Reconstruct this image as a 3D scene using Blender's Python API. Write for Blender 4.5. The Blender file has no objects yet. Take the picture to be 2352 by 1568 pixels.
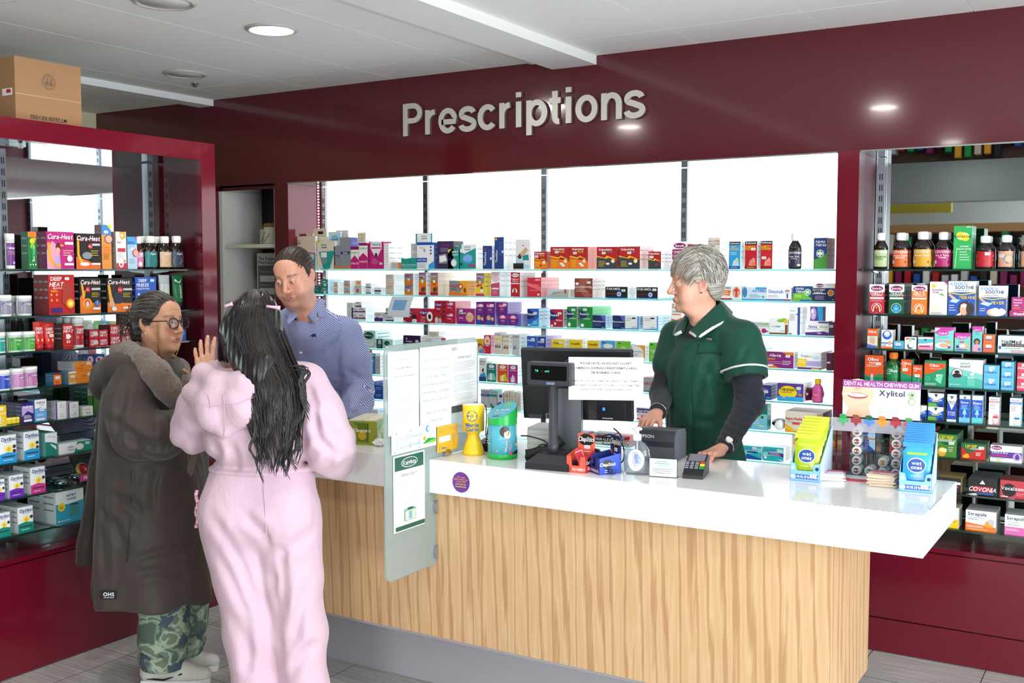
import bpy, bmesh, math, random
import numpy as np
from mathutils import Vector, Matrix
random.seed(7); rng = np.random.RandomState(7)
S = bpy.context.scene
COL = S.collection
# ------------------------------------------------------------ camera
CAMH = 1.7; FPX = 2445.0; PITCH = math.atan(166/FPX); YAW = math.atan(1492/math.hypot(FPX, 166))
cam_d = bpy.data.cameras.new('camera'); cam = bpy.data.objects.new('camera', cam_d); COL.objects.link(cam)
cam_d.sensor_width = 36; cam_d.lens = FPX/2352*36; cam_d.clip_start = .05
cam.location = (0, 0, CAMH); cam.rotation_euler = (math.pi/2-PITCH, 0, YAW)
S.camera = cam
# ------------------------------------------------------------ exposure, sky, daylight
S.view_settings.view_transform = 'Standard'; S.view_settings.look = 'None'
S.view_settings.exposure = -0.10; S.view_settings.gamma = 1.0; S.view_settings.use_curve_mapping = False
S.cycles.use_denoising = True
S.cycles.max_bounces = 8; S.cycles.transparent_max_bounces = 24; S.cycles.diffuse_bounces = 4; S.cycles.glossy_bounces = 5
S.cycles.caustics_reflective = False; S.cycles.caustics_refractive = False
wd = bpy.data.worlds.new('sky'); S.world = wd; wd.use_nodes = True
wd.node_tree.nodes['Background'].inputs[0].default_value = (.86, .93, 1, 1)
wd.node_tree.nodes['Background'].inputs[1].default_value = 1.0
def area(name, loc, target, sx, sy, power, col=(1, 1, 1)):
    l = bpy.data.lights.new(name, 'AREA'); l.shape = 'RECTANGLE'; l.size = sx; l.size_y = sy; l.energy = power; l.color = col
    o = bpy.data.objects.new(name, l); COL.objects.link(o); o.location = loc
    o.rotation_euler = (Vector(target)-Vector(loc)).to_track_quat('-Z', 'Y').to_euler()
    return o
# daylight entering through the shop windows (right-hand wall and the rear, behind the camera), and an added ceiling fill
area('daylight_side_window', (2.72, 1.0, 1.55), (-3, 1.2, 1.9), 3.6, 2.1, 235, (.85, .93, 1))
area('ceiling_fill_side', (2.70, 1.0, .5), (.6, 1.2, 2.76), 3.6, .5, 95, (.9, .95, 1))   # added fill aimed up to brighten the ceiling, standing in for pavement bounce
area('daylight_rear_window', (.5, -5.9, 1.5), (.1, .6, 2.9), 2.7, 2.1, 270, (.85, .93, 1))
for i, (x, y) in enumerate(((-3.40, 3.54), (-1.58, 2.376), (-3.40, 2.375), (-1.52, .136))):
    l = bpy.data.lights.new('downlight_glow', 'AREA'); l.shape = 'DISK'; l.size = .17; l.energy = 7; l.color = (1, .95, .88)
    o = bpy.data.objects.new('downlight_glow', l); COL.objects.link(o); o.location = (x, y, 2.747)
# ------------------------------------------------------------ view ray helpers (to measure real planes)
def _ax():
    cp, sp, cy, sy = math.cos(PITCH), math.sin(PITCH), math.cos(YAW), math.sin(YAW)
    fw = np.array([-sy*cp, cy*cp, -sp]); rt = np.array([cy, sy, 0.]); up = np.cross(rt, fw)
    return fw, rt, up
FW, RT, UP = _ax(); CC = np.array([0, 0, CAMH])
def ray(x, y): return FW+RT*(x-1176)/FPX-UP*(y-784)/FPX
def onz(x, y, z): d = ray(x, y); return CC+d*((z-CAMH)/d[2])
def onx(x, y, X): d = ray(x, y); return CC+d*(X/d[0])
def ony(x, y, Y): d = ray(x, y); return CC+d*(Y/d[1])
def ond(x, y, d): return CC+ray(x, y)*d
# ------------------------------------------------------------ materials
def lin(h):
    h = h.lstrip('#')
    if len(h) == 3: h = ''.join(c*2 for c in h)
    r = []
    for i in (0, 2, 4):
        c = int(h[i:i+2], 16)/255
        r.append(c/12.92 if c <= .04045 else ((c+.055)/1.055)**2.4)
    return (*r, 1)
_M = {}
def mat(h, rough=.45, metal=0., spec=.5, coat=0., key=None, emit=0., var=.0, vscale=8):
    k = key or (h, rough, metal, spec, coat, emit, var)
    if k in _M: return _M[k]
    m = bpy.data.materials.new('surface_'+h.lstrip('#')); m.use_nodes = True
    b = m.node_tree.nodes['Principled BSDF']; c = lin(h)
    b.inputs['Base Color'].default_value = c; b.inputs['Roughness'].default_value = rough
    b.inputs['Metallic'].default_value = metal; b.inputs['Specular IOR Level'].default_value = spec
    b.inputs['Coat Weight'].default_value = coat; b.inputs['Coat Roughness'].default_value = .05
    if emit: b.inputs['Emission Color'].default_value = c; b.inputs['Emission Strength'].default_value = emit
    if var:
        nt = m.node_tree; t = nt.nodes.new('ShaderNodeTexNoise'); t.inputs['Scale'].default_value = vscale; t.inputs['Detail'].default_value = 4
        tc = nt.nodes.new('ShaderNodeTexCoord'); nt.links.new(tc.outputs['Object'], t.inputs['Vector'])
        mx = nt.nodes.new('ShaderNodeMix'); mx.data_type = 'RGBA'
        mx.inputs[6].default_value = tuple(v*(1-var) for v in c[:3])+(1,); mx.inputs[7].default_value = tuple(min(1, v*(1+var)) for v in c[:3])+(1,)
        nt.links.new(t.outputs['Fac'], mx.inputs[0]); nt.links.new(mx.outputs[2], b.inputs['Base Color'])
    _M[k] = m; return m
def nodes_mat(name, build):
    if name in _M: return _M[name]
    m = bpy.data.materials.new(name); m.use_nodes = True; nt = m.node_tree; nt.nodes.clear()
    out = nt.nodes.new('ShaderNodeOutputMaterial'); sh = build(nt); nt.links.new(sh, out.inputs[0]); _M[name] = m; return m
def N(nt, t, **kw):
    n = nt.nodes.new(t)
    for k, v in kw.items():
        if k.startswith('i_'):
            key = k[2:]; key = int(key) if key.isdigit() else key.replace('_', ' ')
            n.inputs[key].default_value = v
        else: setattr(n, k, v)
    return n
def mixsh(nt, fac, a, b):
    m = N(nt, 'ShaderNodeMixShader')
    if isinstance(fac, (int, float)): m.inputs[0].default_value = fac
    else: nt.links.new(fac, m.inputs[0])
    nt.links.new(a, m.inputs[1]); nt.links.new(b, m.inputs[2]); return m.outputs[0]
def glass_sheet(name, tint, refl=1.0, body=.0, bodycol='ffffff', rough=.02):
    def f(nt):
        tr = N(nt, 'ShaderNodeBsdfTransparent'); tr.inputs[0].default_value = lin(tint)
        gl = N(nt, 'ShaderNodeBsdfGlossy'); gl.inputs['Roughness'].default_value = rough
        fr = N(nt, 'ShaderNodeFresnel'); fr.inputs[0].default_value = 1.45
        mu = N(nt, 'ShaderNodeMath', operation='MULTIPLY'); mu.inputs[1].default_value = refl; ge = N(nt, 'ShaderNodeNewGeometry'); iv = N(nt, 'ShaderNodeMath', operation='SUBTRACT'); iv.inputs[0].default_value = 1; nt.links.new(ge.outputs['Backfacing'], iv.inputs[1]); m0 = N(nt, 'ShaderNodeMath', operation='MULTIPLY'); nt.links.new(fr.outputs[0], m0.inputs[0]); nt.links.new(iv.outputs[0], m0.inputs[1]); nt.links.new(m0.outputs[0], mu.inputs[0])
        s = mixsh(nt, mu.outputs[0], tr.outputs[0], gl.outputs[0])
        if body:
            d = N(nt, 'ShaderNodeBsdfDiffuse'); d.inputs[0].default_value = lin(bodycol)
            t2 = N(nt, 'ShaderNodeBsdfTranslucent'); t2.inputs[0].default_value = lin(bodycol)
            s = mixsh(nt, body, s, mixsh(nt, .5, d.outputs[0], t2.outputs[0]))
        return s
    return nodes_mat(name, f)
# ------------------------------------------------------------ glyphs (flat lettering made as mesh)
_G = {}
def glyph(ch, bold):
    k = (ch, bold)
    if k in _G: return _G[k]
    cu = bpy.data.curves.new('g', 'FONT'); cu.body = ch; cu.resolution_u = 3; cu.size = 1
    if bold: cu.offset = .003 if ch in 'MWNmwAVKk&8#' else .021
    o = bpy.data.objects.new('g', cu)
    me = o.to_mesh()
    v = [tuple(x.co) for x in me.vertices]; fs = [tuple(p.vertices) for p in me.polygons]
    xs = [a[0] for a in v] or [0]; 
    r = (v, fs, min(xs), max(xs)); o.to_mesh_clear(); bpy.data.objects.remove(o); bpy.data.curves.remove(cu)
    _G[k] = r; return r
def layout(text, bold=False, track=.085):
    """verts, faces of a line of lettering; baseline 0, cap height ~.7; returns also the width"""
    V, F, x = [], [], 0.
    for ch in text:
        if ch == ' ': x += .27; continue
        v, f, a, b = glyph(ch, bold); n = len(V)
        V += [(p[0]-a+x, p[1]) for p in v]; F += [tuple(i+n for i in q) for q in f]
        x += b-a+track
    return V, F, max(x-track, .01)
# ------------------------------------------------------------ mesh builder
class MB:
    def __init__(s): s.v, s.f, s.m, s.mats, s.sm = [], [], [], [], []
    def mi(s, m):
        if m not in s.mats: s.mats.append(m)
        return s.mats.index(m)
    def add(s, v, f, m, smooth=False):
        n = len(s.v); i = s.mi(m); s.v += [tuple(map(float, p)) for p in v]
        s.f += [tuple(j+n for j in q) for q in f]; s.m += [i]*len(f); s.sm += [smooth]*len(f)
    def box(s, x0, y0, z0, x1, y1, z1, m, front=None, top=None, side=None, bev=0.):
        V = [(x0, y0, z0), (x1, y0, z0), (x1, y1, z0), (x0, y1, z0), (x0, y0, z1), (x1, y0, z1), (x1, y1, z1), (x0, y1, z1)]
        if bev:
            bm = bmesh.new(); vs = [bm.verts.new(p) for p in V]
            for q in ((0, 3, 2, 1), (4, 5, 6, 7), (0, 1, 5, 4), (2, 3, 7, 6), (1, 2, 6, 5), (3, 0, 4, 7)): bm.faces.new([vs[i] for i in q])
            bmesh.ops.bevel(bm, geom=bm.edges[:], offset=bev, segments=2, affect='EDGES', profile=.6)
            bm.verts.index_update(); s.add([v.co for v in bm.verts], [[v.index for v in f.verts] for f in bm.faces], m); bm.free(); return
        s.add(V, [(0, 3, 2, 1), (2, 3, 7, 6)], m); s.add(V, [(0, 1, 5, 4)], front or m)
        s.add(V, [(4, 5, 6, 7)], top or m); s.add(V, [(1, 2, 6, 5), (3, 0, 4, 7)], side or m)
    def prism(s, pts, a, b, m, axis='y', cap=None):
        """polygon pts in the plane normal to axis, extruded a..b"""
        P = {'y': lambda p, t: (p[0], t, p[1]), 'z': lambda p, t: (p[0], p[1], t), 'x': lambda p, t: (t, p[0], p[1])}[axis]
        n = len(pts); s.add([P(p, a) for p in pts]+[P(p, b) for p in pts], [(i, (i+1) % n, n+(i+1) % n, n+i) for i in range(n)], m)
        k = cap or m; s.add([P(p, a) for p in pts], [tuple(range(n))], k); s.add([P(p, b) for p in pts], [tuple(range(n))], k)
    def lathe(s, prof, m, seg=24, c=(0, 0), sx=1, sy=1, smooth=True):
        V = []
        for r, z in prof:
            for k in range(seg): a = 2*math.pi*k/seg; V.append((c[0]+r*math.cos(a)*sx, c[1]+r*math.sin(a)*sy, z))
        F = []
        for i in range(len(prof)-1):
            for k in range(seg): F.append((i*seg+k, i*seg+(k+1) % seg, (i+1)*seg+(k+1) % seg, (i+1)*seg+k))
        F.append(tuple(range(seg-1, -1, -1))); F.append(tuple((len(prof)-1)*seg+k for k in range(seg)))
        s.add(V, F, m, smooth)
    def tube(s, pts, r, m, seg=8, closed=False):
        pts = [Vector(p) for p in pts]; n = len(pts); V, F = [], []
        rr = r if isinstance(r, (list, tuple)) else [r]*n
        ref = None
        for i, p in enumerate(pts):
            t = (pts[(i+1) % n]-pts[i-1]) if closed else (pts[min(i+1, n-1)]-pts[max(i-1, 0)])
            t.normalize()
            if ref is None: ref = t.orthogonal()
            ref = (ref-t*ref.dot(t)).normalized(); b = t.cross(ref)
            for k in range(seg): a = 2*math.pi*k/seg; V.append(p+(ref*math.cos(a)+b*math.sin(a))*rr[i])
        for i in range(n if closed else n-1):
            j = (i+1) % n
            for k in range(seg): F.append((i*seg+k, i*seg+(k+1) % seg, j*seg+(k+1) % seg, j*seg+k))
        if not closed: F += [tuple(range(seg-1, -1, -1)), tuple((n-1)*seg+k for k in range(seg))]
        s.add(V, F, m, True)
    def flat(s, V2, F, P, m):
        s.add([P(u, v) for u, v in V2], F, m)
    def build(s, name, parent=None, loc=(0, 0, 0), rz=0., auto=None):
        me = bpy.data.meshes.new(name); me.from_pydata(s.v, [], s.f); me.polygons.foreach_set('material_index', s.m)
        me.polygons.foreach_set('use_smooth', s.sm)
        for m in s.mats: me.materials.append(m)
        me.update(); o = bpy.data.objects.new(name, me); COL.objects.link(o); o.location = loc; o.rotation_euler = (0, 0, rz)
        if parent: o.parent = parent
        return o
def tag(o, label=None, cat=None, group=None, kind=None):
    if label: o['label'] = label
    if cat: o['category'] = cat
    if group: o['group'] = group
    if kind: o['kind'] = kind
    return o
def empty(name, loc=(0, 0, 0), rz=0., label=None, cat=None, group=None):
    o = bpy.data.objects.new(name, None); COL.objects.link(o); o.location = loc; o.rotation_euler = (0, 0, rz); o.empty_display_size = .05
    return tag(o, label, cat, group)
def struct(o): o['kind'] = 'structure'; return o
_seen_arc = {}
def arc(u, v, r, rv=None, n=20, a0=0., a1=2*math.pi):
    rv = r if rv is None else rv
    return [(u+r*math.cos(a0+(a1-a0)*i/n), v+rv*math.sin(a0+(a1-a0)*i/n)) for i in range(n)]
def rrect(u0, v0, u1, v1, r, n=5):
    out = []
    for cx, cy, a in ((u1-r, v1-r, 0), (u0+r, v1-r, 1), (u0+r, v0+r, 2), (u1-r, v0+r, 3)):
        out += [(cx+r*math.cos((a+i/n)*math.pi/2), cy+r*math.sin((a+i/n)*math.pi/2)) for i in range(n+1)]
    return out
PAL = dict(w='f4f4f2', k='161616', r='c01824', R='8e1020', g='1f9a4a', G='0e5a32', b='1a55b0', B='14246a', c='2ea3dc', t='1f9c8e', T='7fd0c4',
           y='f2cf1e', o='ef7c1c', O='f0a830', p='5a2a86', P='8a3a92', m='c81e78', M='8c1458', q='e8a0bc', n='8a4a2a', d='3a3d44', e='8d9096', s='c9cbcd',
           h='d9c6b0', i='e4d8c4', l='8cc63a', a='bfe0ee', f='e2b090', u='e2463a', x='f7e9a0', v='b9a4d8', z='5c6ac0', j='c2a25a')
def cm(c, rough=.4): return mat(PAL.get(c, c), rough)
def decorate(mb, spec, w, h, P):
    """small pictures, stripes and lettering on a panel w x h; P(u_m, v_m, layer) places it"""
    L = 1
    for el in spec.split(';'):
        a = el.strip().split(' ')
        if not a[0]: continue
        k = a[0]; Q = lambda u, v, L=L: P(u, v, .00028*L)
        if k == 'r': u0, v0, u1, v1 = [float(x) for x in a[1:5]]; mb.flat([(u0*w, v0*h), (u1*w, v0*h), (u1*w, v1*h), (u0*w, v1*h)], [(0, 1, 2, 3)], Q, cm(a[5]))
        elif k == 'c': u, v, r = [float(x) for x in a[1:4]]; p = arc(u*w, v*h, r*w); mb.flat(p, [tuple(range(len(p)))], Q, cm(a[4]))
        elif k == 'e': u, v, r, rv = [float(x) for x in a[1:5]]; p = arc(u*w, v*h, r*w, rv*h); mb.flat(p, [tuple(range(len(p)))], Q, cm(a[5]))
        elif k == 'p':
            p = [tuple(float(x) for x in q.split(',')) for q in a[2:]]; mb.flat([(u*w, v*h) for u, v in p], [tuple(range(len(p)))], Q, cm(a[1]))
        elif k == 'q':   # price sticker
            u, v = float(a[1])*w, float(a[2])*h; p = rrect(u-.011, v-.006, u+.011, v+.006, .003, 3)
            mb.flat(p, [tuple(range(len(p)))], Q, cm('w')); L += 1
            for d in (-.005, 0, .005): mb.flat([(u+d-.0014, v-.0022), (u+d+.0014, v-.0022), (u+d+.0014, v+.0022), (u+d-.0014, v+.0022)], [(0, 1, 2, 3)], lambda x, y, L=L: P(x, y, .00028*L), cm('e'))
        elif k == 'L':   # fine print: rows of short dashes  u0 v1 u1 rows pitch col
            u0, v1, u1 = [float(x) for x in a[1:4]]; n = int(a[4]); pt = float(a[5])
            for i in range(n):
                e = u1-(u1-u0)*random.random()*.3; y = (v1-i*pt)*h; hh = min(.35*pt*h, .0022)
                mb.flat([(u0*w, y-hh), (e*w, y-hh), (e*w, y), (u0*w, y)], [(0, 1, 2, 3)], Q, cm(a[6]))
        elif k in 'tTiI':   # centred lettering: t u v height col text  (T bold, i slanted, I both)
            u, v, hh = [float(x) for x in a[1:4]]; tx = ' '.join(a[5:])
            V, F, tw = layout(tx, k in 'TI'); sc = hh*h/.72; mx = 2*min(u, 1-u)*w*.96; sxx = min(sc, mx/tw)
            if sxx < sc*.6: sc = sxx/.6
            sh = .22 if k in 'iI' else 0
            mb.flat([(u*w+(x-tw/2)*sxx+y*sc*sh, v*h+(y-.36)*sc) for x, y in V], F, Q, cm(a[4]))
        elif k == 'V':   # vertical lettering reading upward
            u, v, hh = [float(x) for x in a[1:4]]; tx = ' '.join(a[5:]); V, F, tw = layout(tx, True); sc = hh*w/.72; sc = min(sc, 2*min(v, 1-v)*h*.96/tw)
            mb.flat([(u*w-(y-.36)*sc, v*h+(x-tw/2)*sc) for x, y in V], F, Q, cm(a[4]))
        L += 1
# ------------------------------------------------------------ surfaces of the place
Z_C = 2.76; YH = 4.813; YB = 5.13; X_LEFT = -6.26; X_R = 2.8; Y_REAR = -6.0
def floor_mat(nt):
    b = N(nt, 'ShaderNodeBsdfPrincipled'); tc = N(nt, 'ShaderNodeTexCoord')
    mp = N(nt, 'ShaderNodeMapping'); mp.inputs['Location'].default_value = (.58, -.16, 0); nt.links.new(tc.outputs['Object'], mp.inputs[0])
    st = N(nt, 'ShaderNodeMapping'); st.inputs['Scale'].default_value = (3, 90, 1); nt.links.new(tc.outputs['Object'], st.inputs[0])
    n1 = N(nt, 'ShaderNodeTexNoise', i_Scale=1.0, i_Detail=6.0); nt.links.new(st.outputs[0], n1.inputs['Vector'])
    n2 = N(nt, 'ShaderNodeTexNoise', i_Scale=1.3, i_Detail=3.0); nt.links.new(tc.outputs['Object'], n2.inputs['Vector'])
    r = N(nt, 'ShaderNodeValToRGB'); r.color_ramp.elements[0].color = lin('a09a95'); r.color_ramp.elements[1].color = lin('dedad5')
    r.color_ramp.elements[0].position = .25; r.color_ramp.elements[1].position = .75
    nt.links.new(n1.outputs['Fac'], r.inputs[0])
    sx = N(nt, 'ShaderNodeSeparateXYZ'); nt.links.new(mp.outputs[0], sx.inputs[0])
    def groove(o, step):
        d = N(nt, 'ShaderNodeMath', operation='DIVIDE'); nt.links.new(o, d.inputs[0]); d.inputs[1].default_value = step
        f = N(nt, 'ShaderNodeMath', operation='FRACT'); nt.links.new(d.outputs[0], f.inputs[0])
        l = N(nt, 'ShaderNodeMath', operation='LESS_THAN'); nt.links.new(f.outputs[0], l.inputs[0]); l.inputs[1].default_value = .004/step
        return l.outputs[0]
    m = N(nt, 'ShaderNodeMath', operation='MAXIMUM'); nt.links.new(groove(sx.outputs[0], .466), m.inputs[0]); nt.links.new(groove(sx.outputs[1], .48), m.inputs[1])
    mx = N(nt, 'ShaderNodeMix', data_type='RGBA'); nt.links.new(m.outputs[0], mx.inputs[0]); nt.links.new(r.outputs[0], mx.inputs[6]); mx.inputs[7].default_value = lin('4a4543')
    nt.links.new(mx.outputs[2], b.inputs['Base Color']); b.inputs['Roughness'].default_value = .5
    return b.outputs[0]
M_FLOOR = nodes_mat('grey_streaked_tile', floor_mat)
RED = mat('680d21', .12, coat=.3); RED_H = mat('540f1b', .12, coat=.3); RED_D = mat('4a0c18', .15, coat=.3)
CREAM = mat('e9e2bd', .7); WHITE = mat('efefec', .6); GREY = mat('b2b0b4', .4)
MIRROR = mat('c4cccb', .015, 1.0, key='mirror'); CHROME = mat('c9cbd0', .18, 1.0); STEEL = mat('8e9196', .35, .9); BLACK = mat('0c0c0e', .5)
def emitter(name, col, s):
    def f(nt):
        e = N(nt, 'ShaderNodeEmission'); e.inputs[0].default_value = lin(col); e.inputs[1].default_value = s; return e.outputs[0]
    return nodes_mat(name, f)
LIGHTBOX = emitter('lit_panel', 'f4f9ff', 3.0); LAMP = emitter('lamp_disc', 'fff6ea', 14)
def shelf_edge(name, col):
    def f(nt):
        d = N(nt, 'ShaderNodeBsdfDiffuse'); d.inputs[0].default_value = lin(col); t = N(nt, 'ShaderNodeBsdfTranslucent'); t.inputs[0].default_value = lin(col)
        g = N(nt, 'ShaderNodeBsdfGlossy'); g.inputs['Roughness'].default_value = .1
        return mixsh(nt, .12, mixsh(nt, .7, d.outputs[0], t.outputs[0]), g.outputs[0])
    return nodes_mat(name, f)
EDGE_L = shelf_edge('glass_edge_lit_tone', '8fe6e0'); EDGE_D = shelf_edge('glass_edge_shaded_tone', '2c5a52')  # same glass edge: colour lightened where backlit, darkened for shade elsewhere
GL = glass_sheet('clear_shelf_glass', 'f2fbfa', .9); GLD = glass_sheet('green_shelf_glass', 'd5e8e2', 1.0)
# floor, ceiling, walls
m = MB(); m.box(X_LEFT-.1, Y_REAR-.1, -.1, X_R+.1, 5.5, 0, M_FLOOR); struct(m.build('floor'))
m = MB(); TILE = mat('eeeeea', .85, var=.02, vscale=60); BARL = mat('f2f2ef', .5); BARD = mat('7c7a76', .8)
m.box(X_LEFT-.1, Y_REAR-.1, Z_C+.03, X_R+.1, 5.5, Z_C+.12, BARD)
xs = [-1.9+.6*i for i in range(-8, 9)]; ys = [4.45-.6*i for i in range(-1, 19)]
for i in range(len(xs)-1):
    for j in range(len(ys)-1):
        x0, x1, y0, y1 = xs[i]+.002, xs[i+1]-.002, ys[j+1]+.003, min(ys[j]-.003, YH+.3)
        m.box(x0, y0, Z_C, x1, y1, Z_C+.035, TILE)
for x in xs: m.box(x-.005, Y_REAR, Z_C+.003, x+.005, YH, Z_C+.02, BARL)
struct(m.build('ceiling'))
m = MB(); m.box(-2.69, Y_REAR, 2.715, -2.438, YH, Z_C+.02, mat('e8e8e4', .7)); m.box(-2.815, Y_REAR, 2.752, -2.69, YH, Z_C+.02, mat('dededb', .8)); struct(m.build('trim_1'))
m = MB(); m.box(-5.25, Y_REAR, 2.722, -5.127, YH, Z_C+.02, mat('e8e8e6', .7)); struct(m.build('trim_2'))
m = MB(); m.box(X_LEFT-.1, Y_REAR, 0, X_LEFT, 5.5, Z_C+.1, CREAM); struct(m.build('wall_left'))
m = MB()   # maroon fascia over the whole back wall, pillars and returns
m.box(X_LEFT, YH, 2.22, X_R, YH+.06, Z_C+.03, RED_H); struct(m.build('trim_6')); m = MB()
m.box(X_LEFT, YB+.12, 0, X_R, YB+.2, Z_C+.03, RED_D)
struct(m.build('wall_back')); m = MB(); m.box(X_LEFT, YH, 0, -5.12, YH+.04, 2.22, RED_H); struct(m.build('trim_7')); m = MB(); m.box(-4.622, YH, 0, -4.518, YB+.1, 2.22, RED_H)
struct(m.build('trim_8'))
m = MB(); m.box(-1.24, YH-.004, 0, -1.147, YB+.1, 2.221, RED, side=mat('5c0d20', .42)); struct(m.build('trim_3'))
# shell behind and beside the camera, with the shop windows the daylight comes through
m = MB(); WC = mat('d6d8d8', .8)
m.box(X_LEFT, Y_REAR-.1, 0, -.9, Y_REAR, Z_C, WC); m.box(-.9, Y_REAR-.1, 0, 1.9, Y_REAR, .45, WC); m.box(-.9, Y_REAR-.1, 2.55, 1.9, Y_REAR, Z_C, WC); m.box(1.9, Y_REAR-.1, 0, X_R, Y_REAR, Z_C, WC); struct(m.build('wall_rear'))
m = MB(); m.box(X_R, Y_REAR, 0, X_R+.1, 5.5, .4, WC); m.box(X_R, Y_REAR, 2.65, X_R+.1, 5.5, Z_C, WC); m.box(X_R, 3.0, .4, X_R+.1, 5.5, 2.65, WC); m.box(X_R, Y_REAR, .4, X_R+.1, -1.8, 2.65, WC); struct(m.build('wall_right'))
m = MB(); FR = mat('3a3a3e', .4)
for y in (-1.8, -.2, 1.4, 2.95): m.box(X_R+.01, y, .4, X_R+.08, y+.05, 2.65, FR)
for z in (.4, 2.6): m.box(X_R+.01, -1.8, z, X_R+.08, 3, z+.05, FR)
struct(m.build('window_1'))
m = MB()
for x in (-.9, .4, 1.85): m.box(x, Y_REAR-.08, .45, x+.05, Y_REAR-.01, 2.55, FR)
for z in (.45, 2.5): m.box(-.9, Y_REAR-.08, z, 1.9, Y_REAR-.01, z+.05, FR)
struct(m.build('window_2'))
m = MB(); m.box(-5.1, -.62, 2.33, X_R, -.36, Z_C+.02, mat('6b6f70', .7)); struct(m.build('trim_4'))
m = MB(); m.box(-5.9, -4.3, 2.42, -2.3, -4.2, Z_C, mat('b8a83a', .7)); struct(m.build('trim_5'))
# the rear stand seen only in the mirrored backs
t = empty('display_stand', (-2.1, -3.6, 0), 0, 'wooden display stand with red trays behind the viewer, seen in the mirrored back', 'shelf')
m = MB(); WD = mat('a8794c', .5); m.box(-1.3, -.4, 0, -1.25, .0, 2.2, WD); m.box(1.25, -.4, 0, 1.3, 0, 2.2, WD); m.box(-1.3, -.4, 2.15, 1.3, 0, 2.25, WD); m.box(-1.25, -.4, 0, 1.25, -.36, 2.15, mat('5a4034', .6)); m.build('frame', t)
for k in range(5):
    m = MB(); m.box(-1.25, -.36, .35+.38*k, 1.25, -.02, .37+.38*k, mat('b01c22', .4)); m.build('shelf_board', t)
    m = MB()
    for q in range(22): 
        x = -1.2+q*.11; hh = .1+.16*random.random(); m.box(x, -.3, .371+.38*k, x+.07, -.12, .371+.38*k+hh, cm(random.choice('rwkbghOMis')))
    o = m.build('stock', t); o['kind'] = 'stuff'
# ------------------------------------------------------------ downlights
def downlight(x, y, lit, label, r=.115):
    t = empty('downlight', (x, y, Z_C), 0, label, 'ceiling light', 'round downlights in the ceiling')
    m = MB(); m.lathe([(r, .001), (r, -.006), (r*.9, -.012), (r*.84, -.010), (r*.82, .0)], mat('b9b4ae', .35), 36); m.build('rim', t)
    m = MB(); m.lathe([(r*.83, .0), (r*.83, -.005), (.01, -.0055)], LAMP if lit else mat('d9d6d0', .5), 36); m.build('diffuser', t)
downlight(-3.40, 3.54, True, 'lit round downlight shining white in the ceiling tiles')
downlight(-4.57, 4.09, False, 'unlit round downlight nearest the maroon fascia')
downlight(-3.417, 2.96, False, 'unlit round downlight cut by the top of the frame', .125)
downlight(-1.58, 2.376, True, 'lit downlight over the counter, mirrored in the maroon fascia above the light panels')
downlight(-3.40, 2.375, True, 'lit downlight mirrored in the fascia below the last letters of the sign')
downlight(-1.52, .136, True, 'lit downlight mirrored low in the fascia above the mirrored shelves')
m = MB(); m.lathe([(.022, 0), (.022, -.004), (.012, -.008), (.01, -.02)], STEEL, 16); tag(m.build('sprinkler', None, (-4.76, 4.33, Z_C)), 'tiny metal ceiling sprinkler beside the unlit downlight', 'sprinkler')
# ------------------------------------------------------------ sign: raised letters
sg = empty('wall_sign', (-3.628, YH, 2.436), 0, 'raised silver letters reading Prescriptions on the maroon fascia', 'sign')
SL = mat('cfc8be', .35, .25); SD = mat('6a6560', .5, .3)
def band(P, w=.155, closed=False):
    """a stroke of even width along a line of points: outline as left and right rows"""
    P = np.array(P, float); n = len(P); T = (np.roll(P, -1, 0)-np.roll(P, 1, 0)) if closed else np.gradient(P, axis=0); T /= np.linalg.norm(T, axis=1)[:, None]; Nn = np.stack([-T[:, 1], T[:, 0]], 1)*w/2; return P+Nn, P-Nn
def el(cx, cy, rx, ry, a0, a1, n=26): return [(cx+rx*math.cos(math.radians(a0+(a1-a0)*i/n)), cy+ry*math.sin(math.radians(a0+(a1-a0)*i/n))) for i in range(n+1)]
O_ = lambda x: el(x, .37, .235, .305, 0, 360, 40)[:-1]; stem = lambda x, a, b: [(x, a), (x, b)]
ess = el(.30, .53, .20, .145, 12, 90, 8)+el(.30, .53, .20, .145, 90, 215, 12)[1:]+[(.30, .385)]+el(.30, .215, .215, .152, 35, -90, 12)+el(.30, .215, .215, .152, -90, -172, 8)[1:]
GLY = {'P': (.80, [(stem(.17, 0, 1), 0), ([(.17, .925), (.44, .925)]+el(.44, .695, .235, .23, 90, -90)+[(.17, .465)], 0)]), 'r': (.50, [(stem(.14, 0, .75), 0), ([(.14, .40)]+el(.40, .40, .26, .275, 170, 92, 10), 0)]),
 'e': (.68, [(el(.33, .37, .235, .305, -38, -340, 36)+[(.565, .335), (.12, .335)], 0)]), 's': (.62, [(ess, 0)]), 'c': (.65, [(el(.33, .37, .235, .305, 40, 320, 36), 0)]), 'i': (.34, [(stem(.16, 0, .75), 0), (stem(.16, .87, 1.02), 0)]),
 'p': (.72, [(stem(.14, -.26, .75), 0), (O_(.375), 1)]), 't': (.44, [([(.2, .95), (.2, .2)]+el(.31, .19, .11, .115, 180, 280, 10), 0), ([(.03, .675), (.37, .675)], 0)]), 'o': (.70, [(O_(.34), 1)]), 'n': (.68, [(stem(.14, 0, .75), 0), ([(.14, .42)]+el(.355, .43, .20, .245, 165, 0, 16)+[(.555, 0)], 0)])}
word = 'Prescriptions'; tot = sum(GLY[c][0] for c in word)-.06; sx = (3.628-2.153)/tot; x = -.09*sx; sc = .176
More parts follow.
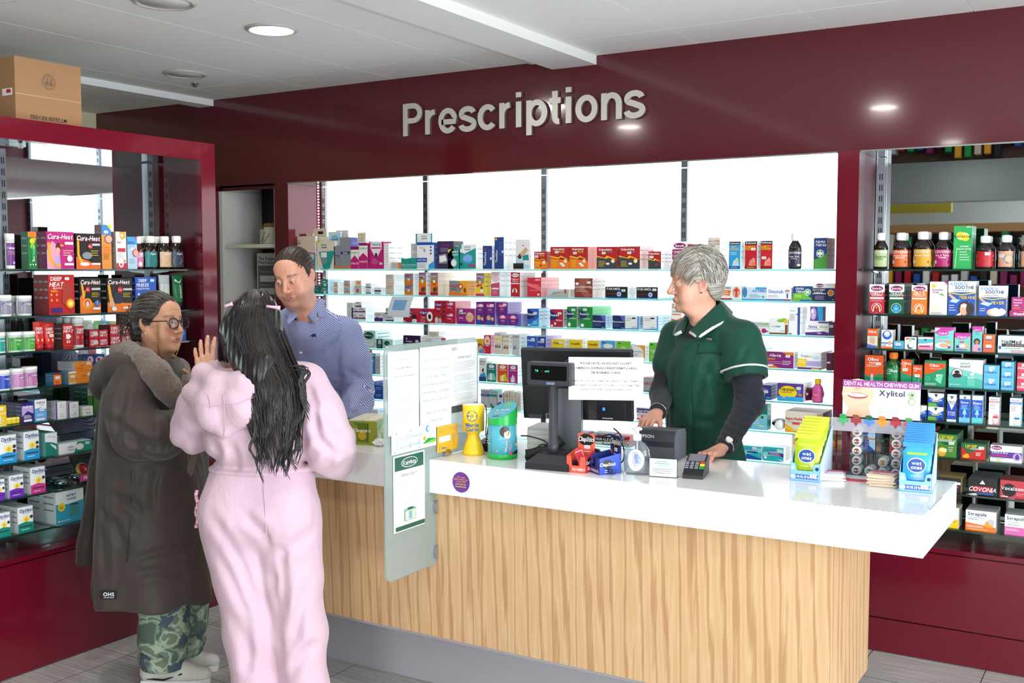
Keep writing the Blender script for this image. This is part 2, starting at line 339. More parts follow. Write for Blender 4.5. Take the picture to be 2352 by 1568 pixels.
for ch in word:
    m = MB()
    for j, (P, cl) in enumerate(GLY[ch][1]):
        A, B = band(P, .165, cl); n = len(A); k = n if cl else n-1; Q = lambda p, y: (x+p[0]*sx, y-.0006*j*(y < -.01), p[1]*sc)
        m.add([Q(p, -.018) for p in A]+[Q(p, -.018) for p in B], [(i, (i+1) % n, n+(i+1) % n, n+i) for i in range(k)], SL)
        for R_ in (A, B): m.add([Q(p, -.018) for p in R_]+[Q(p, -.0005) for p in R_], [(i, (i+1) % n, n+(i+1) % n, n+i) for i in range(k)], SD)
        if not cl:
            for i in (0, n-1): m.add([Q(A[i], -.018), Q(B[i], -.018), Q(B[i], -.0005), Q(A[i], -.0005)], [(0, 1, 2, 3)], SD)
    m.build('letter', sg); x += GLY[ch][0]*sx
# ------------------------------------------------------------ shelving units
LEVELS = [1.70, 1.502, 1.349, 1.192, 1.043, .886, .735, .578]
LITLV = [1.70, 1.553, 1.396, 1.238, 1.085, .94, .795]
def upright(x, y, rz, z0, z1, label, group, brk):
    """slotted wall strip, front towards local -y"""
    t = empty('shelf_upright', (x, y, 0), rz, label, 'shelf upright', group)
    m = MB(); m.box(-.016, 0, z0, .016, .02, z1, STEEL)
    z = z0+.04
    while z < z1-.05:
        for d in (-.0075, .0025): m.add([(d, -.0006, z), (d+.005, -.0006, z), (d+.005, -.0006, z+.028), (d, -.0006, z+.028)], [(0, 1, 2, 3)], BLACK)
        z += .05
    m.build('strip', t)
    for zb in brk:
        m = MB(); m.prism([(0, zb-.022), (-.11, zb-.014), (-.16, zb-.004), (-.16, zb-.0085), (-.16, zb), (0, zb)], -.004, .004, CHROME, 'x')
        m.box(-.012, -.165, zb-.009, .012, -.145, zb-.0005, CHROME); m.build('bracket', t)
def shelf(x0, y0, x1, y1, z, lit, label, group, th=.008):
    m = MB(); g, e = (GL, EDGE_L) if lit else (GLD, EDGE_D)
    m.add([(x0, y0, z-th), (x1, y0, z-th), (x1, y1, z-th), (x0, y1, z-th), (x0, y0, z), (x1, y0, z), (x1, y1, z), (x0, y1, z)], [(0, 3, 2, 1), (4, 5, 6, 7)], g)
    m.add([(x0, y0, z-th), (x1, y0, z-th), (x1, y1, z-th), (x0, y1, z-th), (x0, y0, z), (x1, y0, z), (x1, y1, z), (x0, y1, z)], [(0, 1, 5, 4), (1, 2, 6, 5), (2, 3, 7, 6), (3, 0, 4, 7)], e)
    tag(m.build('glass_shelf'), label, 'shelf', group)
ORD = ['top', 'second', 'third', 'fourth', 'fifth', 'sixth', 'seventh', 'lowest']
# lit unit
u = empty('lit_display_unit', (-2.88, YH, 0), 0, 'back-lit white display unit behind the counter under the sign', 'display unit')
m = MB(); m.box(-1.638, YB-YH, .5, 1.64, YB-YH+.02, 2.215, LIGHTBOX); m.build('light_panel', u)
m = MB(); m.box(-1.638, .0, 2.213, 1.636, YB-YH, 2.2195, MIRROR); m.build('soffit', u)
m = MB(); m.box(-1.636, .01, .02, 1.636, YB-YH+.05, .49, RED); m.build('base', u)
m = MB(); m.box(-1.637, .0, .5, -1.63, YB-YH-.0, 2.212, RED); m.build('side_panel', u)
m = MB()
for k in range(90): 
    z = .6+k*.018; m.box(-1.63, .265, z, -1.626, .273, z+.008, emitter('led_dots', 'fffaf5', 6))
m.build('led_strip', u)
UX = [-4.49, -3.705, -2.905, -2.085, -1.262]
for i, x in enumerate(UX): upright(x, YB-.025, 0, .52, 2.21, ['slotted grey upright at the pink side panel of the lit unit', 'slotted upright on the light panel above the white cartons', 'slotted upright on the light panel above the first red cartons', 'slotted upright on the light panel above the grey-haired woman', 'slotted upright at the maroon pillar, mostly hidden'][i], 'uprights of the lit unit', LITLV)
BX = [-4.51, -3.772, -2.945, -2.125, -1.246]
for b in range(4):
    for k, z in enumerate(LITLV):
        shelf(BX[b]+.002, 4.865, BX[b+1]-.002, 5.10, z, True, f'{ORD[k]} glass shelf of the lit unit, {["first bay from the pink side panel","second bay from the pink side panel","third bay above the till screen","last bay beside the maroon pillar"][b]}', 'glass shelves of the lit unit')
# mirrored unit on the back wall
u = empty('mirrored_display_unit', (.2, YH, 0), 0, 'maroon display unit with mirrored back beyond the free end of the counter', 'display unit')
m = MB(); m.box(-1.345, YB-YH, .5, 2.4, YB-YH+.02, 2.215, MIRROR); m.build('mirror_panel', u)
m = MB(); m.box(-1.345, .0, 2.213, 2.4, YB-YH, 2.2195, MIRROR); m.build('soffit', u)
m = MB(); m.box(-1.345, .0, .48, 2.4, YB-YH+.05, .5, RED); m.box(-1.345, .0, .158, 2.4, .02, .474, RED); m.box(-1.345, .0, .005, 2.4, .02, .152, RED); m.box(-1.345, .015, .0, 2.4, .3, .48, RED_D); m.build('base', u)
for x in (-1.118, -.318, .482, 1.28): upright(x, YB-.025, 0, .52, 2.21, {-1.118: 'slotted upright on the mirror beside the maroon pillar'}.get(x, 'slotted upright on the mirrored back, beyond the frame'), 'uprights of the mirrored unit', LEVELS)
for k, z in enumerate(LEVELS): shelf(-1.14, 4.865, 1.2, 5.10, z, False, f'{ORD[k]} shaded green glass shelf against the mirrored back wall unit', 'glass shelves of the mirrored unit')
# maroon unit along the side wall
u = empty('side_display_unit', (-4.03, 2.6, 0), 0, 'glossy maroon display unit with mirrored back beside the woman in the coat', 'display unit')
m = MB(); m.box(-.35, -2.2, .5, -.33, 1.096, 2.231, MIRROR); m.build('mirror_panel', u)
m = MB(); m.box(-.35, -2.2, 2.231, -.03, 1.096, 2.24, MIRROR); m.build('soffit', u)
m = MB(); m.box(-.03, -2.2, 2.231, 0, 1.185, 2.318, RED); m.box(-.03, 1.096, 0, 0, 1.185, 2.231, RED); m.box(-.38, 1.096, 0, -.03, 1.185, 2.24, RED_D); m.box(-.38, -2.2, 2.24, -.03, 1.185, 2.312, RED); m.build('frame', u)
m = MB(); m.box(-.35, -2.2, .48, 0, 1.096, .5, RED); m.box(-.02, -2.2, .005, 0, 1.096, .474, RED); m.box(-.38, -2.2, 0, -.015, 1.096, .48, RED_D); m.build('base', u)
for y in (2.05, 2.85, 3.645): upright(-4.34, y, math.pi/2, .52, 2.225, {2.05: 'slotted upright on the side mirror, nearest the viewer', 2.85: 'slotted upright on the side mirror at the purple tube', 3.645: 'slotted upright on the side mirror behind the dark bottles'}[y], 'uprights of the side unit', LEVELS)
for b, (y0, y1, nm) in enumerate(((2.06, 2.88, 'nearer bay'), (2.884, 3.688, 'far bay'))):
    for k, z in enumerate(LEVELS): shelf(-4.335, y0, -4.085, y1, z+(.004 if b == 0 and k > 1 else 0), False, f'{ORD[k]} shaded green glass shelf of the side unit, {nm}', 'glass shelves of the side unit')
# white niche cupboard with the drug jars
u = empty('niche_shelf_unit', (-4.87, YH+.02, 0), 0, 'open white shelf niche between the maroon unit and the maroon column', 'shelf')
m = MB(); WN = mat('dcdad4', .6); m.box(-.248, 0, .0, -.22, .36, 2.19, WN); m.box(.225, 0, 0, .247, .36, 2.19, WN); m.box(-.22, .0, 2.19, .247, .36, 2.21, RED_D); m.build('carcass', u)
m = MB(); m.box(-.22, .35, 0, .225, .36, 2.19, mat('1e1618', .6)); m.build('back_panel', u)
for z in (1.855, 1.497, 1.1, .7): 
    m = MB(); m.box(-.22, .01, z-.022, .225, .35, z, mat('e4dfcf', .6)); m.build('shelf_board', u)
# ------------------------------------------------------------ stock on the shelves
CROP = dict(A=(0, 480, .24237), B=(0, 800, .28058), C=(640, 480, .2551), D=(1200, 520, .31463), E=(1940, 320, .25511), F=(1940, 640, .22965),
            G=(1900, 840, .28057), H=(720, 600, .22109), I=(780, 760, .19558), J=(1040, 760, .2551), K=(1640, 600, .31873))
_used = {}
NUM = ['', '', 'second', 'third', 'fourth', 'fifth', 'sixth', 'seventh', 'eighth']
def uniq(lb):
    n = _used.get(lb, 0)+1; _used[lb] = n
    return lb
def carton(w, d, h, base, side, spec, name='medicine_carton'):
    """front face in the local plane y=0 looking towards -y"""
    m = MB(); b = cm(base, .38); s = cm(side, .45)
    m.box(0, 0, 0, w, d, h, b, front=b, side=s, top=s)
    decorate(m, spec, w, h, lambda u, v, o: (u, -o-.0002, v))
    # thin print on both ends so that the ends read as carton sides
    for xx, sg in ((-.0004, 0), (w+.0004, 1)):
        for k in range(3):
            y0, z1 = d*.15, h*(.85-.2*k); m.add([(xx, y0, z1-.05*h), (xx, d*.85, z1-.05*h), (xx, d*.85, z1), (xx, y0, z1)], [(0, 1, 2, 3)], cm('s' if side in 'whi' else 'e'))
    return m.build(name)
def lab(parent, w, r, z0, z1, spec, base, ry=None, ang=1.25):
    """a wrapped label on a round body: curved panel facing local -y"""
    m = MB(); ry = ry or r; n = 12; A = [-math.pi/2-ang+2*ang*i/n for i in range(n+1)]
    V = [(r*math.cos(a), ry*math.sin(a), z) for z in (z0, z1) for a in A]
    m.add(V, [(i, i+1, n+1+i+1, n+1+i) for i in range(n)], cm(base), True)
    W = 2*ang*r
    decorate(m, spec, W, z1-z0, lambda u, v, o: ((r+o+.0003)*math.cos(-math.pi/2-ang+u/r), (ry+o+.0003)*math.sin(-math.pi/2-ang+u/r), z0+v))
    return m.build('label', parent)
DARKGL = mat('1a0d08', .08, coat=.5); BROWNGL = mat('4a220c', .08, coat=.5)
def bottle(w, h, base, spec, capc='w', body=None, name='medicine_bottle', flat=.62):
    r = w/2; hs = h*.80
    m = MB(); pr = [(r*.9, 0), (r, .006), (r, hs*.70), (r*.93, hs*.80), (r*.55, hs*.95), (r*.42, hs), (r*.42, hs+.01)]
    m.lathe(pr, body or DARKGL, 28, sy=flat); o = m.build(name)
    m = MB(); m.lathe([(r*.53, hs-.002), (r*.55, hs+.003), (r*.55, h-.003), (r*.5, h)], cm(capc, .4), 24)
    for k in range(24): a = 2*math.pi*k/24; m.box(r*.55*math.cos(a)-.0007, r*.55*math.sin(a)-.0007, hs+.004, r*.55*math.cos(a)+.0007, r*.55*math.sin(a)+.0007, h-.004, cm(capc, .4))
    m.build('cap', o)
    lab(o, w, r+.0004, hs*.08, hs*.66, spec, base, ry=r*flat+.0004); return o
def tub(w, h, base, spec, name='tablet_tub'):
    r = w/2; m = MB(); m.lathe([(r*.92, 0), (r*.95, .004), (r*.95, h*.76), (r*.9, h*.78)], cm('w'), 28); o = m.build(name)
    m = MB(); m.lathe([(r, h*.775), (r*1.0, h*.98), (r*.93, h), (r*.9, h)], cm('w', .35), 28); m.build('lid', o)
    lab(o, w, r*.955, h*.10, h*.74, spec, base, ang=1.45); return o
def squeeze_tube(w, h, base, spec, capc, name='squeeze_tube'):
    """stands on its cap, crimped end up"""
    r = w/2; m = MB(); n = 20; V = []; rows = [(.82, .82, h*.2), (.96, .9, h*.26), (1, .7, h*.6), (1.05, .25, h*.93), (1.08, .05, h*.95), (1.08, .05, h)]
    for a_, b_, z in rows:
        for k in range(n): t = 2*math.pi*k/n; V.append((r*a_*math.cos(t), r*b_*math.sin(t)*.8, z))
    m.add(V, [(i*n+k, i*n+(k+1) % n, (i+1)*n+(k+1) % n, (i+1)*n+k) for i in range(len(rows)-1) for k in range(n)]+[tuple(range((len(rows)-1)*n, len(rows)*n))], cm(base, .35), True)
    def P(u, v, o): 
        z = h*.28+v; f = np.interp(z, [h*.26, h*.6, h*.93], [.9, .7, .25]); x = (u-w*.36)
        return (x, -r*f*.8*math.sqrt(max(0, 1-(x/r)**2))-o-.0006, z)
    decorate(m, spec, w*.72, h*.6, P); o = m.build(name)
    m = MB(); m.lathe([(r*.78, 0), (r*.8, h*.18), (r*.72, h*.205)], cm(capc), 24); m.build('cap', o); return o
def place(o, kind, P0, P1, z, dep):
    """stand a finished product on a shelf: P0, P1 the ends of its front at shelf height"""
    c = kind in ('carton',)
    return o
def row(unit, lv, crop, line):
    """one line of stock: x0 x1 ytop | base side | graphics | what it looks like | options"""
    f = [q.strip() for q in line.split('|')]
    if len(f) < 4: return
    a = [float(q) for q in f[0].split()]; base, side = (f[1].split()+[f[1].split()[0]])[:2]; opt = dict(n=1, d=.05, s=1, k='c', rz=0., back=0.)
    for q in (f[4].split() if len(f) > 4 else []):
        key, val = q.split('='); opt[key] = val if key in ('k', 'cap', 'lab') else float(val)
    ox, oy, sc = CROP[crop]; px0, px1, py = ox+a[0]*sc, ox+a[1]*sc, oy+a[2]*sc
    if unit == 'side':
        X = -4.105-opt['back']; p0, p1 = onx(px0, py, X), onx(px1, py, X); t = onx((px0+px1)/2, py, X); w = p1[1]-p0[1]; rz = math.pi/2; zs = LEVELS[lv-1]; loc = [X, p0[1], zs]; bk = Vector((-1, 0, 0)); al = Vector((0, 1, 0))
        if 'b' in opt: zs = onx((px0+px1)/2, oy+opt['b']*sc, X)[2]
    else:
        Y = 4.888+opt['back']; p0, p1 = ony(px0, py, Y), ony(px1, py, Y); t = ony((px0+px1)/2, py, Y); w = p1[0]-p0[0]; rz = 0; zs = (LITLV if unit == 'lit' else LEVELS)[lv-1]; loc = [p0[0], Y, zs]; bk = Vector((0, 1, 0)); al = Vector((1, 0, 0))
        if 'b' in opt: zs = ony((px0+px1)/2, oy+opt['b']*sc, Y)[2]
    h = t[2]-zs; n, st = int(opt['n']), int(opt['s']); zs += .0006
    where = {'lit': 'lit shelf', 'side': 'side shelf', 'mir': 'mirrored shelf'}[unit]
    where = f"{ORD[lv-1]} {where}"; desc, spec = f[3], f[2]; k = opt['k']
    if 'b' in opt: where = where.replace(' lit', ' lit')
    hh = h/st-.0004
    d = opt['d']
    protos = None; keep = 1 if unit != 'lit' else 2
    for q in range(st):
        for r in range(n):
            if k == 'c' and r >= keep and protos is not None:
                L = Vector(loc)+bk*(r*d); SPARE.append((protos, (L.x, L.y, zs+q*(hh+.0004)), rz+opt['rz'])); continue
            if protos is None:
                if k == 'c': o = carton(w, d-.001, hh, base, side, spec)
                elif k == 'bottle': o = bottle(w, hh, base, spec, opt.get('cap', 'w'), BROWNGL if opt.get('lab') == 'brown' else None)
                elif k == 'green': o = bottle(w, hh, base, spec, 'o', mat('1a5a22', .12, coat=.4), flat=.7)
                elif k == 'pink': o = bottle(w, hh, base, spec, 'y', cm('e85aa8', .25), flat=.7)
                elif k == 'tub': o = tub(w, hh, base, spec)
                elif k == 'tube': o = squeeze_tube(w, hh, base, spec, opt.get('cap', 'w'))
                protos = o; c = o
            else:
                c = o.copy(); COL.objects.link(c)
                for ch in list(o.children):
                    g = ch.copy(); COL.objects.link(g); g.parent = c
            L = Vector(loc)+bk*(r*d)
            if k != 'c': L += al*(w/2)+bk*(w*.5 if r == 0 else w*.5+r*.004)
            c.location = (L.x, L.y, zs+q*(hh+.0004)); c.rotation_euler = (0, 0, rz+opt['rz'])
            pre = {1: [''], 2: ['lower ', 'upper '], 3: ['lowest ', 'middle ', 'uppermost ']}[st][q]
            lb = f"{pre}{desc} on the {where}" if r == 0 and len((pre+desc).split()) < 12 else f"{pre}{desc}, {where}" if r == 0 else (f"{pre}{desc}, behind the first, {where}" if r == 1 else f"{pre}{desc}, {NUM[r+1]} in row, {where}")
            tag(c, lb, {'c': 'box', 'tub': 'tub', 'tube': 'tube'}.get(k, 'bottle'), None)
            if n > 1 or st > 1: c['group'] = desc+' stock'
SPARE = []
def spare_stock():
    """the further cartons of each row, mostly hidden by the front ones, as one object"""
    V, F, MI, MT = [], [], [], []
    for o, loc, rz in SPARE:
        me = o.data; c, s_ = math.cos(rz), math.sin(rz); n = len(V); idx = []
        for m in me.materials:
            if m not in MT: MT.append(m)
            idx.append(MT.index(m))
        V += [(v.co.x*c-v.co.y*s_+loc[0], v.co.x*s_+v.co.y*c+loc[1], v.co.z+loc[2]) for v in me.vertices]; F += [tuple(i+n for i in p.vertices) for p in me.polygons]; MI += [idx[p.material_index] for p in me.polygons]
    me = bpy.data.meshes.new('spare_cartons'); me.from_pydata(V, [], F); me.polygons.foreach_set('material_index', MI)
    for m in MT: me.materials.append(m)
    o = bpy.data.objects.new('spare_cartons', me); COL.objects.link(o); tag(o, 'further medicine cartons lined up behind the front ones on all shelves', 'box', None, 'stuff')
def stock(unit, lv, crop, txt):
    for l in txt.strip().split('\n'): row(unit, lv, crop, l)
stock('lit', 1, 'C', '''
100 190 222|R|r 0 .3 1 .8 w;r .35 .86 .65 .93 w|dark red hanging card behind the white packs|d=.01 back=.1
203 310 222|h|c .12 .9 .1 r;r .3 .85 .7 .92 w|beige hanging card with a red dot|d=.01 back=.08
315 428 175|h|r .35 .86 .75 .93 k;T .5 .7 .06 t safe;t .5 .64 .05 d sound;r .3 .55 .8 .6 r|tall beige hanging card with a hole|d=.012 back=.06
105 330 245|h w|p t 0,.62 .4,.55 .8,.42 1,.45 1,.3 0,.3;p m .4,.56 1,.48 1,.44 .5,.5;c .07 .92 .045 r;T .28 .86 .07 t safe+;T .28 .79 .07 d sound;p s .55,.5 .95,.45 .95,.1 .6,.1;p t 0,.3 1,.3 1,0 0,0|wide white pack with teal wave and red dot|d=.02
300 445 250|i|T .4 .85 .06 t safe;r .3 .7 .6 .75 r;p t .2,.45 .8,.45 .75,.2 .25,.2|cream hanging card behind the teal wedge pack|d=.012 back=.04
345 505 290|i w|p t .1,.62 1,.66 .7,0 .35,0;p w .22,.6 .55,.6 .55,.42 .22,.42;p e .25,.4 .55,.4 .52,.2 .28,.2;T .4 .88 .08 t safe+;T .4 .79 .07 d sound;p y 0,1 .2,1 0,.86|teal wedge blister pack with white device|n=4 d=.025
447 557 205|a|p t 0,.55 1,.7 1,.45 0,.3;T .5 .88 .07 t safe;T .5 .81 .07 b sound;p c 0,.3 1,.45 1,0 0,0|pale blue hanging pack with teal band|d=.015 back=.06
515 622 190|i|r .2 .9 .8 .93 s|plain cream card|d=.012 back=.1
497 550 335|e d|r .1 .5 .9 .6 B;t .5 .55 .06 w Hedrin;c .2 .08 .14 o;c .5 .08 .14 o;c .8 .08 .14 o|short grey carton with orange discs|d=.06
550 648 255|e z|r .1 .47 .9 .55 B;T .5 .51 .05 w Hedrin;c .15 .06 .1 o;c .4 .06 .1 o;c .65 .06 .1 o;c .9 .06 .1 o|tall grey carton with orange discs and blue sides|n=2 d=.07
648 720 338|w m|r 0 .86 1 1 M;T .5 .74 .1 l Full Marks;p m 0,.4 .5,.62 1,.4 1,0 0,0;t .5 .25 .09 w 5 MINUTE|short magenta and white carton|d=.07
722 800 305|w m|r 0 .9 1 1 M;T .5 .8 .08 l Full Marks;p m 0,.45 .5,.62 1,.45 1,0 0,0;t .5 .28 .08 w 5 MINUTE|taller magenta and white carton|d=.08
710 782 212|i w|T .5 .75 .16 l Full Marks;t .5 .45 .1 d SOLUTION;L .15 .3 .85 2 .12 e|white carton laid across two magenta ones|d=.13 b=300
815 940 292|m|p w .1,1 .9,1 .9,.75 .6,.45 .4,.45 .1,.75;T .5 .9 .09 d Nizoral;r .15 .74 .85 .79 m;e .5 .5 .1 .09 d;L .2 .36 .7 4 .05 q;q .85 .2|pink carton with white shield|d=.08
946 990 308|w|L .1 .9 .9 8 .1 s|plain white carton beside the pink one|n=2 d=.07
1020 1072 480|s o|L .2 .7 .8 2 .3 e|tiny grey and orange carton|d=.08
1232 1378 218|t|c .16 .9 .08 m;r .1 .75 .95 1 w;T .55 .92 .06 t safe+;T .55 .86 .05 d sound;t .5 .72 .06 w Digital;L .1 .6 .9 6 .05 T|teal backing card of the thermometer tray|d=.008 back=.1
1190 1250 310|s w|e .3 .55 .12 .2 w;e .7 .55 .12 .2 w;e .3 .55 .03 .08 d;e .7 .55 .03 .08 d|grey tray insert holding white thermometers|d=.05 back=.03
1104 1240 440|t T|p w .0,1 .3,.9 .6,1;t .5 .4 .16 w Digital Thermometer;L .1 .25 .9 2 .1 T|teal open thermometer tray front|d=.008
1245 1398 300|w b|r 0 .9 1 1 b;c .82 .82 .05 b;c .82 .7 .05 b;c .82 .58 .05 b;e .45 .7 .05 .06 e;t .3 .8 .05 t 10 sec;p b 0,.42 .6,.42 .6,.26 0,.26;T .3 .34 .06 w NORTURA;L .05 .2 .6 3 .06 e;p c .7,.15 1,.3 1,0 .7,0|white carton with blue base and dots|d=.06
1428 1572 288|3a2f55 d|p e .1,.5 .55,.55 .65,.3 .6,.2 .1,.2;p w .14,.46 .5,.5 .6,.3 .16,.24;c .8 .35 .07 B;T .5 .85 .06 m MONITOR;L .2 .75 .8 3 .05 v|dark violet carton picturing a white monitor|d=.1
1525 1632 362|t|p y 0,1 .3,1 0,.8;T .6 .88 .12 w safe+;T .6 .74 .1 w sound;e .5 .32 .25 .2 s;e .5 .3 .2 .15 w|teal carton with yellow corner and grey mask|d=.05
1624 1776 318|t w|p w .15,1 1,1 1,.85 .3,.62 .15,.7;T .5 .9 .09 t safe+;T .5 .8 .08 d sound;e .52 .42 .3 .2 5a9ad8;e .52 .45 .26 .12 7fb6ea;e .52 .38 .26 .08 7fb6ea;c .15 .2 .07 d;r .6 .1 .95 .18 m;c .16 .75 .1 w|teal carton picturing a pale blue mask|d=.11
1838 1922 330|1d3f80 w|V .25 .45 .22 w Thonflex;c .3 .85 .12 n;L .5 .8 .9 6 .08 z;r .8 .4 .95 .5 w|shorter navy carton with vertical lettering|d=.05
1943 2027 252|1d3f80 w|V .22 .4 .2 w Thonflex;L .45 .85 .9 8 .06 z;r .8 .5 .95 .58 w;r .1 .9 .3 .97 O|tall navy carton with cream side|n=4 d=.045
2135 2272 275|w|p a 0,.5 .4,.3 1,.1 1,0 0,0;p n .1,.4 .3,.55 .45,.5 .4,.36;e .3 .42 .12 .08 d;p f .3,.5 .7,.75 .9,.65 .5,.4;p t .5,.45 .9,.5 .95,.3 .5,.3;r .62 .15 .85 .3 w;c .55 .8 .04 r|white leaflet picturing a reclining man|d=.012 rz=-.12
2112 2200 488|k|r .1 .7 .9 .8 d|black leaflet holder in front of the leaflet|d=.05 back=-.012''')
stock('lit', 1, 'D', '''
85 182 183|b81e22 e07a60|T .42 .9 .1 w Solpadeine;T .6 .77 .09 y PLUS;p y 0,.62 .5,.52 .6,.6 1,.45 .6,.55 .5,.48 0,.56;p o 0,.5 1,.4 1,0 0,0;c .75 .38 .12 x;e .5 .2 .1 .06 r;L .1 .4 .5 4 .07 y;q .2 .72|small red and orange painkiller carton|n=4 d=.05
203 343 148|b81e22 c9302e|T .45 .9 .09 w Solpadeine;T .6 .78 .09 y PLUS;p y 0,.6 .45,.52 .55,.6 1,.42 .55,.54 .45,.46 0,.54;p o 0,.5 1,.35 1,0 0,0;c .8 .36 .09 x;e .6 .24 .09 .05 w;e .7 .16 .09 .05 w;L .1 .4 .45 5 .07 y;q .35 .76|first red carton with orange corner and white pills|d=.06
345 478 148|b81e22 e07a60|T .45 .9 .09 w Solpadeine;T .6 .78 .09 y PLUS;p y 0,.6 .45,.52 .55,.6 1,.42 .55,.54 .45,.46 0,.54;p o 0,.5 1,.35 1,0 0,0;c .8 .36 .09 x;e .6 .24 .09 .05 w;e .7 .16 .09 .05 w;L .1 .4 .45 5 .07 y;q .3 .72|second red carton with orange corner and white pills|n=3 d=.06
543 692 148|b81e22 c9302e|T .42 .88 .1 w Solpadeine;T .65 .76 .08 e MAX;p y 0,.6 .4,.5 .5,.6 1,.42 .55,.52 .45,.44 0,.54;p d 0,.54 .5,.46 1,.38 1,0 0,0;c .8 .36 .09 x;e .55 .24 .09 .05 w;L .1 .35 .45 4 .07 y;q .35 .72|red carton with dark grey lower half|d=.06
705 858 146|b81e22 f0c8c0|T .42 .88 .1 w Solpadeine;T .65 .76 .08 e MAX;p y 0,.6 .4,.5 .5,.6 1,.42 .55,.52 .45,.44 0,.54;p d 0,.54 .5,.46 1,.38 1,0 0,0;c .8 .36 .09 x;e .55 .24 .09 .05 w;L .1 .35 .45 4 .07 y;q .5 .72|second red carton with dark grey lower half|n=3 d=.06
920 1012 182|b81e22 e8e0da|T .45 .88 .1 w Solpadeine;T .65 .74 .08 d MAX;p y 0,.6 .4,.5 .5,.6 1,.42 .55,.52 .45,.44 0,.54;p d 0,.54 .5,.46 1,.38 1,0 0,0;e .65 .25 .1 .06 r;q .25 .68|small red carton with grey base and red caplet|n=4 d=.045
1095 1205 110|w i|e .5 .85 .4 .1 M;T .5 .85 .08 w Benylin;r 0 .35 1 .72 M;T .5 .62 .09 w CHESTY;T .5 .48 .09 w COUGHS|white carton with plum oval and band|d=.06
1206 1282 130|a0204a q|r 0 .8 1 .95 m;T .5 .78 .1 w Actifed;L .1 .6 .9 4 .08 q|short plum carton|n=3 d=.05
1355 1442 80|i w|T .5 .88 .06 M DUAL ACTION;t .5 .8 .05 d Chesty Cough;r .1 .72 .6 .75 e;L .1 .65 .9 5 .04 s;p n 0,.3 1,.35 1,.1 0,.1;c .6 .22 .15 O|tall white carton with brown picture|n=2 d=.06
1508 1592 110|c w|r 0 .88 1 1 k;T .5 .94 .06 w Robitussin;T .45 .8 .07 y DRY;T .45 .72 .07 y COUGH;L .15 .6 .7 2 .06 w;p a .3,.12 .4,.3 .6,.36 .7,.42 .85,.36 .9,.12;c .75 .3 .1 y;r 0 0 1 .1 b;L .2 .07 .8 1 .05 y|blue cough carton with black top|n=2 d=.06
1626 1714 108|r w|r 0 .88 1 1 k;T .5 .94 .06 w Robitussin;T .45 .8 .07 y CHESTY;T .45 .72 .07 y COUGH;p e88a80 .3,.12 .4,.3 .6,.36 .7,.42 .85,.36 .9,.12;c .72 .2 .12 o;r 0 0 1 .1 R;L .2 .07 .8 1 .05 y;q .7 .72|red cough carton with black top beside the blue one|n=2 d=.06
1740 1826 105|r w|r 0 .88 1 1 k;T .5 .94 .06 w Robitussin;T .45 .8 .07 y CHESTY;T .45 .72 .07 y COUGH;p e88a80 .3,.12 .4,.3 .6,.36 .7,.42 .85,.36 .9,.12;c .72 .2 .12 o;r 0 0 1 .1 R;q .3 .4|red cough carton with black top nearer the dark bottle|n=3 d=.055
1930 2027 48|241c3c|r 0 .72 1 .98 r;I .5 .84 .14 w COVONIA;T .5 .62 .09 w Night Time;t .5 .5 .08 w Formula;L .2 .42 .8 4 .06 v;r .7 .05 .9 .15 w|dark cough bottle with violet label|k=bottle
2128 2224 83|1f3a80 w|p 4a9a3a 0,.3 .4,.35 1,.5 1,.1 0,.1;c .5 .5 .3 w;c .5 .5 .26 g;r .46 .4 .54 .6 w;r .3 .46 .7 .54 w;I .5 .88 .09 w Night;I .55 .78 .09 w Nurse;r 0 0 1 .1 4a9a3a|tall blue and green carton with a green cross|n=2 d=.07''')
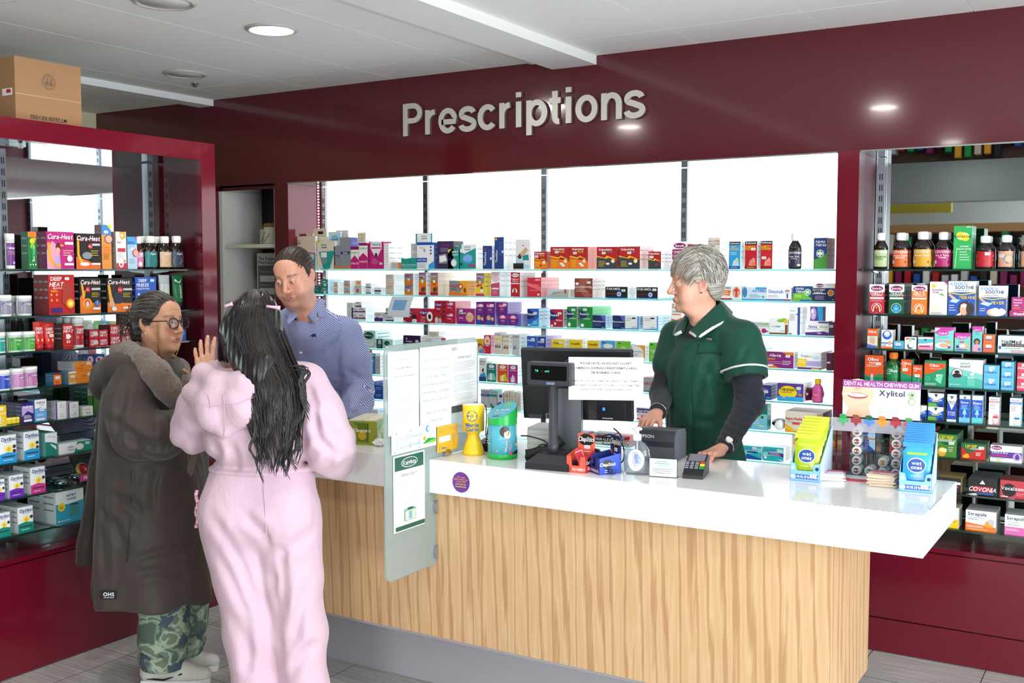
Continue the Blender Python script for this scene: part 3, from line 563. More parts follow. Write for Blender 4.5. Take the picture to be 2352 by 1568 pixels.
stock('lit', 2, 'C', '''
292 380 687|2a6a66 s|L .2 .8 .8 4 .15 T|dark teal low carton behind the man|d=.09
380 442 632|2a7a6c a|r 0 .4 1 .48 T;e .5 .7 .3 .12 T;q .6 .2|teal carton with white side|s=2 d=.15
495 532 658|i w|r 0 .3 1 .45 o;L .1 .85 .9 2 .2 e|narrow white and orange carton|s=2 d=.1
586 642 642|s w|r 0 .2 1 .35 o;L .1 .85 .9 3 .2 d|grey and orange carton|s=2 d=.12
682 746 690|s w|c .45 .4 .2 u;L .1 .9 .9 2 .2 e|white carton with an orange emblem|d=.08
690 745 642|h w|r .2 .3 .8 .7 o;L .1 .8 .9 1 .2 e|pale carton with orange stripe set further back|d=.09 back=.05 b=690
782 832 668|w|r 0 .15 1 .3 b;L .1 .8 .9 3 .2 e|small white carton with blue stripe|s=2 d=.08
862 922 705|w|r 0 .4 1 .6 B;L .1 .3 .9 2 .15 e|low white carton with navy stripe|d=.06
963 1036 588|i w|L .1 .9 .9 3 .12 e;r 0 .1 1 .13 o;L .1 .4 .5 2 .1 s|tall beige carton with orange line|s=2 d=.14
1132 1210 578|e w|T .5 .85 .1 m NUROFEN;r .1 .68 .7 .76 r;p o 0,.45 .5,.25 1,.45 1,0 0,0;p w .3,.5 .7,.5 .5,.28|grey and orange carton|s=2 d=.09
1262 1327 570|e w|T .5 .93 .06 m NUROFEN;L .1 .85 .9 2 .05 w;r .1 .75 .6 .8 r;p o 0,.6 1,.6 1,.15 0,.15;c .5 .58 .3 o;c .5 .6 .22 y;c .5 .62 .14 w;e .55 .25 .2 .1 d;e .8 .28 .16 .1 n;r 0 0 1 .13 r|tall orange and grey child's medicine carton|n=3 d=.05
1368 1434 572|e i|T .5 .93 .06 m NUROFEN;L .1 .85 .9 2 .05 w;r .1 .75 .6 .8 o;p o 0,.6 1,.6 1,.15 0,.15;c .5 .58 .3 r;c .5 .6 .22 y;c .5 .62 .14 w;e .55 .25 .2 .1 d;e .8 .28 .16 .1 n;r 0 0 1 .13 r|second tall orange and grey child's carton|n=3 d=.06
1535 1697 645|e O|p O .55,1 1,1 1,0 .5,0 .7,.4;T .3 .65 .15 r NUROFEN;L .1 .5 .5 2 .1 d;r .05 .22 .45 .32 o;c .65 .62 .13 r;c .65 .62 .1 o;c .65 .62 .06 w;e .88 .35 .07 .2 n;p w .8,.2 .95,.2 .95,0 .8,0;r 0 0 1 .18 o|wide grey and orange carton with a target|n=4 d=.045
1778 1850 575|e y|T .5 .93 .06 m NUROFEN;L .1 .85 .9 2 .05 w;r .1 .75 .6 .8 m;p y 0,.55 1,.55 1,0 0,0;c .5 .55 .28 m;c .5 .58 .2 y;e .7 .32 .15 .12 n;p w .5,.18 .9,.18 .85,.3 .55,.3;r .05 .4 .4 .48 m;r 0 0 1 .1 m|grey and yellow child's carton|n=3 d=.05
1914 1990 562|e6c8cc w|t .5 .9 .06 P broncho;t .5 .83 .05 P stop;p w 0,.7 .5,.55 1,.65 1,.5 0,.5;p c4506a 0,.5 1,.56 1,0 0,0;r .1 .28 .9 .34 w;L .2 .22 .8 3 .05 q|tall pink and white carton|n=3 d=.06
2090 2172 570|r w|e .5 .88 .4 .08 w;T .5 .88 .07 M Benylin;T .5 .72 .06 w Childrens;T .5 .64 .06 w Chesty;r .05 .52 .95 .56 w;c .45 .22 .28 w;e .45 .24 .12 .09 n;e .45 .15 .2 .06 r|red carton with a child's face in a white disc|n=3 d=.055''')
stock('lit', 2, 'D', '''
35 136 373|d02a38 e89a98|p e86a70 0,.75 1,.5 1,.3 0,.6;T .5 .62 .08 q Co-codamol;r .2 .3 .8 .36 e86a70;e .75 .88 .2 .05 q;e .82 .12 .08 .05 w|bright red carton with pink swash|n=5 d=.04
185 338 458|b8b0a8 w|p s 0,1 1,1 1,.9 .3,.6 0,.1;t .4 .6 .14 d Co-codamol;t .3 .4 .12 d Tablets;r .8 .5 .88 1 n|low grey-brown carton|n=3 d=.05
380 512 378|8a3a2a d8c8c0|p a85a48 .3,1 .9,1 .5,.5 1,.1 .6,0 .2,.5;e .15 .72 .1 .07 w;T .5 .55 .11 w CO-CODAMOL;L .1 .42 .8 2 .08 h;q .8 .78|brown carton with a white capsule|n=3 d=.05
605 768 440|k w|T .38 .82 .2 w PARAMOL;c .62 .36 .12 b;c .62 .36 .09 a;c .62 .36 .04 r;r 0 0 1 .08 b;r .1 .36 .5 .39 r;q .82 .68|first black painkiller carton with a blue target|n=2 d=.06
833 988 443|k w|T .38 .82 .2 w PARAMOL;c .66 .34 .12 b;c .66 .34 .09 a;c .66 .34 .04 r;r 0 0 1 .08 b;r .1 .36 .5 .39 r;q .85 .78|second black painkiller carton with a blue target|n=4 d=.05
1428 1602 435|w i|T .28 .86 .15 d SUDAFED;p o 0,.7 .55,.7 .5,.3 0,.3;L .05 .6 .5 3 .12 w;e .78 .55 .16 .38 f;e .78 .7 .12 .1 u;r .74 .2 .82 .9 u;r 0 .02 .6 .12 r|white carton with orange panel and a red-marked face|d=.07
1607 1782 443|cfe4f2 w|e .1 .6 .1 .4 3a8ac0;r .55 .84 1 1 c;T .7 .72 .2 b ACTIFED;L .3 .45 .8 3 .1 e;r .8 .2 .94 .34 w;r .85 .18 .89 .36 g;r .8 .24 .94 .3 g;r 0 0 1 .1 c|pale blue carton with a face in profile|d=.07
1783 1962 445|w|T .38 .7 .26 z Sinutab;L .05 .4 .5 2 .1 e;e .85 .65 .09 .22 s;r .75 .72 .95 .78 r;r .83 .2 .88 .5 B;r 0 0 1 .12 z;r .7 .02 .95 .08 r|white carton with large violet lettering|d=.07
1977 2112 436|1f3f8a g|p 6ab83a 0,.5 .5,.6 1,.2 1,0 0,0;I .35 .85 .17 w Night;I .4 .66 .17 w Nurse;c .78 .6 .18 w;c .78 .6 .15 6ab83a;r .7 .52 .86 .68 w;L .1 .4 .5 2 .1 x;r .4 0 1 .1 b|low blue and green carton with a capsule ring|d=.07
2122 2282 416|1e1a4a w|r 0 .74 1 1 w;e .3 .88 .18 .11 M;T .3 .88 .09 w Benylin;T .28 .64 .1 w DAY & NIGHT;T .25 .5 .08 w TABLETS;r 0 .4 .6 .46 s;c .82 .48 .15 s;c .82 .48 .12 o;L .1 .3 .6 3 .08 v;c .92 .1 .04 t|navy carton with white top at the maroon pillar|d=.07''')
stock('lit', 3, 'C', '''
612 668 842|d8e4dc w|L .2 .8 .8 4 .1 s|pale green carton behind the man's shoulder|s=2 d=.1
657 717 888|w|r 0 .3 1 .5 b;p r .6,.3 .75,.7 .9,.3;L .1 .9 .8 2 .15 d|white carton with blue band and red peak|s=2 d=.15
719 782 888|w|r 0 .3 1 .5 b;p r .6,.3 .75,.7 .9,.3;L .1 .9 .8 2 .15 d|white carton with red peak nearer the purple one|s=2 d=.15
690 746 835|w|r 0 .1 1 .35 b;p r .6,.1 .75,.6 .9,.1;L .1 .9 .8 2 .15 d|white carton with red peak crowning the pile|d=.13 b=887
862 938 930|w s|r 0 0 1 .4 p;p p .2,.4 .35,.55 .5,.4;L .1 .85 .9 2 .15 d|white carton with purple base|d=.07
962 1036 890|w|r 0 .12 1 .28 B;L .1 .9 .9 3 .16 d|white carton with navy band|s=2 d=.15
1122 1262 893|c01c34 m|e .32 .75 .24 .2 p;T .32 .76 .14 w Calpol;e .72 .4 .14 .2 3a1a14;e .72 .12 .16 .15 w;T .25 .45 .08 w SixPlus;e .1 .08 .07 .05 w;q .4 .52|red carton with a dark-haired child|d=.07
1264 1398 897|c01c34 m|e .3 .72 .24 .2 p;T .3 .73 .14 w Calpol;e .72 .45 .2 .35 w;e .72 .45 .1 .18 3a2a24;T .3 .38 .08 w SixPlus;L .1 .25 .5 3 .08 q|red carton with a child in a white circle|d=.07
1402 1472 825|c01c34 R|e .5 .82 .4 .1 p;T .5 .83 .08 w Calpol;T .5 .64 .05 w SixPlus;r .2 .5 .7 .54 d;e .3 .32 .15 .08 n;e .7 .3 .15 .08 n;e .3 .14 .22 .14 i;e .75 .12 .2 .12 q|tall red carton with two children|d=.07
1497 1590 832|c01c34 e88a90|e .5 .75 .4 .2 m;T .5 .76 .16 w Calpol;T .45 .45 .1 w SixPlus;c .7 .28 .08 z;q .6 .8|red and magenta carton|s=2 n=2 d=.08
1605 1768 895|a02a80 w|e .3 .72 .2 .18 6a1a50;T .3 .72 .14 w Calpol;T .25 .4 .08 w Infant;e .72 .45 .22 .3 f;e .7 .65 .12 .12 e8c890;r .1 .1 .6 .18 p;q .25 .85|wide magenta carton with a baby|d=.07
1777 1852 835|5a2a80 m|e .5 .83 .42 .1 m;T .5 .83 .09 w Calpol;T .5 .66 .05 w Infant;r .2 .54 .8 .58 m;e .35 .3 .2 .1 f;e .35 .36 .18 .06 d8a860;e .75 .26 .16 .08 f;p b .1,.15 .6,.2 .6,0 .1,0;q .6 .85|tall purple carton with blond children|d=.09
1862 1947 835|5a2a80 v|e .5 .83 .42 .1 m;T .5 .83 .09 w Calpol;T .5 .66 .05 w Infant;r .2 .54 .8 .58 m;e .35 .3 .2 .1 f;e .35 .36 .18 .06 d8a860;e .75 .26 .16 .08 f;p b .1,.15 .6,.2 .6,0 .1,0;q .7 .85|second tall purple carton with blond children|d=.12
1975 2062 943|5a2a80 v|e .5 .7 .42 .2 m;T .5 .7 .14 w Calpol;T .5 .4 .1 w Infant;r .3 .15 .7 .22 m;q .5 .75|purple carton with magenta oval|d=.14
2066 2182 945|5a2a80 v|e .4 .7 .35 .2 m;T .4 .7 .14 w Calpol;T .4 .4 .1 w Infant;r .2 .15 .6 .22 m;p z .7,0 .85,.5 .7,1 1,1 1,0;q .4 .75|wide purple carton at the foot of the pile|d=.14
1962 2062 840|5a2a80 v|e .5 .7 .42 .2 m;T .5 .7 .14 w Calpol;T .5 .4 .1 w Infant;r .3 .15 .7 .22 m;q .75 .8|purple carton topping the pile|d=.15 b=942''')
stock('lit', 3, 'D', '''
35 120 600|2a62b8 a|p B 0,1 .75,.7 .5,.45 0,.4;T .35 .7 .13 w Panadol;p c .2,.1 1,.5 1,0 .3,0;L .5 .3 .9 2 .1 w;e .15 .08 .1 .05 w;q .7 .75|blue carton with a dark pennant|n=4 d=.05
202 296 605|b81e3c s|p B 0,.95 .7,.65 .5,.45 0,.35;T .35 .68 .13 w Panadol;T .7 .4 .1 w Extra;c .4 .2 .09 a;e .15 .08 .1 .05 w;q .75 .78|crimson carton with a dark pennant|n=3 d=.05
325 398 585|1f8a3a s|p B 0,.85 .75,.65 .5,.5 0,.45;T .35 .67 .1 w Panadol;T .6 .45 .07 w Actifast;e .25 .15 .14 .1 w;q .65 .85|green carton with a dark pennant|n=2 d=.06
420 512 588|1f8a3a 5ac878|p B 0,.85 .65,.65 .45,.5 0,.45;T .35 .67 .1 w Panadol;T .55 .45 .07 w Actifast;e .2 .13 .14 .08 w;q .4 .88|second green carton with a dark pennant|n=4 d=.055
512 607 648|1c2c60 a|T .5 .55 .13 w Paracetamol;p z .6,1 .9,.5 1,.5 1,1;L .1 .35 .7 2 .1 z;r .7 .05 .95 .12 c|navy painkiller carton|n=4 d=.05
658 748 650|1c2c60 a|T .5 .55 .13 w Paracetamol;p z .6,1 .9,.5 1,.5 1,1;L .1 .35 .7 2 .1 z;r .7 .05 .95 .12 c|second navy painkiller carton|n=2 d=.06
750 852 655|w a|p 7a9ad8 .86,1 1,1 1,0 0,0 0,.08 .86,.12;t .35 .82 .08 d Paracetamol;r .5 .8 .75 .9 B;L .1 .7 .5 1 .1 e;r .5 .16 .8 .22 T|white carton with blue border|n=2 d=.06
880 992 655|w a|p 7a9ad8 .9,1 1,1 1,0 0,0 0,.08 .9,.12;t .35 .82 .08 d Paracetamol;r .5 .8 .75 .9 B;L .1 .7 .5 1 .1 e;r .5 .16 .8 .22 T|second white carton with blue border|n=4 d=.055
1086 1166 560|w|p o 0,.45 .5,.4 1,.5 1,0 0,0;T .35 .85 .1 r Piri;p m .1,.95 .2,1 .25,.9;p y .3,.98 .45,1 .4,.9;p b .5,.97 .6,1 .62,.9;T .5 .7 .06 g Children;r .1 .58 .9 .62 o;L .15 .3 .8 4 .05 x|tall white and orange carton half behind the woman|d=.06''')
stock('lit', 3, 'K', '''
275 397 472|w|L .1 .8 .6 3 .16 s;c .7 .45 .14 m;r .75 .3 .95 .45 p|white carton with a magenta spot|d=.07
278 397 437|ccd6ce w|t .5 .6 .25 e Ibuprofen;r .7 .4 .95 .7 l|pale green carton lying on the magenta spot carton|d=.07 b=472
400 532 410|w|r 0 0 .86 .1 n;p n .86,.6 1,.6 1,0 .86,0;e .62 .85 .2 .1 l;e .82 .9 .14 .12 9ab82a;e .9 .8 .1 .14 d8c83a;t .3 .5 .07 d Loratadine;r .4 .45 .6 .52 c;r .6 .2 .85 .25 T|white carton with green leaves and brown side|d=.06
540 622 332|w|r .78 0 1 1 3a4a9a;r .7 .72 1 .78 3a4a9a;t .35 .88 .05 t Beclo;L .1 .75 .65 5 .05 e;r .05 .02 .3 .05 B|tall white carton with blue stripe|n=2 d=.06
660 828 430|w|T .32 .62 .2 p hista;T .78 .62 .2 l hive;r .55 .86 1 .96 p;L .05 .46 .6 1 .1 e;p p 0,.2 .5,.25 .8,.3 1,.2 1,0 0,0;e .6 .17 .1 .05 q|white carton with purple and green lettering|d=.07
693 786 327|5a3f90 p|e .25 .5 .25 .45 v;p c .55,1 1,1 1,0 .7,0 .6,.5;V .25 .35 .2 w via;r .1 .55 .3 .8 w|purple and blue carton laid on the white and purple one|d=.05 b=430
832 860 438|5a2a50 d|r 0 .6 1 .8 s|plum carton end at the pillar|d=.07''')
stock('lit', 4, 'H', '''
520 642 720|bfe4da d8f2ec|e .45 .72 .4 .2 0e4a40;T .4 .74 .1 w Dermol;p t .5,.85 .85,.7 .6,.6;r .15 .12 .85 .42 e6f4f0;L .3 .3 .7 1 .1 e|mint carton with dark green oval|d=.16
656 718 806|12483e a|e .5 .7 .3 .18 d;r .25 .45 .75 .9 s;L .2 .3 .8 2 .1 T|small dark green carton|d=.1
730 822 812|c8ebe2 e0f4f0|e .35 .6 .3 .25 0e4a40;p t .3,.7 .7,.5 .4,.4|low mint carton with dark oval|d=.15
932 1112 770|2c1a48 w|t .35 .6 .13 w Emulax;c .2 .78 .05 v;L .05 .45 .6 3 .1 v;q .8 .62|dark purple carton above the glass screen|d=.07
1155 1252 778|w s|L .1 .8 .9 4 .12 z;r .3 .3 .8 .45 s|white carton with fine print|d=.1
1192 1302 730|i w|L .1 .7 .9 2 .3 e|cream carton on the white one|d=.08 b=776
1326 1372 795|c85a78 w|L .1 .7 .9 2 .2 q|dusty pink carton above the glass screen|d=.12
1690 1768 805|e0b020 w|p n 0,.6 .5,.7 1,.5 1,.3 0,.3;e .6 .35 .3 .2 f;e .7 .15 .3 .15 5a8ad8|yellow carton with a child|d=.06
1770 1842 767|c82a3c q|e .5 .68 .42 .28 i;c .5 .68 .18 o;T .5 .5 .07 m Bells;c .15 .2 .06 w;c .15 .1 .06 w|red carton with a cream disc and heart|d=.06
1878 1952 738|i w|T .5 .9 .09 z OVEX;r 0 .68 1 .74 y;p k .15,.3 .3,.5 .35,.3;p r .4,.3 .5,.52 .6,.3;p b .65,.3 .8,.5 .85,.3;L .1 .2 .9 2 .06 s|white carton with yellow band and dancing figures|d=.06
1966 2032 760|i w|T .5 .9 .09 d OVEX;r 0 .66 1 .7 j;p k .15,.3 .3,.5 .35,.3;p n .4,.3 .5,.52 .6,.3;p d .65,.3 .8,.5 .85,.3|white carton with brown band and dancing figures|d=.06
2066 2140 762|s w|T .5 .9 .09 d OVEX;p d .15,.3 .3,.5 .35,.3;p e .4,.3 .5,.52 .6,.3|third white figure carton|n=2 d=.06''')
stock('lit', 4, 'J', '''
668 757 47|2a58b8 a|I .4 .8 .12 w Anadin;q .6 .85;L .1 .5 .8 4 .1 a|blue carton above the till screen|n=2 d=.06
763 838 52|1f3f98 v|I .4 .75 .12 w Anadin;q .6 .85;L .1 .5 .8 4 .1 a|deep blue carton above the till screen|n=3 d=.06
893 1008 75|y w|I .45 .8 .14 k Anadin;q .7 .82;L .1 .5 .8 4 .1 j|first yellow carton above the till screen|n=2 d=.06
1046 1166 80|y w|I .45 .8 .14 k Anadin;L .1 .5 .8 4 .1 j|second yellow carton above the till screen|n=2 d=.06
1210 1314 87|y w|I .45 .8 .14 k Anadin;L .1 .5 .8 4 .1 j|third yellow carton above the till screen|d=.06
1336 1462 88|4ab0e0 w|r .05 .86 .3 .92 b;e .5 .72 .35 .12 w;L .1 .5 .8 4 .1 w|sky blue carton above the till screen|d=.06
1478 1602 92|7ac83a w|r .1 .86 .3 .9 G;e .5 .6 .25 .15 a8e06a;L .1 .5 .8 4 .1 x|lime green carton above the till screen|d=.06
1613 1732 128|w|p O .1,1 1,1 1,.2 .9,.2 .85,.7 .6,.9;t .4 .6 .09 d Aspirin 75mg;L .1 .45 .6 2 .1 e|white carton with yellow arc beside the notice|d=.06
1768 1888 105|6ac83a w|r .1 .86 .3 .92 G;T .4 .6 .11 w Aspirin;L .2 .5 .7 1 .1 w;e .5 .28 .35 .06 w;e .5 .28 .32 .045 6ac83a;r .15 .1 .17 .28 w;r .83 .1 .85 .28 w;q .7 .8|green carton picturing a glass|d=.07''')
stock('lit', 4, 'K', '''
297 330 620|2a58b8 a|r .2 .2 .8 .9 c;L .1 .6 .9 3 .1 w|narrow blue carton behind the green sleeve|n=4 d=.05
370 575 652|8a2a78 w|T .35 .78 .18 w Allevia;r .05 .5 .35 .6 o;L .05 .4 .6 2 .1 q;p o 0,.15 .25,.25 .45,.05 .5,0 0,0;e .15 .15 .14 .06 w;p o .55,1 .75,.85 1,.8 1,1;L .6 .45 .95 3 .1 w;q .8 .75|wide magenta carton with orange swirl|n=2 d=.06
603 772 656|w|T .3 .78 .12 d Treat;T .55 .78 .12 O hay;r 0 .15 .4 .62 y;r .38 .2 1 .5 v;r 0 0 1 .12 p;L .05 .5 .35 2 .1 w;e .8 .7 .15 .1 a;r .6 .02 .95 .08 y|yellow and lilac carton|n=4 d=.05
812 850 660|6a1a48 M|r .1 .4 .7 .5 w|plum carton end at the maroon pillar|d=.08''')
stock('lit', 5, 'H', '''
550 642 957|2a8ac8 a|T .4 .7 .2 w Polo;L .1 .4 .8 3 .1 a;q .7 .92|blue carton beside the man's elbow|d=.05
536 600 915|e0b820 R|r .1 .5 .9 .8 R;e .5 .65 .2 .1 w|yellow and red hanging card by the man's sleeve|d=.01 back=.06
642 692 985|s w|L .1 .8 .9 5 .1 e|grey-white carton at the glass screen|n=2 d=.06''')
stock('lit', 5, 'J', '''
236 300 245|w|T .5 .86 .08 k Difflam;T .5 .76 .07 k Spray;p c .2,.3 .8,.4 1,.2 1,0 0,0;p k .4,.5 .7,.6 .6,.35;r 0 0 1 .2 2a4a78|white carton with blue base at the glass screen|d=.07
308 390 293|12806e w|e .5 .85 .3 .1 w;T .5 .7 .07 w Corsodyl;p T .2,.45 .8,.5 1,.1 0,.1;p w .3,.1 .6,.1 .55,.45 .4,.5 .35,.45;q .5 .87|teal carton with a white bottle|d=.06
405 494 300|e05a1e w|e .5 .85 .3 .1 w;T .5 .7 .07 w Corsodyl;p y .2,.35 .8,.5 1,.1 .2,.05;p w .35,.08 .6,.08 .55,.3 .7,.4 .4,.4;q .5 .87|orange carton with a white spray|d=.06
502 584 305|b02a8a w|e .5 .85 .3 .1 w;T .5 .7 .07 w Corsodyl;p q .2,.3 .7,.4 .8,.1 .2,.05;p w .3,.05 .65,.05 .6,.3 .5,.5 .35,.3;q .5 .87|magenta carton with a white spray|d=.06
1710 1892 420|a8aab0 c03048|T .35 .6 .2 r NUROFEN;r 0 0 1 .1 z;c .65 .5 .14 r;c .65 .5 .11 o;c .65 .5 .06 w;p r .75,.6 1,.9 1,.5 .8,.45;p r .75,.3 1,.35 1,.12 .8,.2|silver carton with red target beside the notice|d=.07''')
stock('lit', 5, 'K', '''
322 412 892|3a3078 B|c .35 .4 .2 c;c .35 .4 .1 w;r .6 .1 .95 .2 c;L .1 .8 .8 2 .1 v;q .6 .55|violet carton with a blue disc at the dark sleeve|n=3 d=.05
458 645 880|5a3a88 w|e .4 .5 .36 .36 y;T .42 .68 .2 k Nexium;t .35 .5 .1 d CONTROL;r 0 0 1 .26 c;e .25 .2 .06 .05 q;p z .75,.3 .8,.9 .9,.9 .9,.4;e .88 .38 .08 .06 o;q .82 .75|purple carton with yellow oval|n=3 d=.05
700 778 850|e85aa8|T .45 .6 .16 y Pepto;L .1 .45 .8 2 .1 y;p y 0,.3 .5,.2 1,.35 1,0 0,0|pink medicine bottle with yellow band|k=pink''')
stock('lit', 6, 'I', '''
60 132 585|i w|r 0 .4 1 .6 c03a3a;T .5 .75 .12 d Cura;r 0 0 1 .3 s|white carton with red band by the man's forearm|d=.05
40 92 565|8ac83a l|r .2 .2 .8 .7 l|lime green carton behind the man's forearm|d=.04 back=.06
372 412 592|1c2c68 b|L .1 .7 .8 2 .2 a;r .2 .3 .6 .45 w|navy carton with blue top|s=3 n=2 d=.06
415 520 640|2a5ac0 1c2c68|L .1 .7 .8 2 .2 a|blue carton behind the green tissue carton|s=2 d=.1''')
stock('lit', 6, 'J', '''
252 326 525|s w|T .5 .88 .1 B Systane;r 0 .62 1 .76 2a3a98;L .1 .7 .8 1 .1 w;p b .1,.15 .3,.3 .5,.15 .3,.05|white and blue eye drop carton|d=.06
330 396 528|s T|T .5 .88 .1 t Systane;r 0 .62 1 .76 1a9a8c;p t .1,.15 .3,.3 .5,.15 .3,.05|white and teal eye drop carton|d=.06
402 452 556|d8dcea a|e .6 .8 .3 .1 d;p 7a62b8 0,.35 .5,.45 1,.3 1,0 0,0|lilac carton behind the green collecting tin|d=.06
463 508 540|i s|c .5 .75 .3 k;c .5 .75 .2 i;V .5 .35 .3 d Brolene|narrow white carton with black ring|d=.06
513 562 548|i s|L .2 .8 .8 6 .1 e|narrow plain carton|d=.06
566 612 560|i s|V .5 .5 .3 e Optrex|cream carton half behind the till screen|d=.06
1655 1800 752|w|c .4 .45 .14 m;p m 0,.3 1,.7 1,.5 0,.1;p q 0,.9 1,1 1,.9 0,.8|white carton with magenta flashes at the woman's hand|d=.07
1652 1802 690|w|r 0 .2 1 .85 3a2a88;T .42 .52 .4 w Cuprofen;q .88 .4|white carton with violet band topping the magenta one|d=.07 b=750''')
stock('lit', 6, 'K', '''
245 385 1030|7ac8dc 12806e|r 0 .62 1 1 0e7a62;T .6 .85 .12 w ease;c .75 .5 .12 w;c .75 .5 .1 1a8a4a;p x .5,.15 .7,.2 .9,.1;L .2 .4 .7 3 .08 w|sky blue carton with green top at the dark sleeve|d=.06
512 786 1085|i n|p O 0,.4 .3,.1 .6,.2 1,.6 1,0 0,0;p y 0,.3 .4,.05 1,.2 1,.1 .4,0 0,.2;T .38 .66 .14 r Ispaghula Husk;L .05 .5 .6 1 .1 e;r .2 .38 .4 .48 u;e .75 .2 .12 .14 j;r .85 .82 1 .94 d8a0a0|wide cream and orange carton|n=2 d=.08''')
stock('lit', 7, 'K', '''
195 345 1330|2ab8c0 w|p 8ae0e0 0,.6 1,.9 1,.6 0,.3;T .5 .75 .18 z Imodium;r .3 .5 .8 .6 B;p b .3,.4 1,.1 1,0 .2,0;q .65 .85|turquoise carton with blue wave|d=.07
355 502 1340|2ab8c0 w|p 8ae0e0 0,.6 1,.9 1,.6 0,.3;T .45 .78 .18 z Imodium;p p .2,.62 1,.6 1,.35 .3,.42;L .3 .55 .9 2 .1 w;p w .7,.2 1,.1 1,0;c .12 .25 .07 w;q .8 .8|turquoise carton with purple wave|n=2 d=.06
560 645 1255|i h|T .5 .78 .18 o Lo;r 0 .3 1 .45 s|cream carton with an orange word behind the wipes|d=.07''')
stock('lit', 7, 'J', '''
1080 1222 910|a8acb0 d|r 0 .3 1 .72 k;I .55 .5 .22 w MIGRALEVE;r .4 .74 .7 .84 m|silver and black carton at the till cables|d=.07
1265 1448 920|a8acb0 d|r 0 .3 1 .72 k;I .5 .5 .22 w MIGRALEVE;r .2 .74 .7 .84 m;L .5 .25 .9 3 .08 z;q .1 .92|silver and black carton above the lip balm trays|d=.07
1458 1592 940|a8acb0 r|T .4 .6 .16 r NUROFEN;p r .6,.8 1,.95 1,.7 .7,.6;c .9 .4 .1 o;c .9 .4 .06 w;L .1 .35 .6 2 .1 m|silver and red carton behind the sanitiser|d=.07''')
stock('lit', 7, 'I', '''
20 112 935|e8d4d4 M|L .1 .8 .9 3 .15 R|pale pink carton low behind the man|s=2 d=.06
312 447 918|w a|L .1 .8 .9 3 .15 s|white carton low behind the tissue carton|d=.08''')
# loose things of the lit unit
o = bottle(.085, .17, 'w', 'L .1 .8 .8 3 .2 s', 'w'); o.rotation_euler = (math.pi/2, 0, .25); p = ony(1779, 963, 4.95); o.location = (p[0], 5.06, LITLV[5]+.0275)
tag(o, 'dark bottle lying with its white cap to the viewer on the sixth lit shelf', 'bottle')
o = bottle(.07, .15, 'M', '', 'R', mat('5a1030', .1, coat=.4), flat=.9); o.rotation_euler = (math.pi/2, 0, -.9); p = ony(1895, 900, 4.95); o.location = (p[0]-.03, 5.0, LITLV[4]+.0335)
tag(o, 'plum bottle lying behind the pink medicine bottle', 'bottle')
m = MB()
for i in range(12):
    t0 = i/12; t1 = (i+1)/12; f = lambda t: (-.02-.045*math.sin(t*1.7), -.115*t)
    (y0, z0), (y1, z1) = f(t0), f(t1); m.add([(0, y0, z0), (.155, y0, z0), (.155, y1, z1), (0, y1, z1)], [(0, 1, 2, 3)], cm('dfe8f0'), True)
    m.add([(0, y0+.0008, z0), (.155, y0+.0008, z0), (.155, y1+.0008, z1), (0, y1+.0008, z1)], [(0, 1, 2, 3)], cm('dfe8f0'), True)
    if 1 < i < 8: m.add([(.03, y0-.001, z0), (.12, y0-.001, z0), (.12, y1-.001, z1), (.03, y1-.001, z1)], [(0, 1, 2, 3)], cm('7fb4e0'), True)
p = ony(902, 678, 4.87); tag(m.build('shelf_flyer', None, (p[0], 4.885, LITLV[1]-.0085)), 'pale blue flyer curling down from the front of the second lit shelf', 'notice')
stock('mir', 1, 'E', '''
255 382 840|b8c890|r 0 .78 1 1 r;I .5 .88 .16 w COVONIA;I .5 .6 .14 G Catarrh;T .5 .45 .1 6a8a3a Relief;r .1 .2 .9 .36 8aa85a;r 0 0 1 .14 G|dark cough bottle with pale green label|k=bottle d=.062
425 567 838|e06a2a|r 0 .74 1 1 k;r .04 .76 .96 .98 r;I .5 .87 .15 w COVONIA;r 0 .5 1 .74 k;T .5 .66 .1 w Chesty Cough;T .5 .54 .1 w Mixture;r 0 .2 .8 .34 k;c .15 .27 .1 s|dark cough bottle with orange label|k=bottle n=2 d=.062
610 778 828|d8a020|r 0 .74 1 1 k;r .04 .76 .96 .98 r;I .5 .87 .15 w COVONIA;r 0 .3 1 .74 e06a2a;r 0 .58 1 .74 k;T .5 .66 .1 w Chesty Cough;r 0 .2 .8 .34 k;c .15 .27 .1 s|dark cough bottle with orange and yellow label|k=bottle n=2 d=.068
805 956 832|b81e6a|r 0 .74 1 1 k;r .04 .76 .96 .98 r;I .5 .87 .15 w COVONIA;r 0 .5 1 .74 k;T .5 .66 .1 w Dry & Tickly;T .5 .54 .1 w Cough;r 0 .2 .8 .34 k;c .15 .27 .1 s|dark cough bottle with magenta label|k=bottle n=2 d=.066
985 1148 778|1faa50 1a8a44|e .5 .76 .36 .09 x;e .35 .8 .2 .06 y;e .65 .72 .22 .07 y;T .5 .76 .06 G Buttercup;T .6 .53 .04 w original;T .6 .47 .04 w cough syrup;L .35 .4 .9 4 .06 w;p 8ad89a .08,.02 .14,.02 .22,.5 .16,.5;r .7 .96 .95 .98 w|tall green carton with a yellow cloud|n=2 d=.06
1180 1338 866|r|r 0 .62 1 .8 w;r 0 .42 1 .48 w;L .1 .36 .9 3 .1 q;q .65 .85|brown medicine bottle with red label|k=bottle n=2 d=.068
1380 1516 860|d8a080|r 0 .72 1 1 4a9ad0;e .7 .5 .3 .3 e;e .7 .5 .2 .2 f;r .05 .2 .6 .32 r;q .3 .7|brown medicine bottle with blue and tan label|k=bottle n=2 d=.06
1585 1720 862|d8a080|r 0 .72 1 1 4a9ad0;r .05 .2 .6 .32 r|brown medicine bottle cut by the frame edge|k=bottle n=2 d=.06''')
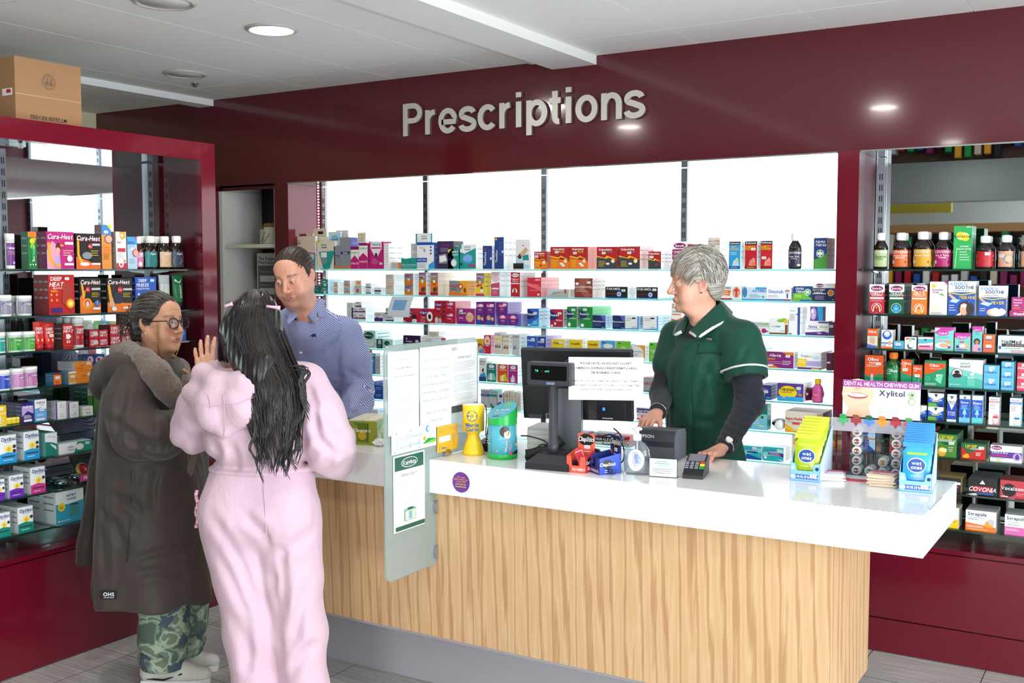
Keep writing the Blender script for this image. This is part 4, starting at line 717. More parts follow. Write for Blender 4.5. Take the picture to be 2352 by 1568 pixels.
stock('mir', 2, 'F', '''
250 402 55|c8202e 3a1416|r 0 .74 1 1 w;e .5 .86 .4 .09 M;T .5 .86 .07 w Benylin;T .5 .7 .08 w CHESTY;T .5 .63 .06 w COUGHS;r .05 .5 .95 .56 w;L .1 .47 .9 2 .04 q;c .5 .2 .34 w;c .5 .2 .31 r;p w .25,.06 .3,.26 .5,.34 .7,.26 .75,.06;p r .3,.04 .36,.24 .5,.3 .64,.24 .7,.04;c .5 .22 .08 o|red cough carton with white top|n=3 d=.05
447 598 55|0e5a34 2a3230|r 0 .74 1 1 w;e .5 .86 .4 .09 M;T .5 .86 .07 w Benylin;T .5 .7 .08 w MUCUS;T .35 .63 .06 w COUGH;r .6 .6 1 .66 r;T .8 .63 .05 w MAX;r .05 .5 .95 .56 w;c .5 .2 .34 w;c .5 .2 .31 0e5a34;p 2ea3dc .25,.06 .3,.26 .5,.34 .7,.26 .75,.06;c .5 .18 .06 w|dark green cough carton with white top|n=4 d=.05
672 828 65|ef7c1c c05a20|r 0 .8 1 1 w;e .5 .88 .4 .08 M;T .5 .88 .07 w Benylin;T .5 .74 .08 w DRY &;T .5 .66 .08 w TICKLY;r .05 .52 .95 .57 w;c .5 .2 .34 w;c .5 .2 .31 ef7c1c;p w .25,.06 .3,.26 .5,.34 .7,.26 .75,.06;p O .3,.04 .36,.24 .5,.3 .64,.24 .7,.04;c .5 .22 .08 u|orange cough carton with white top|n=2 d=.06
855 1030 30|f0efea s|p c81e78 .8,1 1,1 1,.9;c .22 .87 .12 y;T .45 .76 .06 P broncho;T .35 .69 .06 P stop;p 7ab86a .5,.62 .75,.58 .9,.55 .7,.66;L .08 .28 .7 4 .05 x;L .08 .08 .8 2 .04 e|tall white carton with purple lettering|d=.07
1040 1312 25|2456b8 w|r 0 .68 1 1 w;p y 0,.68 .5,.62 1,.68 1,.65 .5,.59 0,.65;T .4 .92 .09 3a8ad8 KOOL'n';T .6 .82 .09 B SOOTHE;t .5 .73 .04 B Cooling Gel Sheet;p a .05,.4 .3,.36 .45,.45 .2,.5;p f 0,.6 .2,.45 .3,.5 .05,.64;T .7 .53 .09 y MIGRAINE;e .68 .2 .3 .22 3a2a28;e .6 .18 .15 .18 f;r .48 .24 .76 .32 w;e .8 .2 .12 .2 3a2a28;p w .3,.0 .5,.1 .5,0;c .8 .42 .08 b;L .05 .3 .3 3 .07 w|large blue and white carton with a woman's face|n=2 d=.05
1345 1622 70|2456b8 w|r 0 .62 1 1 w;p y 0,.62 .5,.56 1,.62 1,.59 .5,.53 0,.59;T .4 .9 .1 3a8ad8 KOOL'n';T .58 .79 .1 B SOOTHE;t .45 .68 .045 B Cooling Gel Sheet;p a .05,.4 .35,.32 .5,.42 .2,.48;p f 0,.58 .2,.42 .3,.46 .05,.6;T .7 .44 .1 y FEVER;e .6 .12 .3 .14 f;e .7 .14 .3 .14 w;c .75 .31 .09 b;L .05 .25 .3 2 .07 w|blue and white carton with a resting child|d=.06
1650 1830 320|b01e70 m|T .5 .5 .45 w 4head;r .6 .85 1 .95 o;L .1 .2 .9 1 .1 q|magenta carton with white lettering|d=.08
1672 1830 185|b01e70 m|T .4 .8 .1 w Effective;T .4 .6 .1 w headache;T .3 .4 .1 w relief;L .1 .25 .7 2 .1 o|magenta carton topping the magenta one|d=.05 b=320''')
stock('mir', 3, 'F', '''
230 330 500|e8e0c4 j|r 0 .62 1 1 ef5a1c;T .5 .85 .12 w Olbas;e .5 .55 .3 .07 s;p f .2,.5 .8,.5 .7,.2 .3,.25;p z 0,0 1,0 1,.1 0,.2|cream carton with orange top and a baby|d=.06
370 482 512|w i|c .5 .72 .42 2a62c8;c .5 .78 .26 w;t .5 .72 .08 c Snore;r 0 .26 1 .32 2a62c8;e .75 .3 .12 .14 f;r 0 0 1 .1 o;L .1 .2 .5 2 .06 b|white carton with a blue crescent|d=.06
492 590 625|5ab8dc a|q .45 .6;T .45 .3 .16 2a6ac8 STERIMAR|small sky blue carton|d=.06
602 718 585|w s|c .2 .85 .08 r;c .35 .88 .08 o;c .5 .84 .08 l;c .65 .88 .08 c;c .8 .85 .08 p;T .5 .7 .09 t Nytol;c .5 .28 .25 B;c .56 .34 .22 w|white carton with coloured spots and a moon|d=.06
735 885 585|w q|p 5ac0c8 0,.85 1,.9 1,.6 0,.45;p q 0,.3 1,.4 1,0 0,0;p G .4,.86 .6,.86 .5,.66;T .4 .52 .12 a BabyRub;r .1 .22 .8 .34 m;c .15 .1 .08 f|white carton with teal and pink waves|d=.07
905 1092 487|7fd8cc q|p d03aa8 0,1 1,1 1,.92 .4,.7 0,.75;p w 0,.98 .3,.95 0,.8;e .42 .74 .32 .1 d03aa8;T .42 .75 .09 w Calpol;L .1 .58 .8 1 .05 z;r .15 .4 .8 .45 q;e .42 .22 .4 .13 w;e .5 .22 .25 .1 f;c .75 .35 .09 O;c .78 .15 .08 m;L .1 .06 .8 2 .03 t|large pink and mint carton|d=.06
1103 1260 545|7ad0c0 q|p d03aa8 0,1 1,1 1,.85 .4,.7 0,.75;e .45 .78 .36 .12 d03aa8;T .45 .79 .12 w Calpol;r .3 .48 .6 .54 m;e .6 .28 .3 .18 f;e .5 .3 .2 .1 w;c .2 .25 .1 p;r .1 .06 .8 .12 z|smaller pink and mint carton with a baby|d=.06
1280 1378 478|6ac8c0 q|p d03aa8 0,1 1,1 1,.82 .5,.78 0,.86;e .5 .87 .4 .05 d03aa8;T .5 .87 .05 w Calpol;L .3 .75 .7 2 .05 t;e .5 .4 .32 .13 2a1a18;e .5 .38 .2 .08 b8805a;p q .1,.0 .9,0 .85,.25 .6,.3 .4,.3 .15,.25;c .75 .1 .16 z|tall pink and mint carton with a dark-haired girl|d=.06
1388 1500 560|ef6a1c h|q .5 .7;T .45 .4 .2 z STERIMAR|orange carton with a blue word|s=2 d=.07
1535 1860 572|dce8ee a|T .42 .66 .22 k NeilMed;r .12 .36 .95 .54 2a2a48;t .52 .45 .13 j SINUS RINSE;L .2 .28 .9 1 .1 g;L .4 .16 .9 2 .08 r;e .07 .3 .04 .1 3a4a8a|wide pale carton with black lettering and a dark band|d=.09''')
stock('mir', 4, 'F', '''
205 388 765|e2561c n|T .45 .86 .11 w Olbas;T .45 .74 .07 w inhaler;L .1 .66 .8 2 .05 i;p 1a8a5a 0,.3 .4,.2 .8,.35 1,.3 1,0 0,0;e .4 .15 .08 .2 s;q .75 .7|orange inhaler tray with backing card|d=.05
400 552 740|1a8a4a|p ef5a1c 0,1 1,1 1,.35 0,.45;T .5 .78 .2 w Olbas;T .3 .58 .12 w bath|green bath bottle with orange cap|k=green
565 672 810|ef5a1c 3aa88a|T .5 .86 .1 w Olbas;T .3 .76 .08 w oil;L .1 .68 .8 2 .04 x;p 1f9a68 0,.5 1,.35 1,0 0,0;q .4 .6|orange and green oil carton|d=.06
680 778 865|ef5a1c 1a7a54|T .5 .84 .1 w Olbas;T .3 .73 .08 w oil;p 1f9a68 0,.5 1,.35 1,0 0,0;q .5 .48;c .22 .22 .18 T;c .22 .22 .14 1f9a68;p 5ac89a .5,.2 .8,.4 .7,.1|smaller orange and green oil carton|d=.05
800 1012 820|ef5a1c 1a8a5a|r 0 .9 1 1 1a8a5a;T .47 .82 .1 w Olbas;t .55 .7 .045 w menthol pastilles;p 1f9a68 0,.45 .3,.5 1,.75 1,0 0,0;q .7 .42;c .18 .3 .1 T;c .18 .3 .08 1f9a68;p 7fe0b0 .5,.3 .9,.5 .8,.1 .6,.2;L .05 .12 .7 2 .05 w|wide orange and green pastille carton|d=.06
1045 1385 810|7fd0c0 w|p w 0,1 1,1 1,.5 .6,.6 0,.75;T .48 .87 .09 t safe+;T .48 .77 .09 d sound;p 4ab8a8 0,.5 .6,.4 1,.3 1,0 0,0;c .25 .5 .16 M;c .25 .5 .145 w;e .25 .47 .1 .1 f;e .25 .43 .13 .08 k;e .25 .56 .08 .05 k;r .55 .08 .78 .38 6ac8b0;e .66 .38 .12 .03 a8e0d4;r .78 .14 .84 .3 4ab8a8;r .84 .12 .86 .32 6ac8b0;p w .6,.5 .8,.62 .7,.42;r .05 .08 .08 .14 w;L .1 .12 .4 1 .05 w|large teal and white carton picturing a mug|d=.1
1395 1552 865|62b8dc 3a6a8a|q .5 .75;T .45 .4 .14 2a5ac0 STERIMAR;c .45 .56 .1 a|pale blue carton|s=2 d=.08
1570 1698 830|62b8dc 3a6a8a|q .5 .72;T .45 .4 .2 2a5ac0 STERIMAR;c .4 .58 .12 a|narrow pale blue carton|s=3 d=.07
1730 1850 840|d8405a 5a2030|q .6 .72;T .5 .4 .2 w STERIMAR|pinkish red carton|s=3 d=.07''')
stock('mir', 5, 'F', '''
560 648 1200|1f5ac0 3a9a3a|p w 0,1 1,1 1,.8 0,.9;p 4aa83a 0,.2 1,.3 1,0 0,0|blue and green carton behind the gum poster|d=.06
675 822 1265|1f5ac0 G|p w 0,1 1,1 1,.7 .5,.45 0,.7;p G .38,.92 .62,.92 .5,.68;T .5 .52 .15 w VapoRub;r .25 .36 .7 .42 y;p 6ab83a 0,.28 .5,.26 .6,0 0,0;r .7 .02 .95 .2 B|blue and green vapour rub carton standing alone|d=.06
838 995 1145|1f5ac0 0a4a3a|p w 0,1 1,1 1,.75 .5,.45 0,.75;p G .38,.94 .62,.94 .5,.68;T .5 .52 .15 w VapoRub;r .25 .36 .7 .42 y;p 6ab83a 0,.28 .5,.26 .6,0 0,0;r .7 .02 .95 .2 B|blue and green vapour rub carton|s=2 d=.06
1028 1122 1155|w B|r 0 0 1 .8 2a4ab8;p w 0,.8 .5,.42 1,.8;p G .3,.93 .7,.93 .5,.82;T .5 .72 .06 d FIRST;t .5 .65 .05 z DEFENCE;T .5 .33 .07 w STOP;T .5 .25 .05 w A COLD;r 0 0 1 .08 w|tall white carton with deep blue lower half|d=.05
1150 1258 1165|2a5ac8 a|r 0 .86 1 1 w;p G .35,.94 .65,.94 .5,.86;T .5 .74 .08 w Sinex;L .2 .64 .8 3 .05 a;r .1 .48 .9 .52 c;p 9ad8f4 .42,.48 .58,.48 .7,.3 .55,.3 .55,.1 .45,.1 .45,.3 .3,.3;r 0 0 1 .18 7ac8ec|blue carton with a nasal spray and green crest|d=.05
1278 1382 1170|2a5ac8 a|r 0 .84 1 1 w;T .5 .73 .09 w Sinex;L .2 .64 .8 3 .05 a;r .1 .46 .9 .5 c;p 9ad8f4 .42,.48 .58,.48 .7,.3 .55,.3 .55,.1 .45,.1 .45,.3 .3,.3;r 0 0 1 .2 5ad0d0|blue carton with a nasal spray and white top|d=.05
1445 1550 1185|w s|T .5 .92 .05 d Sterimar;r 0 .8 1 .86 r;T .5 .83 .04 w COLD DEFENCE;L .1 .74 .7 3 .05 e;q .4 .6;p q .4,.3 .7,.4 1,.35 1,0 .45,0;e .68 .17 .24 .14 i;r .48 .24 .88 .3 r|slim white and red carton with a face|d=.06
1655 1768 1195|w a|T .5 .92 .05 d Sterimar;r 0 .78 1 .86 2a7ad0;T .5 .82 .04 w BLOCKED;L .1 .7 .7 4 .05 e;p a .35,.3 .7,.4 1,.35 1,0 .4,0;e .65 .17 .24 .14 i;r .45 .24 .88 .3 b|slim white and blue carton with a face|d=.06''')
stock('mir', 6, 'G', '''
278 396 490|2a52b8 B|p a .5,.7 1,1 1,0 .6,.2;T .5 .62 .13 w Beechams;r 0 .45 1 .5 o;L .1 .35 .6 2 .1 q|blue carton seen through the gum dispenser|d=.06
515 680 530|c8262a 0e6a3a|p 1a6a34 0,1 .6,1 .6,.6 .3,.3 0,.6;T .5 .85 .15 y LEMSIP;T .6 .68 .09 w COLD&FLU;e .25 .25 .16 .2 R|red and green carton behind the blue wipes|n=2 d=.05
695 866 530|1a6a34 c02a2a|T .5 .87 .13 y LEMSIP;T .5 .74 .1 w COLD&FLU;p r .7,.6 1,.7 1,0 .5,0;L .1 .6 .5 3 .08 w|green carton with red corner and stacked spares|n=4 d=.045
893 1062 560|4a8a34 G|T .5 .86 .14 y LEMSIP;T .5 .73 .1 w COLD&FLU;p G .2,.66 .8,.66 .5,.52;e .3 .22 .2 .2 O;e .35 .3 .2 .1 x;q .75 .62;L .62 .45 .9 3 .08 w|bright green carton with a yellow glass|n=4 d=.045
1100 1300 635|c8281e 1a5a30|p 1a6a34 0,1 1,1 1,.85 .3,.35 0,.75;T .4 .82 .16 y LEMSIP;T .3 .67 .09 o MAX;T .6 .67 .09 w COLD&FLU;e .2 .16 .14 .1 y;c .22 .2 .1 O;L .6 .45 .85 3 .08 w;q .82 .75|red and green carton with a glowing tablet|n=2 d=.06
1338 1595 655|w s|r 0 .25 1 .62 5a3a90;e .2 .84 .17 .13 M;T .2 .84 .1 w Benylin;T .3 .56 .11 w COLD & FLU;r .02 .34 .55 .42 m;L .05 .22 .5 1 .05 p;p y .2,.14 .35,.14 .35,.06 .2,.06;c .86 .36 .14 v;e .86 .34 .07 .14 p;e .86 .47 .04 .07 p|white and purple cold carton|d=.07''')
stock('mir', 7, 'G', '''
905 1097 915|2a2226 j|r .7 .55 .98 .72 w;p m .7,.4 .9,.45 .9,.3|dark carton row with gold edges at the counter end|n=3 d=.05
1155 1390 930|1e1a1c 5a5a60|p r .12,.2 .88,.2 .84,.55 .16,.55;I .5 .37 .28 w COVONIA;p w .4,.7 .5,.95 .6,.7;r .3 .05 .9 .18 2a5a9a;p w 0,.0 .25,.1 .35,.02 .1,-.05|black lozenge carton with a red panel|n=6 d=.035
1418 1640 942|c83a44 R|c .33 .45 .27 k;T .5 .56 .2 w Vocalzone;L .6 .3 .9 2 .1 q;r .05 .05 .3 .1 w|red carton with a black disc|n=2 d=.07''')
stock('mir', 8, 'G', '''
985 1078 1160|w i|p y 0,.3 1,.45 1,0 0,0;c .6 .35 .2 O;L .2 .8 .9 3 .1 s|white and yellow carton at the counter end|n=2 d=.05
1135 1385 1188|w s|T .38 .83 .16 2a2a5a Strepsils;t .35 .66 .07 e Orange with Vitamin C;L .08 .58 .5 1 .08 e;p ef7c1c 0,.4 1,.25 1,0 0,0;e .78 .38 .14 .16 O;e .85 .5 .1 .14 s;L .05 .26 .6 2 .06 w;L .1 .1 .8 1 .05 w|white carton with orange base and peel|n=4 d=.035
1455 1690 1225|w s|T .4 .83 .16 2a2a5a Strepsils;t .35 .64 .08 e Strawberry;L .08 .52 .6 1 .08 e;r 0 0 1 .4 e86ab0;L .05 .3 .6 2 .06 w|white carton with pink base|n=4 d=.035''')
stock('side', 1, 'A', '''
73 155 232|6a2a80|p w 0,.0 1,.0 1,.1 0,.25;T .5 .78 .1 w Valupak;t .5 .62 .09 q Vitamin;t .5 .52 .09 q C+Zinc;c .6 .12 .12 v|slim purple effervescent tube|k=tub
262 342 215|1a7a3a G|r 0 .86 1 1 o;e .5 .75 .3 .08 y;c .75 .8 .18 O;p l .5,.75 .8,.6 .5,.5 .2,.6;V .55 .4 .3 w Berocca;e .5 .42 .12 .2 g;c .2 .12 .08 w;c .5 .12 .08 w;c .8 .12 .08 w|green vitamin carton with orange top|d=.05
438 695 215|c0207c 6a1040|p q 0,0 .5,0 .45,.6 .2,.75 0,.5;p O .02,.7 .12,.72 .16,.3 .35,.12 .2,.06 .04,.3;e .42 .6 .1 .1 5a2a1a;e .4 .5 .08 .08 f;p v .25,.05 .5,.05 .45,.35 .3,.35;I .48 .86 .14 r Cura-Heat;I .48 .87 .13 w Cura-Heat;c .55 .64 .1 r;t .55 .64 .06 w 12x;r .65 .66 .97 .73 w;r .65 .58 .97 .64 m;L .58 .5 .95 3 .06 x;c .82 .28 .1 w;r .62 .1 .96 .16 w;e .38 .1 .1 .05 O|pink heat patch carton with a woman's back|n=2 d=.045
715 945 232|1e1814 k|p ef6a1c 0,.35 .6,.2 1,.25 1,0 0,0;p O .05,.85 .14,.85 .14,.4 .35,.12 .2,.1 .05,.4;e .45 .38 .2 .1 e;e .35 .14 .2 .05 w;I .5 .86 .15 r Cura-Heat;I .5 .87 .135 w Cura-Heat;c .58 .64 .1 r;t .58 .64 .06 w 16x;r .66 .66 .98 .72 s;L .6 .52 .95 3 .06 y;r .6 .18 .98 .26 k;r .6 .12 .98 .17 w|black and orange heat patch carton|d=.07
960 1050 150|e8963a 8a6a6a|r 0 .78 1 1 3a8ad0;p y .55,1 1,1 1,.86;e .7 .68 .42 .1 p;e .72 .68 .36 .085 f;q .45 .84;L .1 .5 .9 3 .05 u;L .1 .35 .8 5 .03 n|tall blue and orange carton|d=.05
1095 1192 215|f0ece4 a89a90|p O .35,1 .9,1 .95,.85 .6,.78 .4,.85;c .6 .9 .14 w;T .3 .72 .06 u Sun;r .15 .46 .9 .56 c83040;L .1 .42 .8 5 .04 s;r 0 0 1 .16 c83040;e .45 .16 .25 .12 w;c .45 .12 .12 u;c .8 .22 .1 o|white and red tall carton|d=.05
1205 1295 262|b8d0e4 8a9ab0|r 0 .75 1 1 4aa0d8;p m .7,1 1,1 1,.88;T .4 .83 .08 p Junior;L .1 .7 .9 2 .05 c;q .5 .62;e .8 .5 .3 .12 m;e .85 .5 .26 .1 f;L .1 .3 .9 3 .05 e|pale blue carton with a child's face|d=.05
1290 1388 262|e07aa4|r 0 .9 1 1 w;T .5 .72 .12 w Calamine;r .1 .42 .9 .52 c;c .5 .2 .14 w;q .6 .84|brown bottle with pink label|k=bottle lab=brown
1408 1526 255|1f7a78|r 0 .72 1 1 4aa0e0;T .5 .86 .14 w Care;p y .9,.7 1,.9 1,0 .9,0;L .1 .5 .8 3 .1 T;r 0 0 1 .08 O|dark bottle with teal label|k=bottle n=2 d=.05
1548 1662 258|d8b490|r 0 .72 1 1 4aa0e0;T .5 .86 .14 w Care;p n .7,.7 1,.5 1,.2 .8,.3;L .1 .5 .7 3 .1 n;r 0 0 1 .08 l|dark bottle with tan label|k=bottle n=2 d=.05
1662 1776 255|3a4454|r 0 .72 1 1 4aa0e0;T .5 .86 .14 w Care;e .85 .55 .14 .2 n;L .1 .5 .7 3 .1 a;r 0 0 1 .08 y|dark bottle with slate label|k=bottle''')
stock('side', 2, 'A', '''
10 140 815|8a8a98|e .6 .75 .4 .16 3a3a90;T .6 .76 .13 w Valupak;L .2 .5 .8 3 .1 w;p w .4,0 1,.4 1,0;q .7 .72|first grey-labelled tablet tub|k=tub
130 202 822|8a8a98|e .6 .75 .4 .16 3a3a90;L .2 .5 .8 3 .1 w|grey-labelled tablet tub set back between two others|k=tub back=.06
200 330 820|8a8a98|e .6 .75 .4 .16 3a3a90;T .6 .76 .13 w Valupak;L .2 .5 .8 3 .1 w;p w .4,0 1,.4 1,0|last grey-labelled tablet tub|k=tub
455 700 622|c0201e 7a1416|T .3 .9 .1 w DEEP;I .3 .76 .11 w HEAT;T .4 .66 .04 w HEAT PATCH;L .08 .61 .4 2 .03 y;c .1 .5 .04 O;c .3 .5 .04 O;c .1 .36 .04 O;c .3 .36 .04 O;p a83a2a .55,.8 .9,.7 .8,.1 .5,.3;c .82 .27 .17 o;c .82 .27 .12 y;c .82 .27 .07 x;r .08 .05 .5 .17 3a2a70;q .7 .9|red heat patch carton with a yellow sun|n=3 d=.035
752 948 655|231a14 k|p ef7a1c 0,.45 .3,.7 .2,.3 1,.3 1,0 0,0;p O .05,.85 .14,.85 .25,.5 .15,.4;c .35 .28 .22 O;e .35 .28 .13 .12 u;e .35 .26 .08 .08 i;I .5 .88 .13 r Cura-Heat;I .5 .89 .12 w Cura-Heat;c .38 .68 .12 r;t .38 .68 .06 w 8x;r .55 .66 .98 .72 s;L .55 .58 .95 3 .05 y;c .8 .28 .13 3a6ab0;r .8 .24 .82 .34 w;r .6 .1 .95 .16 w|black and orange carton with a knee|d=.065
1012 1250 655|231a14 k|p ef7a1c 0,.3 1,.25 1,0 0,0;p O .02,.8 .1,.85 .2,.4 .3,.15 .1,.2;p 2a2440 .2,.5 .35,.6 .55,.58 .6,.3 .5,.25 .3,.25;p f .05,.2 .2,.45 .25,.3 .3,.1;p f .5,.1 .6,.35 .55,.2;I .45 .88 .13 r Cura-Heat;I .45 .89 .12 w Cura-Heat;c .5 .66 .11 r;t .5 .66 .06 w 24x;r .62 .64 .98 .7 s;L .6 .56 .95 3 .05 y;e .25 .1 .1 .06 w;r .6 .1 .95 .15 w|black and orange carton with a bending back|n=2 d=.05
1280 1478 645|2458b8 16306a|T .35 .9 .09 w DEEP;T .35 .77 .09 w FREEZE;T .35 .66 .05 w COLD PATCH;c .15 .5 .05 a;c .4 .5 .05 a;q .8 .9|blue cold patch carton|n=2 d=.05
1545 1640 625|s|L .2 .8 .8 3 .1 e;r .1 .3 .9 .6 l|white tube standing on its cap|k=tube cap=w
1672 1764 625|1a6a3a|p w 0,1 1,1 .6,.8 0,.9;V .6 .4 .2 w BIOFREEZE|green and white tube by the maroon frame|k=tube cap=k''')
stock('side', 3, 'A', '''
-40 76 1168|1a9a8a|e .6 .78 .4 .15 3a3a90;T .6 .79 .13 w Valupak;L .2 .5 .8 3 .1 w;p w .4,0 1,.4 1,0|teal-labelled tablet tub|k=tub
105 238 1165|3aa02e|e .55 .78 .4 .15 3a3a90;T .55 .79 .13 w Valupak;t .5 .5 .1 w Zinc;p w .4,0 1,.4 1,0;c .6 .14 .1 g|first green-labelled tablet tub|k=tub
240 362 1160|4aa83a|e .6 .78 .4 .15 3a3a90;T .6 .79 .13 w Valupak;t .5 .5 .1 w Kelp;p w .4,0 1,.4 1,0|second green-labelled tablet tub|k=tub
345 440 1068|d02420|T .45 .8 .16 w DEEP;I .45 .6 .16 w HEAT;r .1 .08 .8 .2 x|red roll-on bottle leaning left in the pair|k=tube cap=r
443 540 1075|d02420|T .45 .8 .16 w DEEP;I .45 .6 .16 w HEAT;r .1 .08 .8 .2 x;q .6 .4|red roll-on bottle beside the tall red carton|k=tube cap=r
592 692 1090|c01e24 4a1414|T .5 .86 .12 w DEEP;I .5 .72 .12 w HEAT;p w .3,.6 .6,.6 .8,.5 .6,.4 .3,.4;T .5 .3 .12 w 60;L .1 .14 .9 1 .05 o|tall red carton with a white arrow|d=.07
718 816 1030|b81e30|T .5 .8 .12 w DEEP;I .5 .66 .12 w HEAT;c .3 .4 .07 o;c .6 .4 .07 o;r 0 .1 1 .22 3a2a70;r 0 0 1 .08 l|red spray can with white cap|k=tub d=.05 n=3
845 932 1145|c01e2e 6a1420|T .5 .7 .28 w DEEP;I .5 .35 .28 w HEAT;q .7 .5|short red carton beside the spray can|s=2 d=.08
935 1022 1145|c01e2e 6a1420|T .5 .7 .28 w DEEP;I .5 .35 .28 w HEAT|second short red carton|s=2 d=.08
1040 1137 1100|c01e2e 6a1420|T .5 .7 .28 w DEEP;I .5 .35 .28 w HEAT;L .2 .15 .8 1 .1 q|larger red carton nearer the woman's shoulder|s=2 d=.08
1148 1235 1100|c01e2e 6a1420|T .5 .7 .28 w DEEP;I .5 .35 .28 w HEAT;L .2 .15 .8 1 .1 q|red carton touching the woman's hair|s=2 d=.08
1700 1762 1140|2a62b8 16306a|L .2 .8 .8 3 .12 a|blue carton peeping out past the glasses|d=.05''')
stock('side', 4, 'B', '''
-10 110 178|2a4ab8|e .7 .75 .3 .15 3a3a90;T .6 .75 .13 w Valupak;L .2 .5 .8 3 .1 a;p w .4,0 1,.4 1,0|royal blue labelled tablet tub|k=tub
116 218 165|c888b8|e .7 .75 .3 .15 3a3a90;T .6 .75 .12 w Valupak;L .2 .5 .8 3 .1 w|first pink-labelled tablet tub|k=tub
220 332 150|c07ab0|e .6 .78 .35 .15 3a3a90;T .6 .79 .12 w Valupak;L .2 .5 .8 3 .1 w;c .7 .15 .1 q|second pink-labelled tablet tub|k=tub
438 500 205|e07a20 2a6a90|r 0 0 1 .1 R;r 0 .9 1 1 R;T .5 .3 .14 r Balm;q .5 .65|small orange and blue balm carton|d=.06
560 624 190|e89a30 5a8aa0|r 0 0 1 .12 w;r 0 .88 1 1 w;c .15 .06 .05 k;c .4 .06 .05 k;c .65 .06 .05 k;c .9 .06 .05 k;q .5 .6|small balm carton with dotted edge|d=.055
628 768 182|ef8a1c s|T .4 .6 .14 n Tiger;L .1 .4 .6 1 .1 u;q .75 .7|orange balm carton at the foot of its pile|d=.1
608 755 108|ef8a1c s|T .4 .6 .16 n Tiger;L .1 .35 .6 2 .1 u;q .8 .75|orange balm carton on top of its pile|d=.12 b=182
708 770 50|2a3a90 B|e .5 .8 .4 .14 d8c8d8;c .4 .82 .14 r;T .5 .35 .16 w SNOW;r 0 .1 1 .2 r|blue balm stick card hung behind the orange cartons|d=.03 back=.03 n=2
772 855 50|2a3a90 B|e .5 .8 .4 .14 d8c8d8;c .4 .82 .14 r;T .5 .35 .16 w SNOW;r 0 .1 1 .2 r|blue balm stick card against the brown coat|d=.03 back=.03 n=2
1430 1492 82|e8e4e8|L .2 .7 .8 3 .15 q|white tub between the two women|k=tub''')
stock('side', 5, 'B', '''
-40 50 470|e8c01c y|q .5 .86;T .5 .65 .1 w Natural;V .3 .3 .3 w FREE;L .4 .4 .8 4 .1 w|yellow carton cut by the frame edge|d=.06
176 270 445|3a2470 2a1a50|p v .0,.35 .5,.6 1,.45 1,.85 0,.85;T .5 .82 .13 w kalms;t .5 .66 .09 v Night;L .15 .4 .85 3 .06 w;r .15 .1 .85 .2 w|dark purple sleep carton|n=3 d=.05
282 378 418|6aa8e0 5a8ac0|p w 0,1 1,1 1,.55 .5,.65 0,.6;T .5 .88 .12 B kalms;t .6 .76 .08 z Day;q .6 .55;L .15 .35 .85 2 .05 w;r .1 .08 .8 .16 w|pale blue day carton|d=.05
455 542 435|f0eef0 s|r 0 0 .12 1 6a2a80;q .5 .6;L .3 .35 .85 1 .1 e|white carton with purple edge|s=2 d=.07
556 642 440|f0eef0 s|r 0 0 .12 1 6a2a80;q .6 .6;L .3 .35 .85 1 .1 e|second white carton with purple edge|s=2 d=.07
668 760 475|f0f0e8 s|r 0 0 .06 1 l;L .2 .7 .9 1 .2 e;t .6 .35 .2 g Senna|white carton with green edge|d=.06
715 755 325|4a8a2a G|r 0 .7 1 1 s;L .1 .95 .9 5 .06 e|slim green carton behind the white ones|d=.05 back=.08 n=2
762 850 328|4a8a2a G|r 0 .7 1 1 s;L .1 .95 .9 5 .06 e|green carton at the coat's back|d=.05 back=.08 n=2''')
for cx in (70, 108, 146):
    p = onx(0+cx*.28058, 800+600*.28058, -4.14); m = MB(); m.lathe([(.026, 0), (.027, .003), (.027, .014), (.02, .016)], cm('e8d020', .3), 24); m.lathe([(.0272, .016), (.0275, .018), (.0272, .026), (.02, .027)], cm('f4e460', .3), 24)
    tag(m.build('pastille_tin', None, (-4.15, p[1], LEVELS[4]+.005)), {70: 'yellow pastille tin next to the yellow carton', 108: 'yellow pastille tin between two others', 146: 'yellow pastille tin next to the dark purple carton'}[cx], 'tin', 'yellow tins on the side shelf')
OPT = 'c .55 .5 .26 x;c .55 .5 .14 y;c .55 .5 .06 O;T .55 .86 .13 2a3a80 Optibac;L .3 .76 .9 1 .05 e;c .87 .58 .1 d;'
stock('side', 6, 'B', f'''
-10 130 710|f2f2f0 d8dce0|{OPT}c .87 .42 .1 d;p 2a9ad8 0,.34 .5,.4 1,.34 1,0 0,0;r .12 .22 .9 .27 d;L .2 .14 .8 1 .05 w|white carton with yellow flower and blue base|n=2 d=.05
190 316 678|f2f2f0 d8dce0|{OPT}c .87 .42 .1 d;p 2a9ad8 0,.34 .5,.4 1,.34 1,0 0,0;r .12 .22 .9 .27 d;L .2 .14 .8 1 .05 w|taller white carton with yellow flower and blue base|n=2 d=.055
367 466 690|f0f2f0 6ab0a8|p 14806e 0,.64 .5,.6 1,.5 1,0 0,0;t .4 .86 .09 t safe;q .7 .8;p w .4,.55 .9,.4 .9,.25 .5,.45|white and teal carton with a thermometer|n=5 d=.04
482 752 765|f2f4f2 d8e4e0|p 14907e .55,1 1,1 1,.0 .45,0;T .35 .6 .2 b safe+;t .35 .35 .2 d sound;e .62 .5 .12 .3 w;q .85 .75|low white and teal carton|d=.07''')
